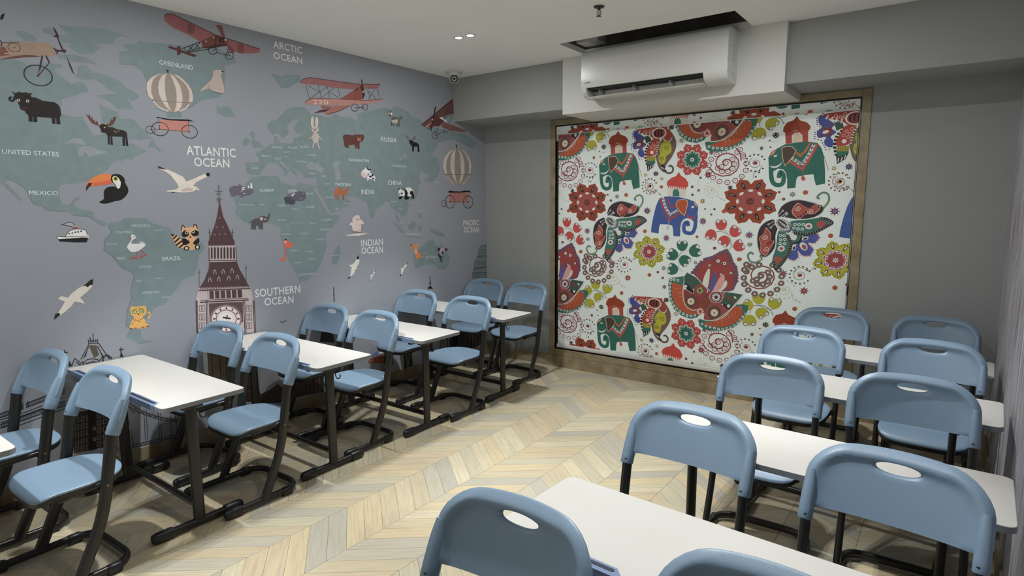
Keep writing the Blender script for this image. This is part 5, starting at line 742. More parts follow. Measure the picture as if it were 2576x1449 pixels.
 ('wall', 'printed_town_houses', 'dark sketched town houses printed behind the nearest left chair', [["P",174,[-4044,463,-3845,457,-3868,194,-4059,213]],["l",175,22,[-4031,428,-4034,399,-4019,399,-4016,429,-4031,428]],["l",175,22,[-4035,384,-4038,354,-4023,355,-4020,385,-4035,384]],["l",175,22,[-4039,339,-4042,310,-4027,310,-4024,340,-4039,339]],["l",175,23,[-4043,295,-4046,265,-4031,265,-4028,295,-4043,295]],["l",175,23,[-4047,250,-4050,220,-4035,220,-4033,250,-4047,250]],["l",175,23,[-4002,427,-4004,397,-3990,398,-3987,428,-4002,427]],["l",175,23,[-4006,383,-4009,353,-3994,353,-3991,383,-4006,383]],["l",175,23,[-4010,338,-4013,308,-3998,308,-3995,338,-4010,338]],["l",175,23,[-4014,293,-4017,263,-4002,263,-3999,293,-4014,293]],["l",175,23,[-4018,248,-4021,218,-4006,218,-4003,248,-4018,248]],["l",175,23,[-3972,426,-3975,396,-3960,397,-3957,427,-3972,426]],["l",175,23,[-3976,381,-3979,351,-3964,352,-3961,382,-3976,381]],["l",175,23,[-3980,336,-3983,306,-3968,306,-3965,336,-3980,336]],["l",175,23,[-3984,291,-3987,261,-3972,261,-3969,291,-3984,291]],["l",175,23,[-3989,246,-3991,215,-3976,216,-3974,246,-3989,246]],["l",175,23,[-3942,425,-3945,395,-3930,395,-3927,426,-3942,425]],["l",175,23,[-3946,380,-3949,350,-3934,350,-3931,380,-3946,380]],["l",175,23,[-3951,334,-3953,304,-3938,304,-3935,335,-3951,334]],["l",175,23,[-3955,289,-3957,259,-3942,259,-3939,289,-3955,289]],["l",175,23,[-3959,243,-3961,213,-3946,213,-3943,243,-3959,243]],["l",175,23,[-3912,424,-3915,394,-3899,394,-3897,425,-3912,424]],["l",175,23,[-3916,378,-3919,348,-3903,348,-3901,379,-3916,378]],["l",175,23,[-3920,333,-3923,302,-3908,302,-3905,333,-3920,333]],["l",175,23,[-3924,287,-3927,256,-3912,256,-3909,287,-3924,287]],["l",175,23,[-3928,241,-3931,210,-3916,210,-3913,241,-3928,241]],["l",175,23,[-3881,423,-3884,392,-3869,393,-3866,423,-3881,423]],["l",175,23,[-3885,377,-3888,346,-3873,347,-3870,377,-3885,377]],["l",175,23,[-3890,331,-3892,300,-3877,300,-3874,331,-3890,331]],["l",175,23,[-3894,285,-3896,254,-3881,254,-3878,285,-3894,285]],["l",175,23,[-3898,239,-3900,208,-3885,208,-3882,239,-3898,239]],["l",176,41,[-4046,443,-3847,436]],["l",176,41,[-4051,394,-3851,385]],["l",176,41,[-4055,345,-3856,334]],["l",176,41,[-4060,295,-3860,282]],["P",176,[-3962,464,-3922,460,-3941,198,-3982,202]],["R",177,23,-3940,334,7,-2,-1,-8],["R",177,23,-3944,265,7,-2,-1,-8]]),
 ('wall', 'printed_monument', 'dark ornate monument printed behind the chair below SOUTHERN OCEAN', [["P",178,[-2888,486,-2875,492,-2871,451,-2853,431,-2839,349,-2822,265,-2816,199,-2963,240,-2937,342,-2918,431]],["l",179,43,[-2912,414,-2861,408]],["l",179,44,[-2929,362,-2839,352]],["l",179,44,[-2939,311,-2830,292]],["l",179,43,[-2898,442,-2918,243]],["l",179,44,[-2867,419,-2873,231]],["P",180,[-2822,258,-2736,274,-2672,304,-2626,259,-2605,134,-2827,183]]]),
 ('wall', 'printed_dome', 'dark dome and columns printed behind the second left desk', [["P",181,[-2251,600,-2241,640,-2212,665,-2169,647,-2122,604,-2109,532,-2261,568]],["l",182,78,[-2004,604,-2009,448]],["l",182,78,[-1983,601,-1987,444]],["l",182,79,[-1962,597,-1966,439]],["l",182,79,[-1940,593,-1944,435]],["P",183,[-2399,715,-2313,683,-2329,608,-2418,645]]]),
 ('wall', 'printed_houses', 'small red and blue houses printed behind the third left desk', [["P",184,[-1714,328,-1665,356,-1597,368,-1539,349,-1543,269,-1687,296]],["P",185,[-1753,292,-1686,319,-1561,315,-1555,225,-1745,267]],["P",186,[-1627,348,-1569,344,-1570,328,-1623,332]],["l",187,61,[-1734,299,-1561,296]],["l",187,60,[-1667,315,-1665,257]],["l",187,61,[-1609,314,-1608,245]],["l",187,61,[-1559,349,-1560,226]],["P",188,[-1550,340,-1465,346,-1446,197,-1555,218]]]),
 ('wall', 'printed_colonnade', 'dark colonnade building printed behind the third left desk', [["P",89,[-762,341,-586,387,-81,359,-81,-17,-781,122]],["l",189,52,[-713,336,-713,134]],["l",189,52,[-660,335,-660,123]],["l",189,52,[-607,334,-607,112]],["l",189,53,[-553,333,-553,100]],["l",189,53,[-498,332,-498,89]],["l",189,53,[-443,331,-443,77]],["l",189,54,[-386,330,-386,66]],["l",189,54,[-329,329,-329,54]],["l",189,55,[-271,328,-271,42]],["l",189,55,[-213,327,-212,29]],["l",189,55,[-153,325,-152,17]]]),
 ('wall', 'printed_street', 'dark street scene printed low on the mural between the left desks', [["P",190,[-2517,368,-2442,385,-2330,342,-2242,350,-2243,129,-2524,152]],["l",191,40,[-2505,332,-2510,199]],["l",191,40,[-2469,307,-2473,189]],["l",191,40,[-2433,281,-2436,180]],["l",191,41,[-2394,306,-2398,170]],["l",191,41,[-2357,280,-2360,160]],["l",191,41,[-2319,253,-2322,150]],["l",191,41,[-2279,278,-2283,139]],["l",192,55,[-2515,284,-2248,260]],["l",192,55,[-2519,225,-2252,191]],["l",192,53,[-2474,358,-2502,146]],["P",193,[-1313,275,-1206,269,-1188,38,-1307,46]],["l",194,48,[-1277,252,-1263,72]],["l",194,48,[-1234,251,-1274,58]]]),
 ('wall', 'printed_lettering', 'cream ARCTIC OCEAN lettering', [["T",84,"ARCTIC",1,51,-2535,2889,-2286,2890],["T",84,"OCEAN",1,49,-2538,2810,-2289,2813]]),
 ('wall', 'printed_lettering', 'cream ATLANTIC OCEAN lettering', [["T",84,"ATLANTIC",1,61,-3239,2057,-2889,2058],["T",84,"OCEAN",1,58,-3193,1983,-2943,1983]]),
 ('wall', 'printed_lettering', 'cream SOUTHERN OCEAN lettering', [["T",84,"SOUTHERN",1,60,-2812,1020,-2421,1010],["T",84,"OCEAN",1,58,-2741,946,-2488,933]]),
 ('wall', 'printed_lettering', 'cream INDIAN OCEAN lettering', [["T",84,"INDIAN",1,59,-1780,1344,-1525,1343],["T",84,"OCEAN",1,58,-1780,1278,-1529,1272]]),
 ('wall', 'printed_lettering', 'cream PACIFIC OCEAN lettering', [["T",84,"PACIFIC",1,60,-394,1482,-130,1480],["T",84,"OCEAN",1,58,-386,1411,-137,1402]]),
 ('wall', 'printed_lettering', 'UNITED STATES lettering', [["T",195,"UNITED STATES",0,25,-4231,2002,-3970,2001]]),
 ('wall', 'printed_lettering', 'GREENLAND lettering', [["T",195,"GREENLAND",0,29,-3366,2623,-3152,2623]]),
 ('wall', 'printed_lettering', 'MEXICO lettering', [["T",195,"MEXICO",0,23,-4132,1780,-3995,1778]]),
 ('wall', 'printed_lettering', 'country names printed on South America', [["T",195,"BRAZIL",0,25,-3452,1350,-3332,1346],["T",196,"VENEZUELA",0,16,-3623,1580,-3513,1579],["T",196,"COLOMBIA",0,15,-3720,1542,-3620,1541],["T",196,"PERU",0,15,-3719,1377,-3670,1376],["T",196,"BOLIVIA",0,15,-3595,1314,-3524,1311],["T",196,"ECUADOR",0,9,-3774,1475,-3711,1472],["T",196,"GUYANA",0,9,-3483,1549,-3434,1550],["T",196,"PARAGUAY",0,9,-3504,1231,-3457,1229],["T",196,"CHILE",0,11,-3624,1225,-3594,1223],["T",196,"ARGENTINA",0,17,-3596,1142,-3488,1135],["T",196,"URUGUAY",0,11,-3474,1101,-3416,1097]]),
 ('wall', 'printed_lettering', 'country names printed on Africa', [["T",195,"ALGERIA",0,22,-2721,1814,-2602,1816],["T",195,"LIBYA",0,22,-2480,1812,-2401,1813],["T",196,"EGYPT",0,16,-2317,1795,-2249,1797],["T",196,"MAURITANIA",0,10,-2890,1712,-2772,1711],["T",196,"MALI",0,11,-2728,1713,-2684,1712],["T",196,"NIGER",0,12,-2572,1703,-2516,1703],["T",196,"CHAD",0,12,-2460,1677,-2405,1677],["T",196,"SUDAN",0,17,-2324,1690,-2249,1689],["T",196,"NIGERIA",0,12,-2587,1592,-2512,1590],["T",196,"KENYA",0,14,-2302,1558,-2234,1556],["T",196,"ETHIOPIA",0,16,-2182,1581,-2081,1581],["T",196,"SOMALIA",0,16,-2201,1503,-2101,1501],["T",196,"KENYA",0,13,-2387,1478,-2314,1476],["T",196,"CAMEROON",0,12,-2568,1480,-2473,1478],["T",196,"ANGOLA",0,15,-2494,1345,-2403,1342],["T",196,"SOUTH AFRICA",0,18,-2430,1145,-2268,1140],["T",196,"CENTRAL AFRICAN REPUBLIC",0,7,-2473,1569,-2359,1565],["T",196,"ZAMBIA",0,10,-2349,1332,-2277,1329],["T",196,"ZIMBABWE",0,9,-2324,1270,-2247,1266],["T",196,"NAMIBIA",0,10,-2461,1249,-2402,1246],["T",196,"TANZANIA",0,11,-2240,1423,-2163,1421],["T",196,"MADAGASCAR",0,8,-2102,1283,-2016,1280]]),
 ('wall', 'printed_lettering', 'country names printed on Asia and Australia', [["T",195,"PAKISTAN",0,27,-2026,1872,-1866,1871],["T",195,"INDIA",0,40,-1755,1805,-1608,1804],["T",195,"CHINA",0,39,-1440,1893,-1270,1895],["T",195,"KAZAKHSTAN",0,23,-1870,2084,-1656,2086],["T",196,"MONGOLIA",0,22,-1376,2056,-1198,2059],["T",196,"AUSTRALIA",0,26,-979,1176,-807,1167],["T",196,"INDONESIA",0,19,-1221,1419,-1050,1413],["T",196,"SAUDI ARABIA",0,9,-2142,1771,-2050,1771],["T",196,"YEMEN",0,9,-2047,1672,-2000,1672],["T",196,"OMAN",0,9,-1949,1721,-1903,1721],["T",196,"MYANMAR",0,10,-1417,1732,-1339,1733],["T",196,"LAOS",0,9,-1310,1712,-1272,1713],["T",196,"THAILAND",0,9,-1335,1665,-1270,1665],["T",196,"PHILIPPINES",0,9,-1071,1643,-989,1642],["T",196,"MALAYSIA",0,9,-1321,1534,-1248,1532],["T",196,"IRAN",0,14,-2128,1879,-2079,1880],["T",196,"JAPAN",0,10,-810,1925,-763,1926]]),
 ('wall', 'printed_lettering', 'RUSSIA lettering', [["T",195,"RUSSIA",0,39,-1503,2281,-1316,2283]]),
 ('wall', 'printed_lettering', 'country names printed on Europe', [["T",196,"GERMANY",0,14,-2598,2143,-2503,2147],["T",196,"POLAND",0,15,-2459,2151,-2376,2154],["T",196,"BELARUS",0,16,-2349,2163,-2265,2169],["T",196,"FRANCE",0,16,-2684,2074,-2607,2076],["T",196,"ITALY",0,15,-2574,2059,-2526,2062],["T",196,"SPAIN",0,14,-2774,1980,-2721,1981],["T",196,"UKRAINE",0,13,-2292,2105,-2204,2109],["T",196,"ROMANIA",0,13,-2389,2049,-2295,2051],["T",196,"TURKEY",0,15,-2286,1957,-2216,1959],["T",196,"IRAQ",0,15,-2159,1940,-2112,1941],["T",196,"CZECHIA",0,8,-2498,2117,-2445,2119],["T",196,"AUSTRIA",0,8,-2500,2082,-2461,2083]]),
 ('blind', 'printed_elephant', None, [["l",197,42,[1816,2071,1837,2011,1855,1957]],["P",198,[1524,2272,1693,2279,1697,2184,1598,2183,1533,2177]],["P",199,[1507,2279,1510,2309,1533,2344,1581,2359,1604,2390,1628,2355,1682,2334,1709,2302,1706,2279,1693,2267,1602,2279,1524,2266]],["P",84,[1579,2183,1576,2242,1596,2260,1631,2261,1652,2240,1657,2187]],["P",200,[1585,2184,1584,2237,1600,2253,1629,2254,1645,2236,1650,2189]],["P",201,[1406,2076,1426,2118,1468,2144,1529,2175,1598,2182,1698,2185,1765,2171,1795,2131,1816,2071,1832,1952,1838,1856,1773,1843,1758,1894,1751,1930,1691,1926,1637,1915,1627,1891,1625,1827,1564,1822,1559,1880,1548,1948,1526,1976,1484,1984,1450,1963,1414,1995]],["c",201,346,[1430,2038,1433,1951,1448,1880,1485,1852,1525,1863,1533,1909,1526,1946,1502,1952,1495,1909]],["c",84,49,[1461,1901,1456,1954,1479,1977,1516,1972,1544,1945,1559,1880]],["l",202,204,[1570,2039,1666,1975,1711,2046,1765,2162]],["l",84,242,[1586,2063,1642,2021,1669,2017,1704,2076,1745,2169]],["P",203,[1591,2062,1609,2062,1610,2045,1592,2044]],["P",84,[1596,2057,1604,2058,1604,2049,1597,2049]],["P",203,[1615,2043,1633,2043,1634,2026,1617,2025]],["P",84,[1620,2038,1628,2039,1629,2030,1621,2030]],["P",203,[1639,2030,1657,2030,1658,2013,1641,2012]],["P",84,[1644,2025,1652,2026,1653,2017,1645,2017]],["P",203,[1663,2032,1680,2032,1681,2015,1664,2014]],["P",84,[1668,2027,1676,2028,1676,2019,1669,2019]],["P",203,[1681,2056,1698,2057,1699,2040,1682,2039]],["P",84,[1685,2052,1693,2052,1694,2044,1686,2044]],["P",203,[1695,2085,1712,2085,1713,2068,1696,2067]],["P",84,[1699,2080,1707,2081,1708,2072,1700,2072]],["P",203,[1708,2114,1725,2114,1726,2098,1709,2097]],["P",84,[1713,2110,1721,2110,1721,2101,1714,2101]],["P",203,[1721,2143,1738,2144,1739,2127,1722,2126]],["P",84,[1725,2139,1733,2139,1733,2131,1726,2131]],["P",203,[1733,2171,1750,2172,1751,2155,1734,2154]],["P",84,[1738,2167,1746,2167,1746,2159,1739,2158]],["l",204,156,[1616,2107,1647,2078,1681,2113,1715,2174]],["P",205,[1501,2149,1537,2161,1581,2159,1616,2123,1605,2089,1572,2040,1535,2002,1516,2053]],["P",206,[1508,2144,1537,2155,1578,2153,1608,2122,1600,2092,1566,2045,1537,2011,1522,2053]],["S",84,[1421,2008,1463,2005,1501,2023,1509,2041,1508,2020,1484,1996,1446,1991]],["E",84,1458,2086,13,-1,0,-7],["l",84,37,[1462,2086,1475,2098]],["P",207,[1413,2082,1426,2118,1464,2141,1461,2117,1427,2088]],["P",208,[1423,2097,1435,2115,1457,2129,1454,2120,1432,2097]],["l",202,55,[1668,1972,1674,1926]],["S",202,[1674,1923,1695,1895,1682,1881,1666,1890,1664,1908]]]),
 ('blind', 'printed_elephant', None, [["P",209,[2111,1865,2285,1847,2276,1764,2111,1774]],["P",84,[2153,1772,2152,1818,2168,1844,2208,1843,2229,1811,2231,1769]],["P",210,[2160,1773,2159,1815,2173,1836,2204,1836,2222,1808,2223,1770]],["P",211,[2100,1880,2108,1909,2144,1937,2186,1950,2212,1986,2234,1951,2276,1927,2301,1887,2302,1861,2285,1846,2189,1858,2110,1865]],["l",211,81,[2119,1847,2121,1870]],["l",211,81,[2139,1845,2141,1868]],["l",211,81,[2159,1842,2160,1865]],["l",211,81,[2179,1840,2180,1863]],["l",211,81,[2199,1838,2200,1861]],["l",211,80,[2219,1836,2220,1859]],["l",211,80,[2238,1834,2240,1857]],["l",211,80,[2258,1832,2259,1855]],["l",211,80,[2278,1830,2279,1853]],["P",212,[2397,1684,2372,1715,2316,1741,2216,1765,2125,1772,2057,1767,2027,1740,2003,1682,1980,1586,1964,1490,1962,1442,2036,1432,2040,1492,2049,1519,2133,1517,2164,1506,2174,1477,2180,1412,2241,1411,2244,1472,2254,1542,2283,1572,2324,1578,2361,1549,2391,1590,2398,1647]],["c",212,337,[2381,1607,2377,1504,2356,1449,2314,1442,2281,1458,2274,1499,2283,1531,2307,1537,2316,1505]],["c",84,46,[2241,1472,2254,1542,2286,1570,2325,1571,2346,1543,2352,1497,2340,1463]],["l",213,188,[2042,1758,2089,1634,2133,1559,2198,1597,2239,1629]],["l",84,234,[2064,1767,2097,1670,2141,1604,2214,1646]],["P",203,[2059,1757,2075,1757,2076,1741,2060,1741]],["P",84,[2064,1753,2071,1752,2071,1745,2064,1745]],["P",203,[2070,1726,2086,1726,2087,1710,2071,1710]],["P",84,[2075,1721,2082,1721,2082,1714,2075,1714]],["P",203,[2083,1695,2100,1695,2100,1679,2084,1679]],["P",84,[2088,1691,2095,1691,2096,1684,2088,1684]],["P",203,[2096,1666,2112,1666,2112,1650,2096,1650]],["P",84,[2100,1661,2107,1661,2108,1654,2100,1654]],["P",203,[2110,1638,2126,1638,2127,1622,2111,1622]],["P",84,[2115,1633,2122,1633,2122,1626,2115,1626]],["P",203,[2127,1616,2143,1616,2143,1599,2127,1599]],["P",84,[2131,1611,2139,1611,2139,1604,2131,1604]],["P",203,[2148,1613,2164,1614,2164,1597,2148,1597]],["P",84,[2152,1609,2160,1609,2160,1602,2152,1602]],["P",203,[2166,1624,2182,1624,2182,1608,2166,1608]],["P",84,[2170,1619,2178,1619,2178,1612,2170,1612]],["P",203,[2186,1637,2201,1637,2202,1621,2186,1621]],["P",84,[2190,1632,2197,1632,2197,1625,2190,1625]],["P",203,[2203,1653,2219,1653,2219,1637,2204,1637]],["P",84,[2208,1649,2215,1649,2215,1642,2208,1642]],["l",214,140,[2105,1766,2153,1664,2196,1701]],["P",215,[2297,1738,2265,1744,2214,1741,2190,1707,2202,1667,2235,1630,2276,1592,2292,1647,2306,1704]],["P",216,[2292,1733,2265,1739,2217,1736,2197,1707,2207,1670,2239,1635,2273,1600,2286,1647,2299,1704]],["S",217,[2293,1626,2318,1595,2359,1587,2388,1601,2363,1573,2313,1575]],["E",84,2350,1675,14,0,0,-11],["P",218,[2348,1732,2372,1715,2397,1684,2394,1664,2361,1698]],["P",219,[2359,1718,2388,1685,2385,1678,2363,1701]],["l",220,47,[2132,1558,2130,1505]],["S",221,[2128,1508,2139,1479,2122,1468,2106,1481]]]),
 ('blind', 'printed_moth', None, [["E",222,1789,2393,5,0,0,-5],["E",222,1776,2381,5,0,0,-5],["E",222,1763,2370,5,0,0,-5],["E",222,1750,2358,5,0,0,-5],["E",222,1752,2342,5,0,0,-5],["E",222,1753,2327,5,0,0,-5],["E",222,1755,2311,5,0,0,-5],["E",222,1773,2298,5,0,0,-5],["E",222,1791,2285,5,0,0,-5],["E",222,1775,2274,5,0,0,-5],["E",222,1759,2263,5,0,0,-5],["E",222,1743,2253,5,0,0,-5],["E",222,1743,2237,5,0,0,-5],["E",222,1743,2221,5,0,0,-5],["E",222,1743,2205,5,0,0,-5],["E",222,1767,2196,5,0,0,-5],["E",222,1790,2188,5,0,0,-5],["E",222,1801,2169,5,0,0,-5],["E",222,1812,2151,5,0,0,-5],["E",222,1820,2133,5,0,0,-5],["E",222,1828,2115,5,0,0,-5],["E",222,1852,2118,5,0,0,-5],["S",223,[1760,2358,1792,2379,1838,2340,1878,2303,1859,2275,1892,2244,1855,2211,1881,2174,1876,2133,1831,2141,1810,2178,1822,2213,1770,2210,1756,2252,1788,2291,1768,2316]],["S",224,[1767,2357,1792,2372,1812,2342,1807,2310,1777,2315]],["S",224,[1826,2177,1855,2193,1878,2168,1873,2136,1837,2147]],["S",225,[1795,2273,1853,2281,1860,2234,1816,2222]],["E",84,1818,2251,22,6,5,-12],["P",226,[1871,2326,1928,2322,1942,2275,1892,2255]],["P",227,[1789,2386,1824,2391,1951,2396,2093,2393,2094,2362,2053,2291,1966,2291,1928,2322,1825,2353]],["l",84,105,[1813,2348,1830,2378]],["l",84,105,[1846,2331,1862,2361]],["l",84,105,[1885,2317,1891,2351]],["l",84,104,[1920,2309,1926,2343]],["R",228,46,1882,2366,11,-1,0,-10],["R",228,46,1914,2358,11,-1,0,-10],["R",228,46,1945,2373,11,-1,0,-10],["R",228,46,1943,2353,11,-1,0,-10],["S",229,[2094,2368,2137,2331,2172,2272,2178,2204,2144,2126,2103,2070,2080,2025,2075,1985,2024,2028,1997,2098,1982,2180,2006,2237,2041,2280]],["c",230,161,[2054,2061,2069,2014,2106,1981,2148,1988,2156,2022,2134,2045,2113,2037]],["P",227,[2069,2381,2125,2343,2136,2285,2079,2266]],["c",231,91,[2053,2291,2085,2263,2121,2264,2136,2291]],["S",232,[2060,2262,2115,2256,2136,2206,2131,2161,2089,2134,2084,2089,2060,2061,2023,2080,2015,2132,2033,2160,2019,2201]],["l",233,46,[2100,2202,2100,2200,2099,2197,2096,2196,2092,2196,2087,2199,2085,2204,2085,2209,2089,2214,2096,2216,2104,2215,2111,2209,2114,2200,2112,2191,2105,2185,2095,2182,2083,2186,2074,2194,2070,2206,2074,2219]],["l",233,46,[2051,2116,2052,2114,2051,2111,2048,2110,2044,2110,2040,2112,2037,2117,2038,2122,2041,2127,2048,2129,2055,2127,2062,2122,2065,2114,2063,2106,2056,2100,2046,2097,2036,2100,2027,2108,2024,2120,2027,2131]],["R",233,35,2033,2198,14,-1,0,-13],["l",234,150,[2048,2056,2080,2031]],["l",84,81,[2046,2032,2068,2023]],["l",234,104,[2074,2008,2096,1999]],["l",84,58,[2086,2016,2109,1995]],["c",235,199,[1962,2283,1908,2231,1889,2185,1888,2127,1903,2067]],["l",84,104,[1941,2284,1964,2264]],["l",84,104,[1924,2267,1947,2247]],["l",84,105,[1906,2250,1929,2229]],["l",84,105,[1889,2226,1918,2213]],["l",84,105,[1879,2203,1908,2191]],["l",84,105,[1873,2172,1904,2169]],["l",84,106,[1872,2143,1903,2140]],["l",84,106,[1876,2111,1906,2116]],["l",84,106,[1883,2084,1913,2089]],["S",236,[1954,2286,2029,2281,1997,2214,1986,2151,1908,2138,1894,2185,1921,2230]],["E",84,1950,2172,17,-1,0,-16],["R",237,46,1962,2245,11,-1,0,-10],["R",237,46,1984,2226,11,-1,0,-10],["R",237,47,1943,2216,11,-1,0,-10],["R",237,46,1975,2201,11,-1,0,-10],["R",237,46,1997,2260,11,-1,0,-10],["P",238,[1898,2139,1989,2136,1986,2093,1902,2097]],["l",239,41,[1913,2103,1913,2134]],["l",239,41,[1929,2103,1928,2133]],["l",239,41,[1945,2102,1944,2132]],["l",239,41,[1961,2101,1960,2131]],["l",239,41,[1977,2100,1976,2131]],["P",240,[1901,2100,1986,2096,1969,2044,1914,2038]],["P",241,[1900,2076,1911,2002,1967,2038,1988,2090,1960,2065,1923,2058]],["l",84,71,[1920,2049,1917,2017]],["l",84,70,[1945,2054,1938,2024]],["l",84,64,[1968,2068,1960,2039]],["l",84,69,[2020,2275,2036,2268]],["l",84,69,[2011,2257,2027,2249]],["l",84,69,[2002,2238,2018,2231]],["l",84,69,[1996,2217,2013,2213]],["l",84,69,[1992,2197,2010,2193]],["l",84,69,[1989,2177,2006,2173]],["l",84,70,[1986,2157,2003,2153]],["E",242,2015,2339,67,8,13,-50],["E",243,2015,2339,55,7,10,-40],["c",244,127,[1985,2370,1978,2342,1983,2316]],["c",244,126,[2013,2368,2006,2340,2011,2314]],["c",244,126,[2041,2366,2034,2338,2039,2312]]]),
 ('blind', 'printed_flower', None, [["P",245,[2440,2083,2462,2064,2465,2044,2471,2026,2454,2017,2438,2005,2410,2010,2414,1983,2401,1967,2392,1950,2373,1956,2352,1960,2333,1982,2316,1961,2294,1960,2275,1955,2265,1972,2251,1990,2253,2017,2225,2015,2207,2029,2188,2039,2194,2058,2196,2079,2218,2095,2195,2113,2192,2134,2186,2153,2204,2162,2221,2173,2249,2169,2246,2196,2259,2212,2268,2228,2287,2221,2309,2217,2327,2195,2345,2214,2366,2216,2385,2220,2394,2202,2408,2185,2406,2159,2433,2160,2450,2146,2468,2136,2463,2118,2461,2098]],["E",84,2438,2084,3,0,0,-3],["E",84,2445,2069,3,0,0,-3],["E",84,2448,2053,3,0,0,-3],["E",84,2446,2038,3,0,0,-3],["E",84,2438,2025,3,0,0,-3],["E",84,2425,2016,3,0,0,-3],["E",84,2410,2011,3,0,0,-3],["E",84,2404,1997,3,0,0,-3],["E",84,2395,1984,3,0,0,-3],["E",84,2382,1976,3,0,0,-3],["E",84,2366,1973,3,0,0,-3],["E",84,2350,1976,3,0,0,-3],["E",84,2334,1983,3,0,0,-3],["E",84,2319,1978,3,0,0,-3],["E",84,2303,1976,3,0,0,-3],["E",84,2286,1979,3,0,0,-3],["E",84,2272,1988,3,0,0,-3],["E",84,2262,2002,3,0,0,-3],["E",84,2255,2017,3,0,0,-3],["E",84,2240,2024,3,0,0,-3],["E",84,2225,2034,3,0,0,-3],["E",84,2215,2047,3,0,0,-3],["E",84,2211,2063,3,0,0,-3],["E",84,2213,2079,3,0,0,-3],["E",84,2220,2094,3,0,0,-3],["E",84,2213,2109,3,0,0,-3],["E",84,2210,2125,3,0,0,-3],["E",84,2212,2140,3,0,0,-3],["E",84,2221,2153,3,0,0,-3],["E",84,2234,2162,3,0,0,-3],["E",84,2250,2167,3,0,0,-3],["E",84,2256,2181,3,0,0,-3],["E",84,2265,2194,3,0,0,-3],["E",84,2278,2202,3,0,0,-3],["E",84,2294,2204,3,0,0,-3],["E",84,2311,2201,3,0,0,-3],["E",84,2327,2193,3,0,0,-3],["E",84,2341,2198,3,0,0,-3],["E",84,2358,2200,3,0,0,-3],["E",84,2374,2196,3,0,0,-3],["E",84,2387,2187,3,0,0,-3],["E",84,2398,2174,3,0,0,-3],["E",84,2404,2158,3,0,0,-3],["E",84,2419,2152,3,0,0,-3],["E",84,2433,2142,3,0,0,-3],["E",84,2442,2129,3,0,0,-3],["E",84,2446,2113,3,0,0,-3],["E",84,2444,2098,3,0,0,-3],["E",246,2425,2046,14,-6,-2,-5],["E",246,2372,1996,6,-14,-5,-2],["E",246,2294,2000,-6,-13,-5,2],["E",246,2236,2056,-14,-5,-2,5],["E",246,2234,2132,-14,6,2,5],["E",246,2289,2182,-6,14,5,2],["E",246,2367,2176,5,13,5,-2],["E",246,2423,2121,14,5,2,-5],["P",84,[2418,2084,2415,2074,2406,2066,2394,2060,2399,2048,2400,2035,2395,2026,2385,2021,2372,2021,2359,2026,2353,2015,2345,2006,2333,2003,2322,2007,2313,2016,2306,2028,2293,2024,2280,2025,2269,2031,2263,2041,2263,2054,2267,2066,2254,2072,2245,2082,2241,2093,2244,2103,2253,2112,2265,2117,2260,2130,2260,2142,2265,2152,2275,2157,2288,2156,2302,2151,2307,2163,2316,2171,2327,2174,2339,2170,2348,2160,2354,2148,2367,2152,2380,2151,2390,2145,2396,2135,2397,2123,2392,2111,2405,2104,2414,2095]],["P",201,[2412,2085,2409,2075,2401,2067,2389,2063,2394,2051,2395,2039,2391,2030,2381,2025,2369,2026,2356,2032,2352,2020,2344,2012,2333,2009,2323,2012,2314,2022,2308,2034,2296,2029,2284,2029,2273,2035,2268,2044,2268,2056,2273,2068,2260,2074,2251,2082,2247,2092,2250,2102,2259,2110,2271,2115,2266,2127,2265,2139,2269,2148,2279,2152,2292,2151,2304,2146,2309,2157,2317,2165,2327,2168,2338,2164,2347,2155,2352,2143,2364,2147,2377,2147,2386,2142,2392,2132,2392,2120,2387,2109,2399,2103,2409,2095]],["R",247,45,2391,2086,14,-1,1,-13],["R",247,45,2375,2045,14,-1,1,-13],["R",247,45,2333,2030,14,-1,0,-13],["R",247,45,2288,2049,14,-1,0,-14],["R",247,45,2269,2091,14,-1,0,-14],["R",247,45,2285,2132,14,-1,0,-13],["R",247,45,2328,2147,14,-1,0,-13],["R",247,45,2372,2128,14,-1,1,-13],["E",248,2330,2089,53,-2,2,-52],["E",84,2343,2088,6,0,0,-6],["E",84,2340,2079,6,0,0,-6],["E",84,2331,2076,6,0,0,-6],["E",84,2322,2080,6,0,0,-6],["E",84,2318,2089,6,0,0,-6],["E",84,2321,2098,6,0,0,-6],["E",84,2330,2101,6,0,0,-6],["E",84,2339,2097,6,0,0,-6],["E",203,2330,2089,5,0,0,-4]]),
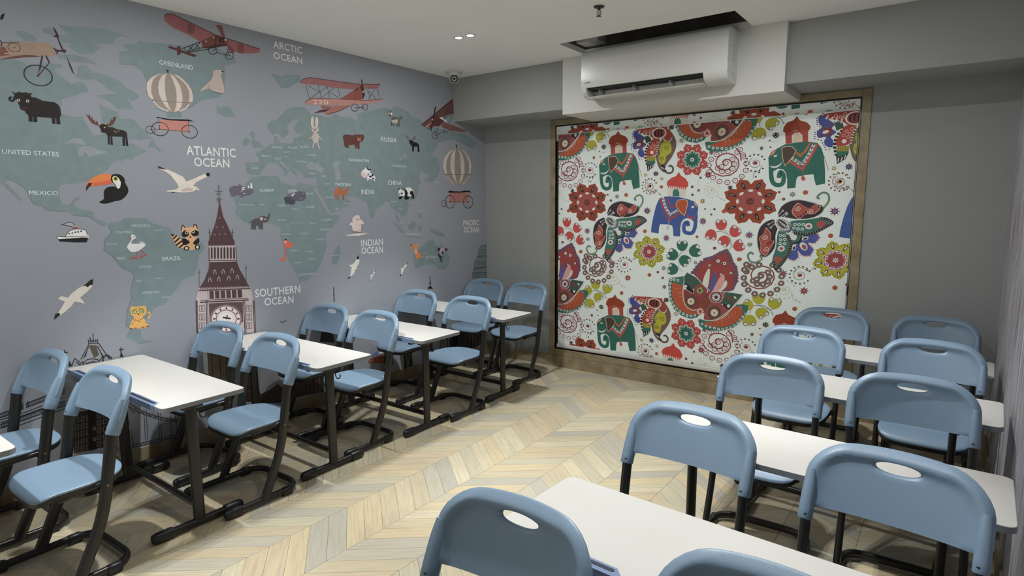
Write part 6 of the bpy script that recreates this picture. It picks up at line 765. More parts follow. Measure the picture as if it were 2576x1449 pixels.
 ('blind', 'printed_spiral', None, [["l",249,97,[1054,2036,1045,2040,1038,2049,1038,2061,1048,2072,1066,2078,1088,2074,1107,2059,1115,2037,1108,2013,1086,1994,1052,1988,1015,1998,987,2024,978,2060,992,2097,1029,2122,1079,2128,1129,2110,1164,2072,1174,2023,1152,1976,1103,1944,1036,1938,971,1963,927,2013]],["R",249,57,1155,2133,22,-1,0,-18],["E",249,1155,2133,4,0,0,-4],["R",249,57,1206,2091,21,-1,0,-18],["E",249,1206,2091,4,0,0,-4],["R",249,57,1233,2037,21,-1,0,-18],["E",249,1233,2037,4,0,0,-4],["R",249,57,1231,1980,21,-1,0,-18],["E",249,1231,1980,4,0,0,-4],["R",249,57,1201,1930,21,-1,0,-18],["E",249,1201,1930,4,0,0,-4],["R",249,58,1149,1896,22,0,0,-19],["E",249,1149,1896,4,0,0,-4],["R",249,58,1083,1883,22,0,0,-19],["E",249,1083,1883,5,0,0,-4],["R",249,58,1016,1895,22,0,0,-19],["E",249,1016,1895,5,0,0,-4],["R",249,59,960,1928,22,-1,0,-19],["E",249,960,1928,5,0,0,-4],["R",249,59,925,1978,23,-1,0,-19],["E",249,925,1978,5,0,0,-4],["R",249,59,917,2033,23,-1,0,-19],["E",249,917,2033,5,0,0,-4],["R",249,58,938,2084,22,-1,0,-19],["E",249,938,2084,5,0,0,-4],["R",249,58,983,2122,22,-1,0,-19],["E",249,983,2122,5,0,0,-4],["R",249,58,1042,2140,22,-1,0,-19],["E",249,1042,2140,5,0,0,-4],["R",249,57,1118,2074,22,-1,0,-18],["E",249,1118,2074,4,0,0,-4],["R",249,57,1136,2035,22,-1,0,-18],["E",249,1136,2035,4,0,0,-4],["R",249,57,1122,1997,22,-1,0,-19],["E",249,1122,1997,4,0,0,-4],["R",249,58,1083,1975,22,-1,0,-19],["E",249,1083,1975,5,0,0,-4],["R",249,58,1034,1978,22,-1,0,-19],["E",249,1034,1978,5,0,0,-4],["R",249,58,997,2007,22,-1,0,-19],["E",249,997,2007,5,0,0,-4],["R",249,58,1028,2018,22,-1,0,-19],["E",249,1028,2018,5,0,0,-4],["R",249,58,1062,2046,22,-1,0,-19],["E",249,1062,2046,5,0,0,-4],["c",249,88,[1189,2060,1177,2123,1136,2176]],["R",249,57,1177,2152,21,-1,0,-18],["E",249,1177,2152,4,0,0,-4],["R",249,57,1203,2107,21,-1,0,-18],["E",249,1203,2107,4,0,0,-4]]),
 ('blind', 'printed_spiral', None, [["l",250,98,[1389,1088,1380,1090,1373,1099,1374,1111,1383,1124,1400,1131,1421,1129,1439,1116,1447,1094,1441,1069,1419,1048,1387,1039,1352,1046,1325,1069,1315,1105,1329,1143,1364,1172,1412,1182,1460,1169,1494,1134,1503,1086,1483,1036,1436,999,1373,987,1310,1006,1267,1053]],["E",251,1485,1195,27,1,0,-24],["E",84,1485,1195,9,0,0,-8],["E",251,1534,1157,27,1,0,-24],["E",84,1534,1157,9,0,0,-8],["E",251,1560,1104,27,2,0,-24],["E",84,1560,1104,9,0,0,-8],["E",251,1558,1047,27,2,0,-24],["E",84,1558,1047,9,1,0,-8],["E",251,1530,993,27,2,0,-24],["E",84,1530,993,9,1,0,-8],["E",251,1480,954,27,2,0,-25],["E",84,1480,954,9,1,0,-8],["E",251,1418,936,27,2,0,-25],["E",84,1418,936,9,1,0,-8],["E",251,1353,941,28,2,0,-25],["E",84,1353,941,9,1,0,-8],["E",251,1299,970,28,2,0,-25],["E",84,1299,970,9,1,0,-8],["E",251,1265,1017,28,2,0,-25],["E",84,1265,1017,9,1,0,-8],["E",251,1258,1072,28,2,0,-25],["E",84,1258,1072,9,1,0,-8],["E",251,1277,1126,28,1,0,-25],["E",84,1277,1126,9,0,0,-8],["E",251,1320,1168,28,1,0,-25],["E",84,1320,1168,9,0,0,-8],["E",251,1377,1191,28,1,0,-25],["E",84,1377,1191,9,0,0,-8],["E",251,1450,1132,27,1,0,-24],["E",84,1450,1132,9,0,0,-8],["E",251,1467,1094,27,2,0,-24],["E",84,1467,1094,9,0,0,-8],["E",251,1454,1054,27,2,0,-25],["E",84,1454,1054,9,1,0,-8],["E",251,1417,1028,27,2,0,-25],["E",84,1417,1028,9,1,0,-8],["E",251,1370,1027,28,2,0,-25],["E",84,1370,1027,9,1,0,-8],["E",251,1335,1053,28,2,0,-25],["E",84,1335,1053,9,1,0,-8],["E",251,1364,1067,28,2,0,-25],["E",84,1364,1067,9,1,0,-8],["E",251,1396,1098,28,2,0,-25],["E",84,1396,1098,9,0,0,-8],["c",250,78,[1282,1114,1289,1167,1314,1201]],["E",251,1274,1189,28,1,0,-25],["E",84,1274,1189,9,0,0,-8],["E",251,1259,1143,28,1,0,-25],["E",84,1259,1143,9,0,0,-8]]),
 ('blind', 'printed_spiral', None, [["l",252,37,[1314,2033,1313,2029,1308,2025,1300,2024,1291,2028,1285,2036,1285,2046,1291,2055,1304,2061,1319,2060,1333,2051,1341,2037,1340,2021,1328,2006,1309,1999,1286,2003,1266,2016,1256,2037,1260,2060,1277,2078]],["E",253,1306,2037,17,-1,0,-14],["E",254,1367,1990,8,0,0,-7],["E",254,1341,1973,8,0,0,-7],["E",254,1308,1968,8,0,0,-7],["E",254,1275,1974,8,0,0,-7],["E",254,1247,1992,8,0,0,-7],["E",254,1230,2018,8,0,0,-7],["E",254,1226,2048,8,0,0,-7],["E",254,1237,2075,8,0,0,-7],["E",254,1261,2095,8,0,0,-7],["E",254,1292,2105,8,0,0,-7],["E",254,1326,2102,8,0,0,-7],["E",254,1356,2087,8,0,0,-7],["E",254,1377,2064,8,0,0,-7],["c",252,38,[1357,2016,1343,1979,1300,1955,1295,1911]],["E",254,1339,1958,8,0,0,-7],["E",254,1315,1924,8,0,0,-7]]),
 ('blind', 'printed_spiral', None, [["l",255,35,[1945,1863,1944,1858,1939,1855,1932,1854,1924,1857,1918,1865,1917,1875,1923,1885,1935,1891,1950,1890,1963,1882,1971,1867,1971,1850,1960,1835,1940,1828,1918,1830,1899,1844,1889,1866,1892,1890,1909,1909]],["E",256,1937,1866,15,0,0,-14],["E",257,1996,1820,7,0,0,-6],["E",257,1972,1803,7,0,0,-7],["E",257,1941,1796,7,0,0,-7],["E",257,1909,1802,7,0,0,-7],["E",257,1882,1820,7,0,0,-7],["E",257,1866,1846,7,0,0,-7],["E",257,1862,1876,7,0,0,-7],["E",257,1872,1904,7,0,0,-7],["E",257,1894,1925,7,0,0,-7],["E",257,1923,1935,7,0,0,-6],["E",257,1955,1933,7,0,0,-6],["E",257,1984,1919,7,0,0,-6],["E",257,2004,1895,7,0,0,-6],["c",255,35,[1890,1831,1942,1813,2005,1818,2044,1782]],["E",257,1989,1807,7,0,0,-6],["E",257,2040,1791,7,0,0,-6]]),
 ('blind', 'printed_spiral', None, [["l",258,38,[1706,1122,1705,1117,1700,1112,1693,1111,1684,1114,1678,1121,1678,1132,1684,1143,1696,1150,1711,1150,1725,1142,1733,1128,1732,1111,1721,1095,1701,1085,1679,1087,1659,1099,1649,1120,1652,1145,1669,1166]],["E",227,1699,1124,16,1,0,-14],["E",259,1759,1082,7,0,0,-7],["E",259,1734,1062,7,0,0,-7],["E",259,1702,1053,8,0,0,-7],["E",259,1669,1057,8,0,0,-7],["E",259,1641,1073,8,0,0,-7],["E",259,1624,1098,8,0,0,-7],["E",259,1621,1129,8,0,0,-7],["E",259,1631,1158,8,0,0,-7],["E",259,1654,1181,8,0,0,-7],["E",259,1684,1194,8,0,0,-7],["E",259,1717,1194,7,0,0,-7],["E",259,1747,1182,7,0,0,-7],["E",259,1767,1159,7,0,0,-7],["c",258,37,[1647,1147,1694,1187,1769,1166,1811,1217]],["E",259,1748,1168,7,0,0,-7],["E",259,1806,1184,7,0,0,-7]]),
 ('blind', 'printed_spiral', None, [["l",260,38,[1595,995,1594,989,1589,985,1581,983,1572,986,1565,994,1565,1005,1571,1016,1584,1024,1601,1024,1616,1017,1624,1002,1623,983,1611,966,1590,956,1565,956,1544,969,1533,992,1537,1018,1556,1041]],["E",261,1587,997,16,1,0,-15],["E",262,1651,953,8,1,0,-7],["E",262,1624,932,8,1,0,-7],["E",262,1590,922,8,1,0,-7],["E",262,1555,925,8,1,0,-7],["E",262,1526,942,8,1,0,-7],["E",262,1508,969,8,1,0,-7],["E",262,1504,1001,8,1,0,-7],["E",262,1515,1032,8,0,0,-7],["E",262,1539,1057,8,0,0,-7],["E",262,1572,1070,8,0,0,-7],["E",262,1607,1071,8,0,0,-7],["E",262,1638,1058,8,0,0,-7],["E",262,1660,1035,8,0,0,-7],["c",260,38,[1643,988,1647,944,1672,914,1714,904]],["E",262,1677,921,8,1,0,-7],["E",262,1710,902,8,1,0,-7]]),
 ('blind', 'printed_spiral', None, [["l",260,33,[2523,1820,2522,1816,2518,1812,2512,1811,2505,1815,2499,1822,2499,1832,2504,1841,2514,1847,2527,1846,2539,1838,2547,1825,2546,1808,2537,1794,2520,1787,2500,1789,2483,1802,2474,1823,2476,1845,2491,1864]],["E",261,2517,1823,13,0,1,-13],["E",262,2569,1780,6,0,0,-6],["E",262,2548,1764,6,0,0,-6],["E",262,2521,1757,6,0,0,-6],["E",262,2493,1763,6,0,0,-6],["E",262,2469,1780,6,0,0,-6],["E",262,2454,1804,6,0,0,-6],["E",262,2450,1832,6,0,0,-6],["E",262,2458,1859,6,0,0,-6],["E",262,2477,1878,6,0,0,-6],["E",262,2503,1888,6,0,0,-6],["E",262,2531,1886,6,0,0,-6],["E",262,2557,1873,6,0,0,-6],["E",262,2575,1851,6,0,0,-6],["c",260,33,[2562,1809,2569,1770,2593,1742,2632,1736]],["E",262,2595,1748,6,0,0,-6],["E",262,2626,1731,6,0,0,-6]]),
 ('blind', 'printed_spiral', None, [["l",263,30,[3510,1869,3509,1865,3506,1861,3501,1860,3495,1863,3491,1870,3490,1879,3494,1887,3502,1893,3513,1892,3523,1885,3529,1872,3529,1857,3522,1844,3508,1837,3492,1840,3477,1852,3469,1871,3471,1892,3482,1909]],["E",264,3505,1871,10,0,1,-11],["E",265,3548,1831,5,0,0,-5],["E",265,3531,1816,5,0,0,-5],["E",265,3509,1811,5,0,0,-5],["E",265,3486,1816,5,0,0,-5],["E",265,3467,1832,5,0,0,-5],["E",265,3454,1854,5,0,0,-5],["E",265,3450,1880,5,0,0,-5],["E",265,3456,1904,5,0,0,-5],["E",265,3471,1922,5,0,0,-5],["E",265,3492,1931,5,0,0,-5],["E",265,3515,1929,5,0,0,-5],["E",265,3536,1916,5,0,0,-5],["E",265,3551,1896,5,0,0,-5],["c",263,30,[3465,1860,3485,1829,3530,1824,3572,1842]],["E",265,3519,1819,5,0,0,-5],["E",265,3562,1826,5,0,0,-5]]),
 ('blind', 'printed_flower', None, [["P",266,[1393,1818,1437,1823,1463,1806,1490,1794,1480,1769,1475,1741,1440,1719,1476,1696,1481,1668,1491,1642,1464,1631,1438,1614,1394,1621,1401,1582,1382,1558,1369,1534,1340,1543,1307,1547,1280,1579,1253,1547,1220,1542,1190,1533,1176,1558,1156,1582,1164,1621,1117,1615,1089,1632,1060,1645,1071,1671,1076,1700,1115,1723,1077,1748,1071,1777,1060,1803,1090,1814,1117,1831,1164,1824,1156,1863,1176,1886,1190,1910,1220,1900,1253,1895,1279,1862,1306,1893,1338,1897,1367,1905,1381,1880,1400,1857]],["E",203,1422,1771,34,12,5,-11],["E",267,1427,1772,17,6,2,-5],["E",203,1423,1668,34,-13,-5,-11],["E",267,1428,1666,17,-6,-2,-5],["E",203,1340,1595,15,-31,-13,-5],["E",267,1342,1590,7,-15,-5,-2],["E",203,1220,1595,-15,-31,-13,5],["E",267,1218,1590,-7,-15,-6,2],["E",203,1133,1670,-36,-13,-5,11],["E",267,1127,1668,-18,-6,-2,5],["E",203,1133,1776,-36,14,5,11],["E",267,1127,1778,-18,7,2,5],["E",203,1219,1848,-15,31,13,4],["E",267,1217,1853,-7,15,5,2],["E",203,1339,1845,14,30,13,-5],["E",267,1341,1850,7,15,5,-2],["P",268,[1393,1680,1383,1669,1367,1663,1349,1662,1348,1646,1341,1631,1328,1622,1312,1621,1296,1626,1281,1637,1267,1626,1250,1620,1234,1622,1221,1631,1214,1645,1212,1661,1193,1663,1176,1669,1166,1680,1164,1694,1170,1709,1182,1721,1170,1734,1163,1749,1164,1763,1175,1774,1191,1780,1210,1781,1211,1797,1218,1812,1231,1820,1247,1822,1264,1816,1278,1805,1293,1815,1309,1821,1325,1819,1338,1810,1345,1796,1347,1780,1365,1778,1381,1772,1391,1761,1393,1747,1387,1733,1376,1721,1388,1708,1394,1694]],["E",269,1383,1721,13,0,0,-19],["E",269,1354,1657,9,-8,-15,-13],["E",269,1281,1631,0,-12,-22,0],["E",269,1207,1657,-9,-8,-16,14],["E",269,1175,1722,-13,0,0,19],["E",269,1205,1786,-10,8,16,13],["E",269,1279,1811,0,11,22,0],["E",269,1352,1784,9,8,15,-14],["E",270,1280,1721,90,-1,1,-79],["R",271,51,1302,1721,9,0,0,-8],["R",271,51,1296,1708,9,0,0,-8],["R",271,51,1280,1702,10,0,0,-8],["R",271,51,1264,1708,10,0,0,-8],["R",271,51,1258,1721,10,0,0,-8],["R",271,51,1264,1735,10,0,0,-8],["R",271,51,1280,1740,10,0,0,-8],["R",271,51,1295,1735,9,0,0,-8]]),
 ('blind', 'printed_butterfly', None, [["S",272,[1702,1436,1748,1462,1808,1463,1823,1427,1790,1389,1743,1388,1785,1340,1759,1283,1705,1287,1670,1323,1678,1274,1645,1241,1603,1258,1616,1309,1649,1360]],["E",273,1802,1466,7,0,0,-6],["E",273,1814,1449,7,0,0,-6],["E",273,1826,1433,7,0,0,-6],["E",273,1817,1417,7,0,0,-6],["E",273,1807,1402,7,0,0,-6],["E",273,1797,1386,7,0,0,-6],["E",273,1774,1382,7,0,0,-6],["E",273,1750,1379,7,0,0,-6],["E",273,1764,1365,7,0,0,-6],["E",273,1777,1351,7,0,0,-6],["E",273,1790,1337,7,0,0,-6],["E",273,1782,1319,7,0,0,-6],["E",273,1774,1301,7,0,0,-6],["E",273,1766,1283,7,0,0,-6],["E",273,1748,1282,7,0,0,-6],["E",273,1730,1280,7,0,0,-6],["E",273,1712,1278,7,0,0,-6],["E",273,1695,1288,7,0,0,-6],["E",273,1678,1299,7,0,0,-6],["E",273,1680,1282,7,0,0,-6],["E",273,1682,1264,7,0,0,-6],["E",273,1665,1251,7,0,0,-6],["E",273,1648,1238,7,0,0,-6],["E",273,1626,1243,7,0,0,-6],["E",84,1712,1359,22,12,20,-30],["E",274,1716,1355,13,7,13,-19],["E",84,1719,1423,25,9,5,-13],["E",275,1721,1422,16,6,3,-7],["E",84,1641,1344,14,-2,-4,-22],["E",276,1641,1342,8,-1,-3,-15],["E",277,1644,1429,49,1,1,-49],["E",84,1628,1436,26,9,13,-30],["c",278,124,[1692,1439,1679,1395,1625,1375]],["S",279,[1604,1558,1712,1572,1825,1591,1884,1580,1914,1550,1860,1513,1782,1469,1715,1449,1647,1460,1612,1496]],["S",279,[1515,1476,1578,1458,1614,1409,1618,1347,1595,1283,1555,1218,1513,1162,1484,1215,1483,1266,1503,1343]],["c",280,242,[1633,1464,1728,1454,1801,1481,1866,1522,1904,1551,1865,1578,1812,1585]],["l",281,56,[1641,1450,1645,1477]],["l",281,56,[1660,1448,1664,1475]],["l",281,56,[1679,1446,1683,1473]],["l",281,56,[1698,1444,1702,1471]],["l",281,55,[1717,1442,1721,1469]],["l",281,55,[1743,1445,1732,1470]],["l",281,55,[1761,1452,1750,1477]],["l",281,55,[1780,1459,1769,1484]],["l",281,55,[1798,1465,1787,1490]],["l",281,55,[1818,1475,1801,1497]],["l",281,55,[1834,1485,1818,1508]],["l",281,55,[1850,1496,1834,1518]],["l",281,55,[1866,1506,1850,1528]],["l",281,54,[1882,1516,1863,1537]],["l",281,54,[1894,1526,1876,1547]],["l",281,54,[1907,1536,1889,1556]],["l",281,54,[1906,1566,1889,1545]],["l",281,54,[1893,1575,1876,1554]],["l",281,54,[1880,1584,1863,1563]],["l",281,54,[1858,1592,1854,1566]],["l",281,55,[1840,1595,1837,1568]],["l",281,55,[1823,1597,1819,1571]],["c",280,254,[1585,1446,1616,1372,1595,1283,1548,1205,1510,1168,1488,1234]],["l",281,56,[1574,1434,1602,1443]],["l",281,56,[1580,1419,1609,1428]],["l",281,56,[1586,1404,1615,1414]],["l",281,56,[1592,1389,1621,1399]],["l",281,56,[1598,1374,1627,1384]],["l",281,56,[1599,1365,1629,1360]],["l",281,56,[1595,1348,1624,1343]],["l",281,56,[1591,1330,1620,1325]],["l",281,56,[1587,1312,1616,1307]],["l",281,57,[1582,1294,1612,1289]],["l",281,57,[1577,1282,1604,1269]],["l",281,57,[1568,1266,1595,1253]],["l",281,57,[1558,1251,1585,1238]],["l",281,57,[1549,1235,1576,1222]],["l",281,57,[1539,1219,1566,1206]],["l",281,57,[1530,1208,1553,1190]],["l",281,57,[1518,1196,1540,1177]],["l",281,57,[1505,1184,1527,1165]],["l",281,58,[1522,1181,1492,1172]],["l",281,58,[1517,1197,1487,1188]],["l",281,58,[1511,1214,1481,1205]],["l",281,58,[1506,1230,1476,1222]],["E",84,1740,1522,27,0,1,-25],["E",282,1740,1522,13,0,0,-12],["E",84,1545,1335,28,1,0,-25],["E",282,1545,1335,14,0,0,-13],["E",84,1638,1534,13,0,0,-12],["E",279,1638,1534,7,0,0,-6],["E",84,1669,1534,13,0,0,-12],["E",279,1669,1534,7,0,0,-6],["E",84,1700,1535,13,0,0,-12],["E",279,1700,1535,7,0,0,-6],["E",84,1632,1506,13,0,0,-12],["E",279,1632,1506,7,0,0,-6],["E",84,1663,1500,13,0,0,-12],["E",279,1663,1500,7,0,0,-6],["E",84,1694,1498,13,0,0,-12],["E",279,1694,1498,7,0,0,-6],["E",84,1533,1442,13,0,0,-12],["E",279,1533,1442,7,0,0,-6],["E",84,1561,1442,13,0,0,-12],["E",279,1561,1442,7,0,0,-6],["E",84,1537,1407,13,0,0,-12],["E",279,1537,1407,7,0,0,-6],["E",84,1568,1411,13,0,0,-12],["E",279,1568,1411,7,0,0,-6],["E",84,1534,1375,13,0,0,-12],["E",279,1534,1375,7,0,0,-6],["E",84,1569,1376,13,0,0,-12],["E",279,1569,1376,7,0,0,-6],["S",283,[1800,1554,1845,1561,1859,1537,1827,1506,1804,1521]],["S",283,[1497,1263,1557,1259,1530,1211,1505,1222]],["S",284,[1504,1603,1524,1674,1580,1719,1656,1734,1732,1718,1794,1699,1841,1674,1829,1630,1769,1592,1680,1579,1611,1585,1547,1597]],["S",285,[1505,1601,1525,1670,1580,1713,1655,1728,1729,1713,1789,1694,1836,1670,1824,1627,1765,1591,1678,1578,1610,1583,1547,1595]],["S",286,[1609,1651,1648,1707,1696,1682,1737,1664,1770,1691,1823,1682,1778,1621,1711,1615,1672,1578,1623,1608]],["S",282,[1615,1651,1652,1703,1697,1680,1735,1663,1766,1689,1816,1680,1774,1623,1711,1617,1674,1582,1628,1611]],["S",284,[1476,1571,1411,1551,1368,1504,1350,1438,1355,1359,1378,1287,1416,1255,1459,1283,1494,1350,1493,1441,1506,1506]],["S",285,[1478,1570,1414,1550,1372,1505,1355,1441,1359,1364,1382,1294,1419,1263,1461,1291,1496,1355,1494,1444,1507,1507]],["S",286,[1415,1506,1459,1456,1459,1405,1488,1393,1461,1329,1426,1270,1382,1307,1381,1365,1366,1415,1401,1455]],["S",282,[1415,1499,1456,1452,1457,1404,1484,1393,1459,1332,1426,1277,1385,1312,1384,1366,1369,1414,1403,1451]],["l",287,55,[1655,1664,1656,1662,1655,1660,1653,1658,1649,1658,1645,1660,1643,1664,1643,1669,1646,1673,1652,1676,1660,1675,1666,1671,1670,1664,1669,1655,1663,1648,1653,1645,1642,1646,1633,1653,1628,1664]],["l",287,55,[1750,1642,1751,1641,1750,1638,1748,1637,1744,1637,1740,1638,1738,1642,1738,1647,1741,1652,1747,1655,1755,1654,1761,1650,1764,1642,1763,1634,1758,1627,1748,1624,1737,1625,1728,1632,1723,1642]],["l",287,57,[1419,1426,1420,1424,1419,1422,1416,1420,1412,1420,1408,1422,1406,1426,1406,1431,1409,1436,1416,1439,1424,1438,1431,1434,1434,1427,1433,1418,1427,1411,1416,1407,1405,1408,1395,1415,1390,1426]],["l",287,57,[1431,1328,1432,1326,1431,1324,1429,1322,1425,1321,1421,1323,1418,1327,1418,1333,1422,1338,1428,1340,1436,1340,1443,1336,1447,1328,1445,1320,1439,1312,1429,1308,1417,1309,1407,1316,1403,1327]],["E",288,1678,1602,8,0,0,-7],["E",288,1658,1595,8,0,0,-7],["E",288,1698,1618,8,0,0,-7],["E",288,1714,1634,8,0,0,-7],["E",288,1439,1370,9,0,0,-8],["E",288,1458,1386,9,0,0,-8],["E",288,1472,1405,9,0,0,-8],["E",203,1813,1677,13,0,0,-12],["E",289,1813,1677,7,0,0,-6],["E",203,1392,1265,14,1,0,-13],["E",289,1392,1265,7,0,0,-6],["c",290,144,[1836,1664,1871,1718,1866,1769,1833,1787,1801,1771,1789,1748,1808,1739]],["l",291,72,[1842,1682,1861,1712]],["c",290,156,[1401,1247,1354,1210,1304,1218,1282,1264,1303,1292,1328,1278]],["l",291,78,[1394,1243,1361,1222]],["l",84,44,[1505,1601,1540,1645]],["E",84,1540,1645,9,0,0,-8],["E",292,1540,1645,4,0,0,-4],["l",84,44,[1527,1595,1568,1627]],["E",84,1568,1627,9,0,0,-8],["E",292,1568,1627,4,0,0,-4],["l",84,44,[1485,1563,1436,1531]],["E",84,1436,1531,9,0,0,-8],["E",292,1436,1531,4,0,0,-4],["l",84,44,[1492,1545,1454,1506]],["E",84,1454,1506,9,0,0,-8],["E",292,1454,1506,4,0,0,-4],["l",84,43,[1548,1589,1575,1617]],["E",84,1575,1617,9,0,0,-8],["E",292,1575,1617,4,0,0,-4],["E",84,1550,1528,53,-51,-39,-32],["E",293,1559,1520,47,-46,-34,-28],["E",84,1549,1529,45,-44,-32,-26],["E",294,1589,1490,5,0,0,-4],["E",294,1580,1485,5,0,0,-4],["E",294,1568,1484,5,0,0,-4],["E",294,1555,1486,5,0,0,-4],["E",294,1541,1492,5,0,0,-4],["E",294,1527,1501,5,0,0,-4],["E",294,1516,1512,5,0,0,-4],["E",294,1507,1525,5,0,0,-4],["E",294,1501,1538,5,0,0,-4],["E",294,1499,1550,5,0,0,-4],["E",294,1502,1561,5,0,0,-4],["E",294,1508,1569,5,0,0,-4],["E",294,1517,1573,5,0,0,-4],["E",294,1529,1575,5,0,0,-4],["E",294,1543,1572,5,0,0,-4],["E",294,1557,1566,5,0,0,-4],["E",294,1570,1557,5,0,0,-4],["E",294,1582,1546,5,0,0,-4],["E",294,1591,1534,5,0,0,-4],["E",294,1596,1521,5,0,0,-4],["E",294,1598,1508,5,0,0,-4],["E",294,1596,1498,5,0,0,-4],["E",295,1545,1533,34,-33,-20,-17],["c",296,56,[1510,1562,1524,1553,1524,1539]],["c",296,56,[1522,1553,1537,1544,1535,1529]],["c",296,56,[1535,1545,1549,1535,1547,1519]],["c",296,56,[1548,1536,1562,1527,1558,1509]],["c",296,56,[1561,1527,1575,1518,1569,1499]],["c",296,56,[1573,1519,1587,1510,1581,1490]]]),
 ('blind', 'printed_flower', None, [["P",232,[2044,1326,2074,1325,2090,1310,2107,1298,2098,1280,2092,1258,2065,1244,2086,1223,2085,1201,2088,1181,2068,1173,2048,1162,2018,1169,2017,1140,2000,1124,1987,1107,1967,1116,1945,1121,1929,1146,1906,1126,1882,1126,1860,1122,1853,1141,1841,1161,1850,1190,1818,1190,1801,1206,1783,1219,1793,1238,1800,1260,1828,1275,1806,1296,1807,1319,1804,1339,1825,1346,1846,1357,1877,1350,1878,1379,1896,1394,1909,1411,1929,1402,1951,1396,1967,1371,1989,1390,2013,1390,2034,1393,2041,1374,2052,1354]],["E",203,2080,1265,4,0,0,-4],["E",203,2068,1248,4,0,0,-4],["E",203,2069,1231,4,0,0,-4],["E",203,2075,1210,4,0,0,-4],["E",203,2071,1191,4,0,0,-4],["E",203,2056,1178,4,0,0,-4],["E",203,2033,1172,4,0,0,-4],["E",203,2016,1166,4,0,0,-4],["E",203,2006,1148,4,0,0,-4],["E",203,1992,1131,4,0,0,-4],["E",203,1972,1125,4,0,0,-4],["E",203,1951,1132,4,0,0,-4],["E",203,1934,1144,4,0,0,-4],["E",203,1915,1142,4,0,0,-4],["E",203,1893,1136,4,0,0,-4],["E",203,1871,1139,4,0,0,-4],["E",203,1858,1154,4,0,0,-4],["E",203,1853,1175,4,0,0,-4],["E",203,1846,1192,4,0,0,-4],["E",203,1826,1201,4,0,0,-4],["E",203,1808,1214,4,0,0,-4],["E",203,1803,1233,4,0,0,-4],["E",203,1812,1253,4,0,0,-4],["E",203,1825,1270,4,0,0,-4],["E",203,1824,1288,4,0,0,-4],["E",203,1818,1309,4,0,0,-4],["E",203,1822,1329,4,0,0,-4],["E",203,1838,1342,4,0,0,-4],["E",203,1861,1347,4,0,0,-4],["E",203,1879,1353,4,0,0,-4],["E",203,1889,1371,4,0,0,-4],["E",203,1904,1388,4,0,0,-4],["E",203,1924,1393,4,0,0,-4],["E",203,1944,1385,4,0,0,-4],["E",203,1962,1373,4,0,0,-4],["E",203,1980,1374,4,0,0,-4],["E",203,2002,1380,4,0,0,-4],["E",203,2023,1377,4,0,0,-4],["E",203,2036,1362,4,0,0,-4],["E",203,2041,1341,4,0,0,-4],["E",203,2047,1324,4,0,0,-4],["E",203,2066,1315,4,0,0,-4],["E",203,2083,1302,4,0,0,-4],["E",203,2088,1284,4,0,0,-4],["E",297,2061,1287,22,5,3,-10],["E",84,2064,1287,16,4,1,-6],["E",297,2047,1203,19,-11,-6,-9],["E",84,2050,1202,14,-8,-3,-5],["E",297,1975,1152,5,-21,-11,-3],["E",84,1976,1149,4,-15,-6,-2],["E",297,1886,1163,-12,-19,-10,5],["E",84,1884,1160,-9,-14,-6,3],["E",297,1832,1231,-23,-6,-3,10],["E",84,1829,1230,-17,-4,-2,6],["E",297,1847,1316,-20,11,6,9],["E",84,1844,1317,-15,8,3,5],["E",297,1921,1366,-5,21,11,2],["E",84,1920,1369,-4,15,6,1],["E",297,2009,1354,12,19,9,-5],["E",84,2011,1356,9,13,5,-3],["P",298,[2038,1237,2031,1227,2019,1220,2005,1218,2006,1204,2003,1191,1994,1183,1982,1180,1969,1183,1957,1191,1947,1180,1935,1173,1922,1173,1912,1179,1905,1190,1903,1204,1888,1203,1874,1206,1865,1214,1862,1225,1866,1238,1876,1250,1864,1258,1857,1270,1856,1282,1863,1292,1876,1298,1891,1300,1889,1314,1893,1327,1902,1336,1914,1338,1927,1335,1939,1326,1949,1337,1961,1344,1973,1345,1984,1338,1990,1327,1992,1313,2007,1314,2021,1311,2029,1303,2032,1292,2028,1280,2019,1268,2031,1260,2038,1248]],["P",299,[2033,1238,2027,1229,2015,1223,2001,1221,2002,1208,1999,1195,1992,1187,1980,1184,1967,1188,1956,1196,1947,1185,1936,1178,1924,1177,1914,1183,1908,1195,1906,1208,1892,1206,1878,1209,1869,1216,1867,1227,1872,1239,1881,1250,1869,1258,1862,1269,1861,1280,1868,1290,1880,1296,1895,1297,1893,1311,1896,1323,1904,1332,1916,1334,1929,1330,1940,1322,1949,1332,1960,1339,1972,1340,1982,1334,1988,1323,1989,1309,2004,1311,2016,1308,2025,1301,2027,1290,2023,1278,2014,1268,2026,1259,2033,1249]],["E",84,2014,1243,10,-3,-5,-18],["E",300,2011,1244,6,-1,-3,-11],["E",84,1982,1204,5,-9,-17,-9],["E",300,1980,1206,3,-5,-10,-6],["E",84,1930,1196,-3,-10,-19,4],["E",300,1930,1199,-2,-5,-11,3],["E",84,1888,1226,-10,-5,-10,16],["E",300,1890,1227,-5,-3,-6,9],["E",84,1882,1275,-11,3,5,18],["E",300,1884,1274,-6,1,3,11],["E",84,1914,1315,-5,9,17,9],["E",300,1915,1312,-3,5,10,6],["E",84,1966,1321,3,10,19,-5],["E",300,1966,1319,2,5,11,-3],["E",84,2007,1292,9,5,9,-16],["E",300,2005,1290,5,3,6,-9],["E",301,1948,1259,53,2,1,-50],["E",84,1962,1260,9,0,0,-4],["E",84,1958,1250,7,-6,-3,-3],["E",84,1948,1246,0,-9,-4,0],["E",84,1938,1249,-6,-6,-3,2],["E",84,1934,1258,-9,0,0,4],["E",84,1938,1268,-7,6,3,3],["E",84,1948,1272,0,9,4,0],["E",84,1958,1269,6,6,3,-2]]),
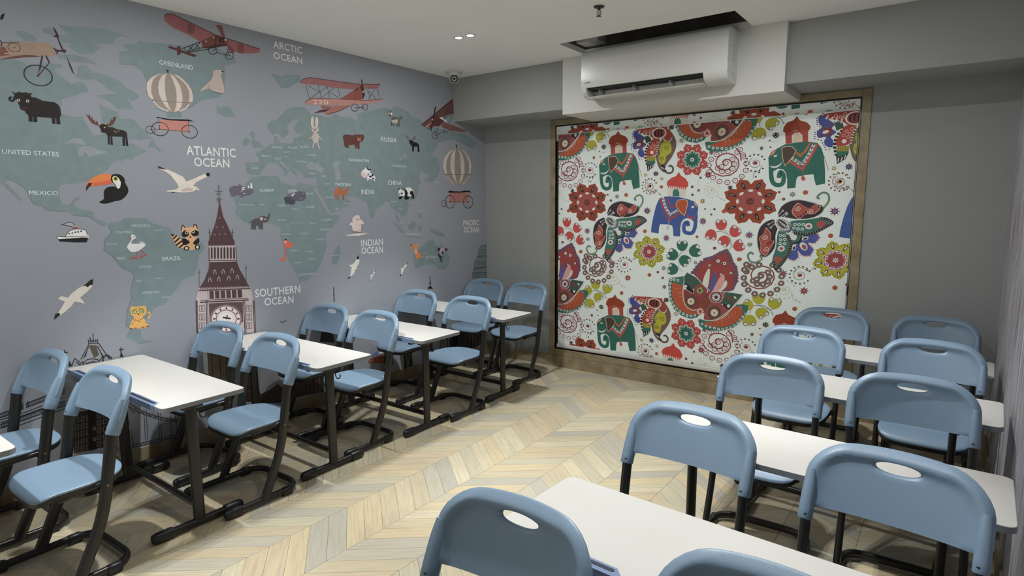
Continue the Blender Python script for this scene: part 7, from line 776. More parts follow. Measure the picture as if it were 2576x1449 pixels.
 ('blind', 'printed_tulips', None, [["c",302,45,[2634,1476,2674,1438,2695,1383,2700,1338,2675,1293]],["c",302,45,[2567,1461,2618,1462,2663,1438]],["c",302,45,[2689,1411,2691,1366,2723,1323]],["P",303,[2556,1557,2582,1532,2605,1572,2631,1533,2654,1558,2656,1521,2645,1492,2623,1475,2594,1475,2571,1490,2557,1520]],["R",304,39,2578,1551,15,0,1,-15],["E",84,2578,1551,12,0,1,-12],["R",304,39,2632,1551,15,0,1,-15],["E",84,2632,1551,12,0,1,-12],["P",303,[2708,1525,2713,1490,2756,1505,2751,1458,2785,1462,2764,1433,2736,1418,2709,1419,2685,1438,2677,1464,2685,1496]],["R",304,39,2722,1505,15,0,1,-15],["E",84,2722,1505,12,0,1,-12],["R",304,39,2764,1471,14,0,1,-15],["E",84,2764,1471,12,0,1,-12],["P",303,[2662,1326,2654,1360,2613,1340,2613,1387,2579,1380,2598,1412,2625,1429,2652,1430,2677,1414,2687,1388,2682,1357]],["R",304,39,2647,1344,15,1,1,-15],["E",84,2647,1344,12,0,1,-12],["R",304,39,2601,1373,15,0,1,-15],["E",84,2601,1373,12,0,1,-12],["P",303,[2767,1406,2760,1371,2805,1371,2786,1329,2819,1321,2789,1301,2758,1296,2733,1306,2717,1332,2718,1359,2736,1387]],["R",304,39,2773,1383,14,0,1,-15],["E",84,2773,1383,12,0,1,-12],["R",304,39,2802,1337,14,1,1,-15],["E",84,2802,1337,12,0,1,-12],["P",303,[2567,1390,2546,1418,2516,1382,2497,1426,2468,1404,2472,1442,2490,1469,2514,1482,2544,1477,2564,1458,2573,1427]],["R",304,40,2546,1400,15,0,1,-15],["E",84,2546,1400,12,0,1,-12],["R",304,40,2492,1408,15,0,1,-15],["E",84,2492,1408,13,0,0,-13]]),
 ('blind', 'printed_tulips', None, [["c",305,47,[2257,1279,2235,1219,2240,1154,2229,1112]],["c",305,47,[2323,1285,2270,1271,2243,1237]],["c",305,47,[2228,1243,2242,1190,2241,1131,2276,1091]],["P",201,[2212,1362,2239,1338,2263,1378,2289,1340,2314,1365,2316,1328,2303,1298,2281,1282,2251,1281,2227,1295,2213,1325]],["R",304,41,2236,1356,15,1,1,-15],["E",84,2236,1356,13,0,0,-12],["R",304,41,2291,1358,15,1,1,-15],["E",84,2291,1358,13,0,0,-12],["P",201,[2406,1350,2388,1315,2439,1302,2404,1262,2439,1244,2399,1230,2362,1234,2337,1253,2327,1285,2337,1314,2365,1339]],["R",304,40,2407,1324,17,1,1,-17],["E",84,2407,1324,14,1,1,-14],["R",304,40,2425,1266,17,1,1,-17],["E",84,2425,1266,14,1,1,-14],["P",201,[2117,1209,2154,1222,2127,1264,2179,1270,2166,1306,2204,1289,2227,1263,2232,1234,2217,1205,2191,1190,2154,1191]],["R",304,42,2135,1228,17,1,1,-16],["E",84,2135,1228,14,1,0,-13],["R",304,42,2162,1281,17,1,1,-16],["E",84,2162,1281,14,1,0,-13],["P",201,[2354,1213,2317,1208,2334,1163,2284,1167,2289,1131,2257,1153,2240,1183,2242,1212,2262,1237,2290,1245,2323,1237]],["R",304,41,2334,1199,16,1,1,-15],["E",84,2334,1199,13,1,0,-13],["R",304,41,2298,1153,16,1,1,-16],["E",84,2298,1153,13,1,0,-13],["P",201,[2132,1064,2165,1085,2129,1119,2178,1137,2157,1168,2197,1161,2225,1140,2237,1114,2229,1083,2207,1063,2172,1055]],["R",304,42,2145,1086,16,1,1,-16],["E",84,2145,1086,14,1,0,-13],["R",304,42,2159,1143,16,1,1,-16],["E",84,2159,1143,14,1,0,-13]]),
 ('blind', 'printed_tulips', None, [["c",306,53,[1389,850,1338,829,1320,768]],["c",306,52,[1330,835,1418,849,1477,821,1513,769]],["c",306,52,[1396,844,1477,821,1512,828]],["P",232,[1336,930,1362,909,1388,947,1414,912,1439,937,1440,903,1427,875,1404,858,1374,856,1350,869,1336,895]],["R",304,46,1360,925,15,1,0,-14],["E",84,1360,925,13,1,0,-11],["R",304,46,1416,930,15,1,0,-14],["E",84,1416,930,13,1,0,-11],["P",232,[1234,817,1272,823,1255,865,1306,863,1302,896,1334,876,1349,849,1347,823,1327,799,1299,790,1264,796]],["R",304,47,1255,831,16,1,0,-14],["E",84,1255,831,14,1,0,-12],["R",304,46,1292,875,16,1,0,-14],["E",84,1292,875,13,1,0,-12],["P",232,[1470,916,1491,888,1526,924,1544,882,1576,904,1569,867,1549,839,1522,826,1490,830,1469,848,1461,879]],["R",304,45,1492,907,16,1,0,-15],["E",84,1492,907,14,1,0,-12],["R",304,45,1551,900,16,1,0,-15],["E",84,1551,900,13,1,0,-12],["P",232,[1481,792,1444,792,1452,749,1404,758,1402,724,1375,749,1365,778,1372,804,1396,824,1425,829,1456,818]],["R",304,46,1459,781,16,1,0,-14],["E",84,1459,781,13,1,0,-12],["R",304,46,1415,744,16,1,0,-14],["E",84,1415,744,13,1,0,-12],["P",232,[1381,677,1351,699,1324,655,1293,692,1265,662,1262,701,1276,734,1301,754,1336,758,1363,745,1380,716]],["R",304,46,1354,681,17,2,0,-16],["E",84,1354,681,14,1,0,-13],["R",304,47,1291,673,17,2,0,-16],["E",84,1291,673,15,1,0,-13]]),
 ('blind', 'printed_lotus', None, [["P",307,[2368,1089,2406,1142,2444,1187,2475,1213,2538,1234,2605,1275,2662,1302,2691,1262,2714,1201,2746,1161,2759,1093,2759,1014,2738,960,2586,905,2496,948]],["E",307,2368,1089,16,1,1,-16],["E",307,2387,1115,16,1,1,-16],["E",307,2406,1142,16,1,1,-16],["E",307,2425,1164,16,1,1,-16],["E",307,2444,1187,16,1,1,-16],["E",307,2475,1213,16,1,1,-16],["E",307,2496,1220,15,1,1,-15],["E",307,2517,1227,15,1,1,-15],["E",307,2538,1234,15,1,1,-15],["E",307,2560,1248,15,1,1,-15],["E",307,2583,1261,15,1,1,-15],["E",307,2605,1275,15,1,1,-15],["E",307,2624,1284,15,1,1,-15],["E",307,2643,1293,15,1,1,-15],["E",307,2662,1302,15,1,1,-15],["E",307,2677,1282,15,1,1,-15],["E",307,2691,1262,15,1,1,-15],["E",307,2699,1241,15,1,1,-15],["E",307,2706,1221,15,1,1,-15],["E",307,2714,1201,15,1,1,-15],["E",307,2730,1181,15,1,1,-15],["E",307,2746,1161,15,1,1,-15],["E",307,2750,1139,15,1,1,-15],["E",307,2755,1116,15,1,1,-15],["E",307,2759,1093,15,1,1,-15],["E",307,2759,1067,15,1,1,-15],["E",307,2759,1040,15,1,1,-15],["P",308,[2394,1088,2427,1134,2460,1174,2488,1197,2543,1215,2602,1252,2652,1276,2678,1240,2698,1187,2726,1152,2738,1092,2738,1022,2719,974,2585,926,2506,964]],["E",309,2594,1205,21,1,1,-21],["E",84,2594,1205,16,1,1,-16],["E",310,2594,1205,6,0,0,-6],["E",309,2650,1187,20,1,1,-21],["E",84,2650,1187,16,1,1,-16],["E",310,2650,1187,6,0,0,-6],["E",309,2708,1107,17,1,1,-17],["E",84,2708,1107,12,1,1,-12],["E",310,2708,1107,5,0,0,-5],["E",309,2520,1162,15,1,1,-15],["E",84,2520,1162,11,1,0,-11],["E",310,2520,1162,4,0,0,-4],["E",309,2620,1091,15,1,1,-15],["E",84,2620,1091,10,1,0,-10],["E",310,2620,1091,4,0,0,-4],["S",311,[2458,909,2468,1028,2494,1104,2521,1134,2524,1049,2507,956]],["S",312,[2515,920,2545,1051,2567,1109,2587,1054,2563,953]],["S",313,[2551,916,2601,1041,2641,1092,2657,1038,2612,950]],["S",314,[2565,910,2625,965,2663,1038,2681,1018,2666,975,2613,929]],["P",279,[2154,1024,2143,963,2160,825,2208,738,2284,685,2364,665,2429,686,2457,727,2408,758,2323,773,2291,854,2289,1051]],["E",84,2171,1013,13,1,0,-13],["E",203,2171,1013,6,0,0,-5],["E",84,2202,1014,13,1,0,-13],["E",203,2202,1014,6,0,0,-5],["E",84,2236,1009,13,1,0,-13],["E",203,2236,1009,6,0,0,-5],["E",84,2162,976,13,1,0,-13],["E",203,2162,976,6,0,0,-5],["E",84,2158,940,13,1,0,-13],["E",203,2158,940,6,0,0,-5],["E",84,2159,905,13,1,0,-13],["E",203,2159,905,6,0,0,-5],["E",84,2163,869,13,1,0,-13],["E",203,2163,869,6,0,0,-5],["E",84,2171,833,13,1,0,-13],["E",203,2171,833,6,1,0,-5],["E",84,2186,800,13,1,0,-13],["E",203,2186,800,6,1,0,-5],["E",84,2207,769,13,1,0,-13],["E",203,2207,769,6,1,0,-5],["E",84,2231,745,13,1,0,-13],["E",203,2231,745,6,1,0,-5],["E",84,2263,722,13,1,0,-13],["E",203,2263,722,6,1,0,-5],["E",84,2298,705,13,1,0,-13],["E",203,2298,705,5,1,0,-5],["E",84,2333,693,13,1,0,-13],["E",203,2333,693,5,1,0,-5],["E",84,2369,691,13,1,0,-13],["E",203,2369,691,5,1,0,-5],["E",84,2404,703,12,1,0,-12],["E",203,2404,703,5,1,0,-5],["S",315,[2187,984,2281,955,2296,855,2323,773,2391,744,2427,721,2368,706,2288,728,2225,776,2188,857,2179,947]],["l",316,36,[2201,937,2257,929]],["l",316,36,[2226,899,2274,897]],["l",316,36,[2251,862,2291,865]],["l",316,36,[2275,824,2308,833]],["l",316,36,[2300,787,2325,801]],["l",316,36,[2324,750,2342,769]],["P",317,[2293,1045,2318,1088,2415,1042,2506,961,2395,940,2299,951]],["P",203,[2292,980,2322,988,2384,928,2385,898,2324,929]],["E",84,2312,962,13,1,0,-13],["S",318,[2300,933,2385,898,2424,972,2494,966,2509,874,2449,774,2402,746,2329,774,2295,855]],["E",319,2364,826,57,5,2,-57],["E",320,2364,826,32,3,1,-32],["E",321,2364,826,10,1,0,-9],["E",322,2443,933,56,5,2,-56],["E",323,2443,933,37,3,1,-37],["l",324,41,[2456,934,2477,935]],["l",324,41,[2455,928,2474,920]],["l",324,41,[2451,923,2465,908]],["l",324,41,[2446,920,2452,900]],["l",324,41,[2440,920,2436,899]],["l",324,41,[2435,922,2423,904]],["l",324,41,[2431,926,2413,915]],["l",324,41,[2430,931,2409,930]],["l",324,41,[2431,937,2411,945]],["l",324,41,[2434,942,2421,957]],["l",324,41,[2439,945,2434,965]],["l",324,41,[2445,945,2449,966]],["l",324,41,[2450,943,2463,961]],["l",324,41,[2454,939,2473,950]],["c",209,78,[2291,980,2290,866,2322,779,2388,747,2420,759]],["c",209,70,[2391,1064,2482,977,2530,940]],["P",325,[2474,871,2541,946,2586,904,2581,810,2515,722,2450,739]],["P",246,[2474,753,2482,752,2485,749,2488,745,2485,742,2482,737,2475,735,2479,729,2479,724,2479,719,2474,719,2469,717,2463,721,2462,713,2458,710,2454,706,2451,709,2446,712,2445,719,2439,714,2434,715,2429,714,2429,719,2428,724,2432,730,2424,731,2421,735,2418,738,2421,742,2424,747,2431,749,2426,754,2427,759,2427,764,2432,765,2437,766,2443,763,2444,770,2448,773,2452,777,2455,774,2460,772,2461,764,2467,769,2472,769,2477,769,2477,764,2478,759]],["E",326,2453,742,15,2,1,-15],["R",84,35,2453,742,20,2,1,-20],["P",279,[2451,609,2493,584,2564,579,2660,591,2754,631,2817,696,2859,770,2867,836,2821,841,2761,834,2769,784,2695,695,2583,671,2490,678,2437,667]],["E",84,2474,629,12,1,0,-12],["E",203,2474,629,5,1,0,-5],["E",84,2510,615,12,1,0,-12],["E",203,2510,615,5,1,0,-5],["E",84,2548,611,12,1,0,-12],["E",203,2548,611,5,1,0,-5],["E",84,2586,606,12,1,1,-12],["E",203,2586,606,5,1,0,-5],["E",84,2623,602,12,1,1,-12],["E",203,2623,602,5,1,0,-5],["E",84,2660,605,12,1,1,-12],["E",203,2660,605,5,1,0,-5],["E",84,2696,614,12,1,1,-12],["E",203,2696,614,5,1,0,-5],["E",84,2729,627,12,1,1,-12],["E",203,2729,627,5,1,0,-5],["E",84,2760,648,12,1,1,-12],["E",203,2760,648,5,1,0,-5],["E",84,2786,674,11,1,1,-12],["E",203,2786,674,5,1,0,-5],["E",84,2807,702,11,1,1,-12],["E",203,2807,702,5,1,0,-5],["E",84,2826,733,11,1,1,-12],["E",203,2826,733,5,1,0,-5],["E",84,2850,762,11,1,1,-12],["E",203,2850,762,5,1,0,-5],["E",84,2756,817,11,1,1,-12],["E",203,2756,817,5,0,0,-5],["E",84,2801,810,11,1,1,-12],["E",203,2801,810,5,0,0,-5],["S",315,[2491,643,2583,668,2672,716,2756,817,2817,805,2814,743,2763,674,2670,626,2550,620]],["l",316,35,[2599,685,2624,641]],["l",316,35,[2633,703,2653,664]],["l",316,35,[2666,722,2681,687]],["l",316,35,[2699,741,2709,709]],["l",316,34,[2731,759,2737,732]],["l",316,34,[2764,777,2765,755]],["P",317,[2627,839,2668,940,2819,930,2734,814]],["l",84,51,[2549,932,2668,941,2819,930]],["E",84,2753,896,11,-8,-5,-7],["E",327,2704,886,12,1,1,-17],["E",327,2760,863,12,1,0,-8],["P",203,[2627,839,2734,814,2703,777,2642,823]],["E",84,2701,816,14,1,1,-15],["E",84,2647,826,7,1,0,-7],["S",328,[2522,899,2561,928,2629,934,2666,906,2633,839,2674,797,2709,772,2639,701,2560,671,2490,678,2504,757,2542,831]],["R",329,46,2591,888,59,5,2,-52],["E",330,2590,885,43,4,2,-44],["E",84,2617,887,12,1,0,-6],["E",84,2614,873,11,-5,-3,-5],["E",84,2605,862,7,-10,-5,-3],["E",84,2591,857,1,-13,-6,-1],["E",84,2577,859,-6,-12,-5,2],["E",84,2567,869,-11,-7,-3,5],["E",84,2563,882,-13,-1,0,6],["E",84,2566,896,-11,5,3,5],["E",84,2575,907,-7,10,5,3],["E",84,2589,912,-1,13,6,0],["E",84,2603,910,6,11,5,-2],["E",84,2613,900,10,7,3,-5],["E",331,2580,744,63,7,3,-65],["E",298,2580,744,32,3,1,-33],["E",332,2580,744,8,1,0,-8],["E",333,2629,749,5,1,0,-5],["E",333,2626,730,5,1,0,-5],["E",333,2616,712,5,1,0,-5],["E",333,2600,700,5,1,0,-5],["E",333,2582,694,5,1,0,-5],["E",333,2563,696,5,1,0,-5],["E",333,2546,705,5,1,0,-5],["E",333,2535,720,5,1,0,-5],["E",333,2530,739,5,1,0,-5],["E",333,2533,758,5,1,0,-5],["E",333,2544,776,5,1,0,-5],["E",333,2559,788,5,1,0,-5],["E",333,2578,794,5,1,0,-5],["E",333,2597,792,5,1,0,-5],["E",333,2613,783,5,1,0,-5],["E",333,2624,768,5,1,0,-5],["c",209,75,[2472,671,2560,671,2638,712,2708,777,2776,858,2819,930]]]),
 ('blind', 'printed_star_flower', None, [["P",334,[1489,2250,1473,2246,1481,2231,1465,2239,1459,2225,1453,2239,1437,2234,1445,2247,1428,2253,1445,2258,1437,2272,1453,2264,1458,2278,1464,2264,1480,2269,1473,2256]],["E",335,1459,2252,11,-1,0,-10]]),
 ('blind', 'printed_star_flower', None, [["P",254,[2163,2382,2148,2378,2156,2364,2141,2372,2136,2358,2131,2373,2116,2367,2123,2380,2108,2386,2122,2390,2115,2404,2130,2397,2135,2410,2140,2396,2154,2401,2148,2388]],["E",336,2135,2384,10,-1,0,-9]]),
 ('blind', 'printed_star_flower', None, [["P",337,[2252,2258,2238,2254,2245,2241,2232,2248,2227,2235,2222,2249,2208,2243,2214,2256,2200,2261,2214,2265,2207,2278,2221,2271,2225,2284,2231,2271,2244,2276,2238,2264]],["E",338,2226,2260,9,-1,0,-9]]),
 ('blind', 'printed_star_flower', None, [["P",339,[2521,2140,2508,2136,2514,2122,2501,2129,2496,2116,2491,2130,2478,2124,2484,2137,2470,2143,2483,2147,2476,2160,2490,2153,2494,2166,2500,2153,2513,2158,2507,2145]],["E",274,2495,2141,9,0,0,-9]]),
 ('blind', 'printed_star_flower', None, [["P",340,[2510,1951,2491,1945,2501,1927,2482,1936,2476,1917,2469,1936,2451,1928,2459,1946,2440,1953,2458,1959,2449,1977,2468,1968,2474,1986,2481,1968,2499,1975,2491,1958]],["E",341,2475,1952,13,0,0,-12]]),
 ('blind', 'printed_star_flower', None, [["P",342,[1915,1970,1903,1966,1909,1956,1897,1961,1894,1951,1889,1961,1878,1957,1883,1967,1871,1971,1883,1975,1877,1985,1889,1980,1892,1991,1897,1980,1908,1984,1903,1974]],["E",343,1893,1971,8,0,0,-7]]),
 ('blind', 'printed_star_flower', None, [["P",344,[2027,1978,2010,1973,2018,1957,2001,1965,1995,1949,1989,1965,1972,1958,1979,1974,1962,1980,1979,1985,1971,2001,1988,1993,1993,2009,2000,1993,2017,2000,2009,1984]],["E",345,1994,1979,12,0,0,-11]]),
 ('blind', 'printed_star_flower', None, [["P",342,[2073,1930,2062,1927,2067,1916,2056,1921,2053,1911,2048,1922,2037,1917,2042,1927,2031,1931,2042,1935,2037,1945,2048,1940,2051,1950,2056,1940,2066,1944,2062,1934]],["E",343,2052,1931,8,0,0,-7]]),
 ('blind', 'printed_star_flower', None, [["P",334,[1635,1774,1619,1770,1627,1756,1612,1763,1607,1749,1601,1763,1586,1757,1593,1770,1577,1775,1593,1780,1585,1793,1600,1787,1606,1800,1611,1787,1626,1793,1619,1779]],["E",335,1606,1775,10,0,0,-9]]),
 ('blind', 'printed_star_flower', None, [["P",346,[1958,1640,1937,1633,1947,1614,1926,1623,1919,1603,1911,1623,1890,1613,1900,1633,1878,1640,1899,1647,1889,1666,1910,1657,1917,1677,1925,1657,1946,1666,1936,1647]],["E",347,1918,1640,14,0,0,-13]]),
 ('blind', 'printed_star_flower', None, [["P",348,[1325,1440,1304,1433,1313,1415,1293,1423,1286,1404,1278,1423,1257,1414,1267,1432,1245,1438,1267,1446,1257,1463,1277,1455,1285,1474,1292,1455,1313,1464,1303,1446]],["E",349,1285,1439,14,0,0,-13]]),
 ('blind', 'printed_star_flower', None, [["P",334,[1321,1360,1307,1354,1314,1342,1299,1348,1294,1334,1288,1347,1274,1341,1281,1354,1265,1358,1281,1363,1273,1376,1288,1370,1293,1383,1299,1370,1313,1377,1306,1364]],["E",335,1294,1359,10,0,0,-9]]),
 ('blind', 'printed_star_flower', None, [["P",348,[1608,1132,1588,1124,1598,1107,1578,1114,1571,1096,1564,1114,1544,1104,1553,1122,1532,1128,1553,1136,1543,1153,1563,1145,1570,1164,1577,1146,1597,1156,1588,1137]],["E",349,1570,1130,14,1,0,-12]]),
 ('blind', 'printed_star_flower', None, [["P",340,[1774,1000,1753,992,1763,975,1743,982,1736,962,1729,981,1709,971,1718,990,1697,995,1718,1003,1708,1021,1728,1013,1735,1033,1743,1014,1762,1024,1753,1006]],["E",350,1736,998,14,1,0,-13]]),
 ('blind', 'printed_star_flower', None, [["P",348,[2151,1393,2130,1386,2140,1367,2120,1376,2113,1356,2105,1375,2086,1365,2095,1385,2073,1391,2094,1399,2084,1418,2104,1409,2111,1429,2119,1410,2139,1419,2130,1400]],["E",349,2112,1392,14,0,0,-13]]),
 ('blind', 'printed_star_flower', None, [["P",334,[2123,1115,2109,1109,2116,1096,2102,1101,2097,1087,2091,1101,2077,1093,2083,1107,2068,1112,2083,1117,2076,1131,2090,1125,2095,1140,2101,1126,2115,1133,2108,1119]],["E",335,2096,1113,10,1,0,-10]]),
 ('blind', 'printed_star_flower', None, [["P",334,[2413,1181,2402,1177,2408,1166,2397,1171,2393,1159,2388,1170,2378,1165,2383,1176,2371,1179,2382,1184,2377,1194,2388,1190,2391,1201,2396,1190,2407,1196,2402,1185]],["E",335,2392,1180,8,0,0,-8]]),
 ('blind', 'printed_star_flower', None, [["P",351,[2462,1726,2448,1721,2455,1707,2441,1714,2436,1700,2431,1714,2417,1708,2423,1721,2409,1726,2423,1731,2416,1744,2430,1738,2434,1752,2440,1738,2453,1744,2447,1731]],["E",352,2435,1726,10,0,0,-9]]),
 ('blind', 'printed_star_flower', None, [["P",346,[2483,1551,2463,1543,2473,1524,2453,1533,2447,1513,2438,1533,2419,1523,2428,1543,2407,1550,2427,1557,2417,1577,2437,1568,2444,1588,2452,1568,2471,1577,2462,1558]],["E",347,2445,1550,14,0,1,-14]]),
 ('blind', 'printed_star_flower', None, [["P",334,[1477,691,1463,685,1470,672,1455,677,1450,663,1445,676,1431,668,1437,682,1422,685,1437,692,1430,704,1444,699,1450,713,1455,700,1469,708,1463,694]],["E",335,1450,688,10,1,0,-9]]),
 ('blind', 'printed_star_flower', None, [["P",353,[1135,278,1121,271,1127,260,1114,264,1109,251,1103,263,1090,255,1096,268,1082,271,1096,277,1089,288,1103,284,1108,298,1113,286,1127,293,1121,280]],["E",354,1108,274,10,1,0,-8]]),
 ('blind', 'printed_star_flower', None, [["P",355,[2134,941,2120,935,2127,922,2113,927,2108,913,2103,927,2089,919,2095,933,2081,937,2095,943,2088,955,2102,950,2107,964,2112,951,2126,958,2120,945]],["E",356,2108,939,10,1,0,-9]]),
 ('blind', 'printed_star_flower', None, [["P",254,[2153,818,2138,811,2145,797,2130,803,2125,787,2119,802,2104,793,2111,809,2095,813,2110,819,2103,833,2118,828,2123,843,2129,829,2144,837,2137,822]],["E",336,2124,815,10,1,0,-10]]),
 ('blind', 'printed_star_flower', None, [["P",357,[3038,683,3026,677,3032,664,3020,669,3016,655,3011,668,2999,660,3004,674,2991,678,3003,684,2997,697,3009,692,3013,706,3018,693,3030,700,3025,687]],["E",358,3014,680,9,1,0,-9]]),
 ('blind', 'printed_dots', None, [["E",359,1348,2150,13,-1,0,-11],["E",360,1418,2159,8,0,0,-7],["E",360,1409,2212,8,0,0,-7],["E",359,2051,1858,16,0,0,-15],["E",360,2410,1929,11,0,0,-11],["E",360,2338,1852,13,0,0,-12],["E",360,2397,1820,12,0,0,-11],["E",359,1065,1638,20,0,0,-17],["E",359,1701,1789,20,0,0,-18],["E",359,1901,1450,19,0,0,-18],["E",359,2398,1412,13,0,0,-13],["E",361,998,1317,16,1,0,-13],["E",359,1213,1229,21,1,0,-18],["E",359,1957,1041,19,1,1,-18],["E",360,2040,1073,13,1,0,-12],["E",360,2089,1022,13,1,0,-12],["E",360,1541,1738,14,0,0,-12],["E",360,1505,1794,11,0,0,-10],["E",360,2343,1783,12,0,0,-11],["E",203,984,1654,9,0,0,-8],["E",203,2461,1658,7,0,0,-7],["E",203,2540,1658,7,0,0,-7],["E",362,2517,1610,9,0,0,-9],["E",359,1674,844,19,2,0,-18],["E",363,1349,592,13,1,0,-11],["c",364,23,[2410,1929,2389,1885,2397,1820]],["c",364,25,[1461,1720,1496,1732,1541,1738]],["c",364,22,[2461,1652,2501,1651,2538,1656]],["c",364,24,[1425,2202,1460,2197,1487,2207]]]),
]
def catmull(p, closed, sub=4):
    n = len(p); out = []
    rng = range(n) if closed else range(n-1)
    for i in rng:
        g = (lambda k: p[k % n]) if closed else (lambda k: p[min(max(k, 0), n-1)])
        a, b, c, d = g(i-1), g(i), g(i+1), g(i+2)
        for s in range(sub):
            t = s/sub
            out.append(tuple(0.5*(2*b[k] + (c[k]-a[k])*t + (2*a[k]-5*b[k]+4*c[k]-d[k])*t*t + (3*b[k]-a[k]-3*c[k]+d[k])*t**3) for k in (0, 1)))
    if not closed: out.append(p[-1])
    return out
def ribbon(p, w, closed=False):
    """quads along a polyline"""
    n = len(p); L = []; R_ = []
    for i in range(n):
        a = p[(i-1) % n] if closed else p[max(i-1, 0)]
        b = p[(i+1) % n] if closed else p[min(i+1, n-1)]
        d1 = (p[i][0]-a[0], p[i][1]-a[1]); d2 = (b[0]-p[i][0], b[1]-p[i][1])
        l1 = math.hypot(*d1) or 0; l2 = math.hypot(*d2) or 0
        n1 = (-d1[1]/l1, d1[0]/l1) if l1 > 1e-9 else None
        n2 = (-d2[1]/l2, d2[0]/l2) if l2 > 1e-9 else None
        n1 = n1 or n2 or (0, 1); n2 = n2 or n1
        m = (n1[0]+n2[0], n1[1]+n2[1]); lm = math.hypot(*m) or 1e-9
        m = (m[0]/lm, m[1]/lm); k = 1/max(0.55, m[0]*n1[0]+m[1]*n1[1])
        h = w/2*k
        L.append((p[i][0]+m[0]*h, p[i][1]+m[1]*h)); R_.append((p[i][0]-m[0]*h, p[i][1]-m[1]*h))
    q = [(L[i], L[i+1], R_[i+1], R_[i]) for i in range(n-1)]
    if closed: q.append((L[-1], L[0], R_[0], R_[-1]))
    return q
def pairs(f): return [(f[i]/1000, f[i+1]/1000) for i in range(0, len(f), 2)]
def ellipse(f, n=None):
    c, u, v = pairs(f)
    r = max(math.hypot(*u), math.hypot(*v))
    n = n or (10 if r < 0.012 else 18 if r < 0.05 else 30)
    return [(c[0]+u[0]*math.cos(2*math.pi*k/n)+v[0]*math.sin(2*math.pi*k/n), c[1]+u[1]*math.cos(2*math.pi*k/n)+v[1]*math.sin(2*math.pi*k/n)) for k in range(n)]
def text_tris(text, style):
    cu = bpy.data.curves.new('lettering', 'FONT'); cu.body = text; cu.resolution_u = 3
    if style: cu.offset = 0.014; cu.space_character = 1.06
    o = bpy.data.objects.new('lettering', cu); COL.objects.link(o)
    dg = bpy.context.evaluated_depsgraph_get()
    me = bpy.data.meshes.new_from_object(o.evaluated_get(dg))
    V_ = [(v.co.x, v.co.y) for v in me.vertices]; F_ = [tuple(p.vertices) for p in me.polygons]
    bpy.data.objects.remove(o); bpy.data.curves.remove(cu); bpy.data.meshes.remove(me)
    return V_, F_
def shape_polys(sh):
    """-> list of (polygon, convex?)"""
    k = sh[0]
    if k == 'P': return [pairs(sh[2])]
    if k == 'S': return [catmull(pairs(sh[2]), True)]
    if k == 'l': return ribbon(pairs(sh[3]), sh[2]/10000)
    if k == 'c': return ribbon(catmull(pairs(sh[3]), False), sh[2]/10000)
    if k == 'E': return [ellipse(sh[2:])]
    if k == 'R': return ribbon(ellipse(sh[3:], 32 if sh[3] else 24), sh[2]/10000, True)
    if k == 'T':
        _, c, text, style, cap, x0, z0, x1, z1 = sh
        V_, F_ = text_tris(text, style)
        xs = [v[0] for v in V_]; ys = [v[1] for v in V_]
        a, b = (x0/1000, z0/1000), (x1/1000, z1/1000)
        L = math.dist(a, b); d = ((b[0]-a[0])/L, (b[1]-a[1])/L)
        sx = L/(max(xs)-min(xs)); sy = cap/1000/(max(ys)-max(0, 0))
        P_ = [(a[0]+d[0]*(x-min(xs))*sx-d[1]*y*sy, a[1]+d[1]*(x-min(xs))*sx+d[0]*y*sy) for x, y in V_]
        return [[P_[i] for i in f] for f in F_]
    return []
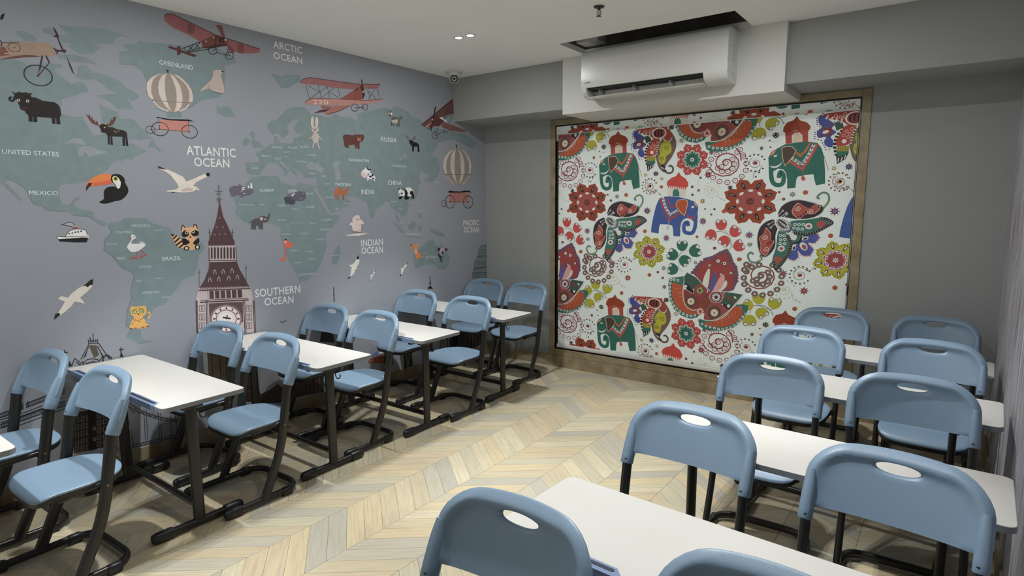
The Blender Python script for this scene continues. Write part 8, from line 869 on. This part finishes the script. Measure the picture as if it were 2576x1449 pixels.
def print_mesh(name, shapes, to3d, parent, base, off=(0, 0), clip=None, origin=Vector((0, 0, 0)), cache=None):
    verts, faces, cols = [], [], []
    step = 0.00002
    for i, sh in enumerate(shapes):
        c = PAL[sh[1]]
        polys = cache[i] if cache else shape_polys(sh)
        for p in polys:
            if off != (0, 0): p = [(a+off[0], b+off[1]) for a, b in p]
            if clip:
                x0, x1, z0, z1 = clip
                if all(x0 <= a <= x1 and z0 <= b <= z1 for a, b in p): pass
                else:
                    p = clip_rect(p, x0, x1, z0, z1)
                    if not p: continue
            n0 = len(verts)
            verts += [to3d(a, b, base+step*i)-origin for a, b in p]
            if len(p) <= 4 and sh[0] != 'P':
                faces.append(tuple(range(n0, n0+len(p)))); cols.append(c)
            else:
                for t in tessellate_polygon([[Vector((a, b, 0)) for a, b in p]]):
                    faces.append(tuple(n0+k for k in t)); cols.append(c)
    if not faces: return None
    me = bpy.data.meshes.new(name); me.from_pydata(verts, [], faces)
    at = me.attributes.new('ink', 'FLOAT_COLOR', 'FACE')
    for k, c in enumerate(cols): at.data[k].color = (c[0], c[1], c[2], 1)
    me.materials.append(M['ink'])
    me.validate()
    o = link(bpy.data.objects.new(name, me), parent)
    if name == 'printed_dots': o['kind'] = 'stuff'
    return o
lay = 0
for surf, name, label, shapes in PRINTS:
    if surf != 'wall': continue
    lay += 1
    base = 0.0004 if name == 'map_land' else 0.0012
    o = print_mesh(name, shapes, lambda a, b, h: Vector((h, a, b)), wall_left, base)
    if o and label: o['label'] = label
PX_, PZ_ = 1.56, 1.565
bo = Vector(bl.location)
for surf, name, label, shapes in PRINTS:
    if surf != 'blind': continue
    cache = [shape_polys(s) for s in shapes]
    xs = [p[0] for c in cache for q in c for p in q]; zs = [p[1] for c in cache for q in c for p in q]
    for i in range(-2, 3):
        for j in range(-2, 3):
            ox, oz = i*PX_, j*PZ_
            if max(xs)+ox > BX0 and min(xs)+ox < BX1 and max(zs)+oz > BZ0 and min(zs)+oz < BZ1:
                print_mesh(name, shapes, lambda a, b, h: Vector((a, 0.010-h, b)), fabric, 0.0006, (ox, oz), (BX0, BX1, BZ0, BZ1), bo, cache)
            oz += 0.62
            if max(xs)+ox > VX0 and min(xs)+ox < VX1 and max(zs)+oz > VZ0 and min(zs)+oz < VZ1:
                print_mesh(name, shapes, lambda a, b, h: Vector((a, -0.004-h, b)), valance, 0.0004, (ox, oz), (VX0+0.003, VX1-0.003, VZ0+0.005, VZ1-0.003), bo, cache)
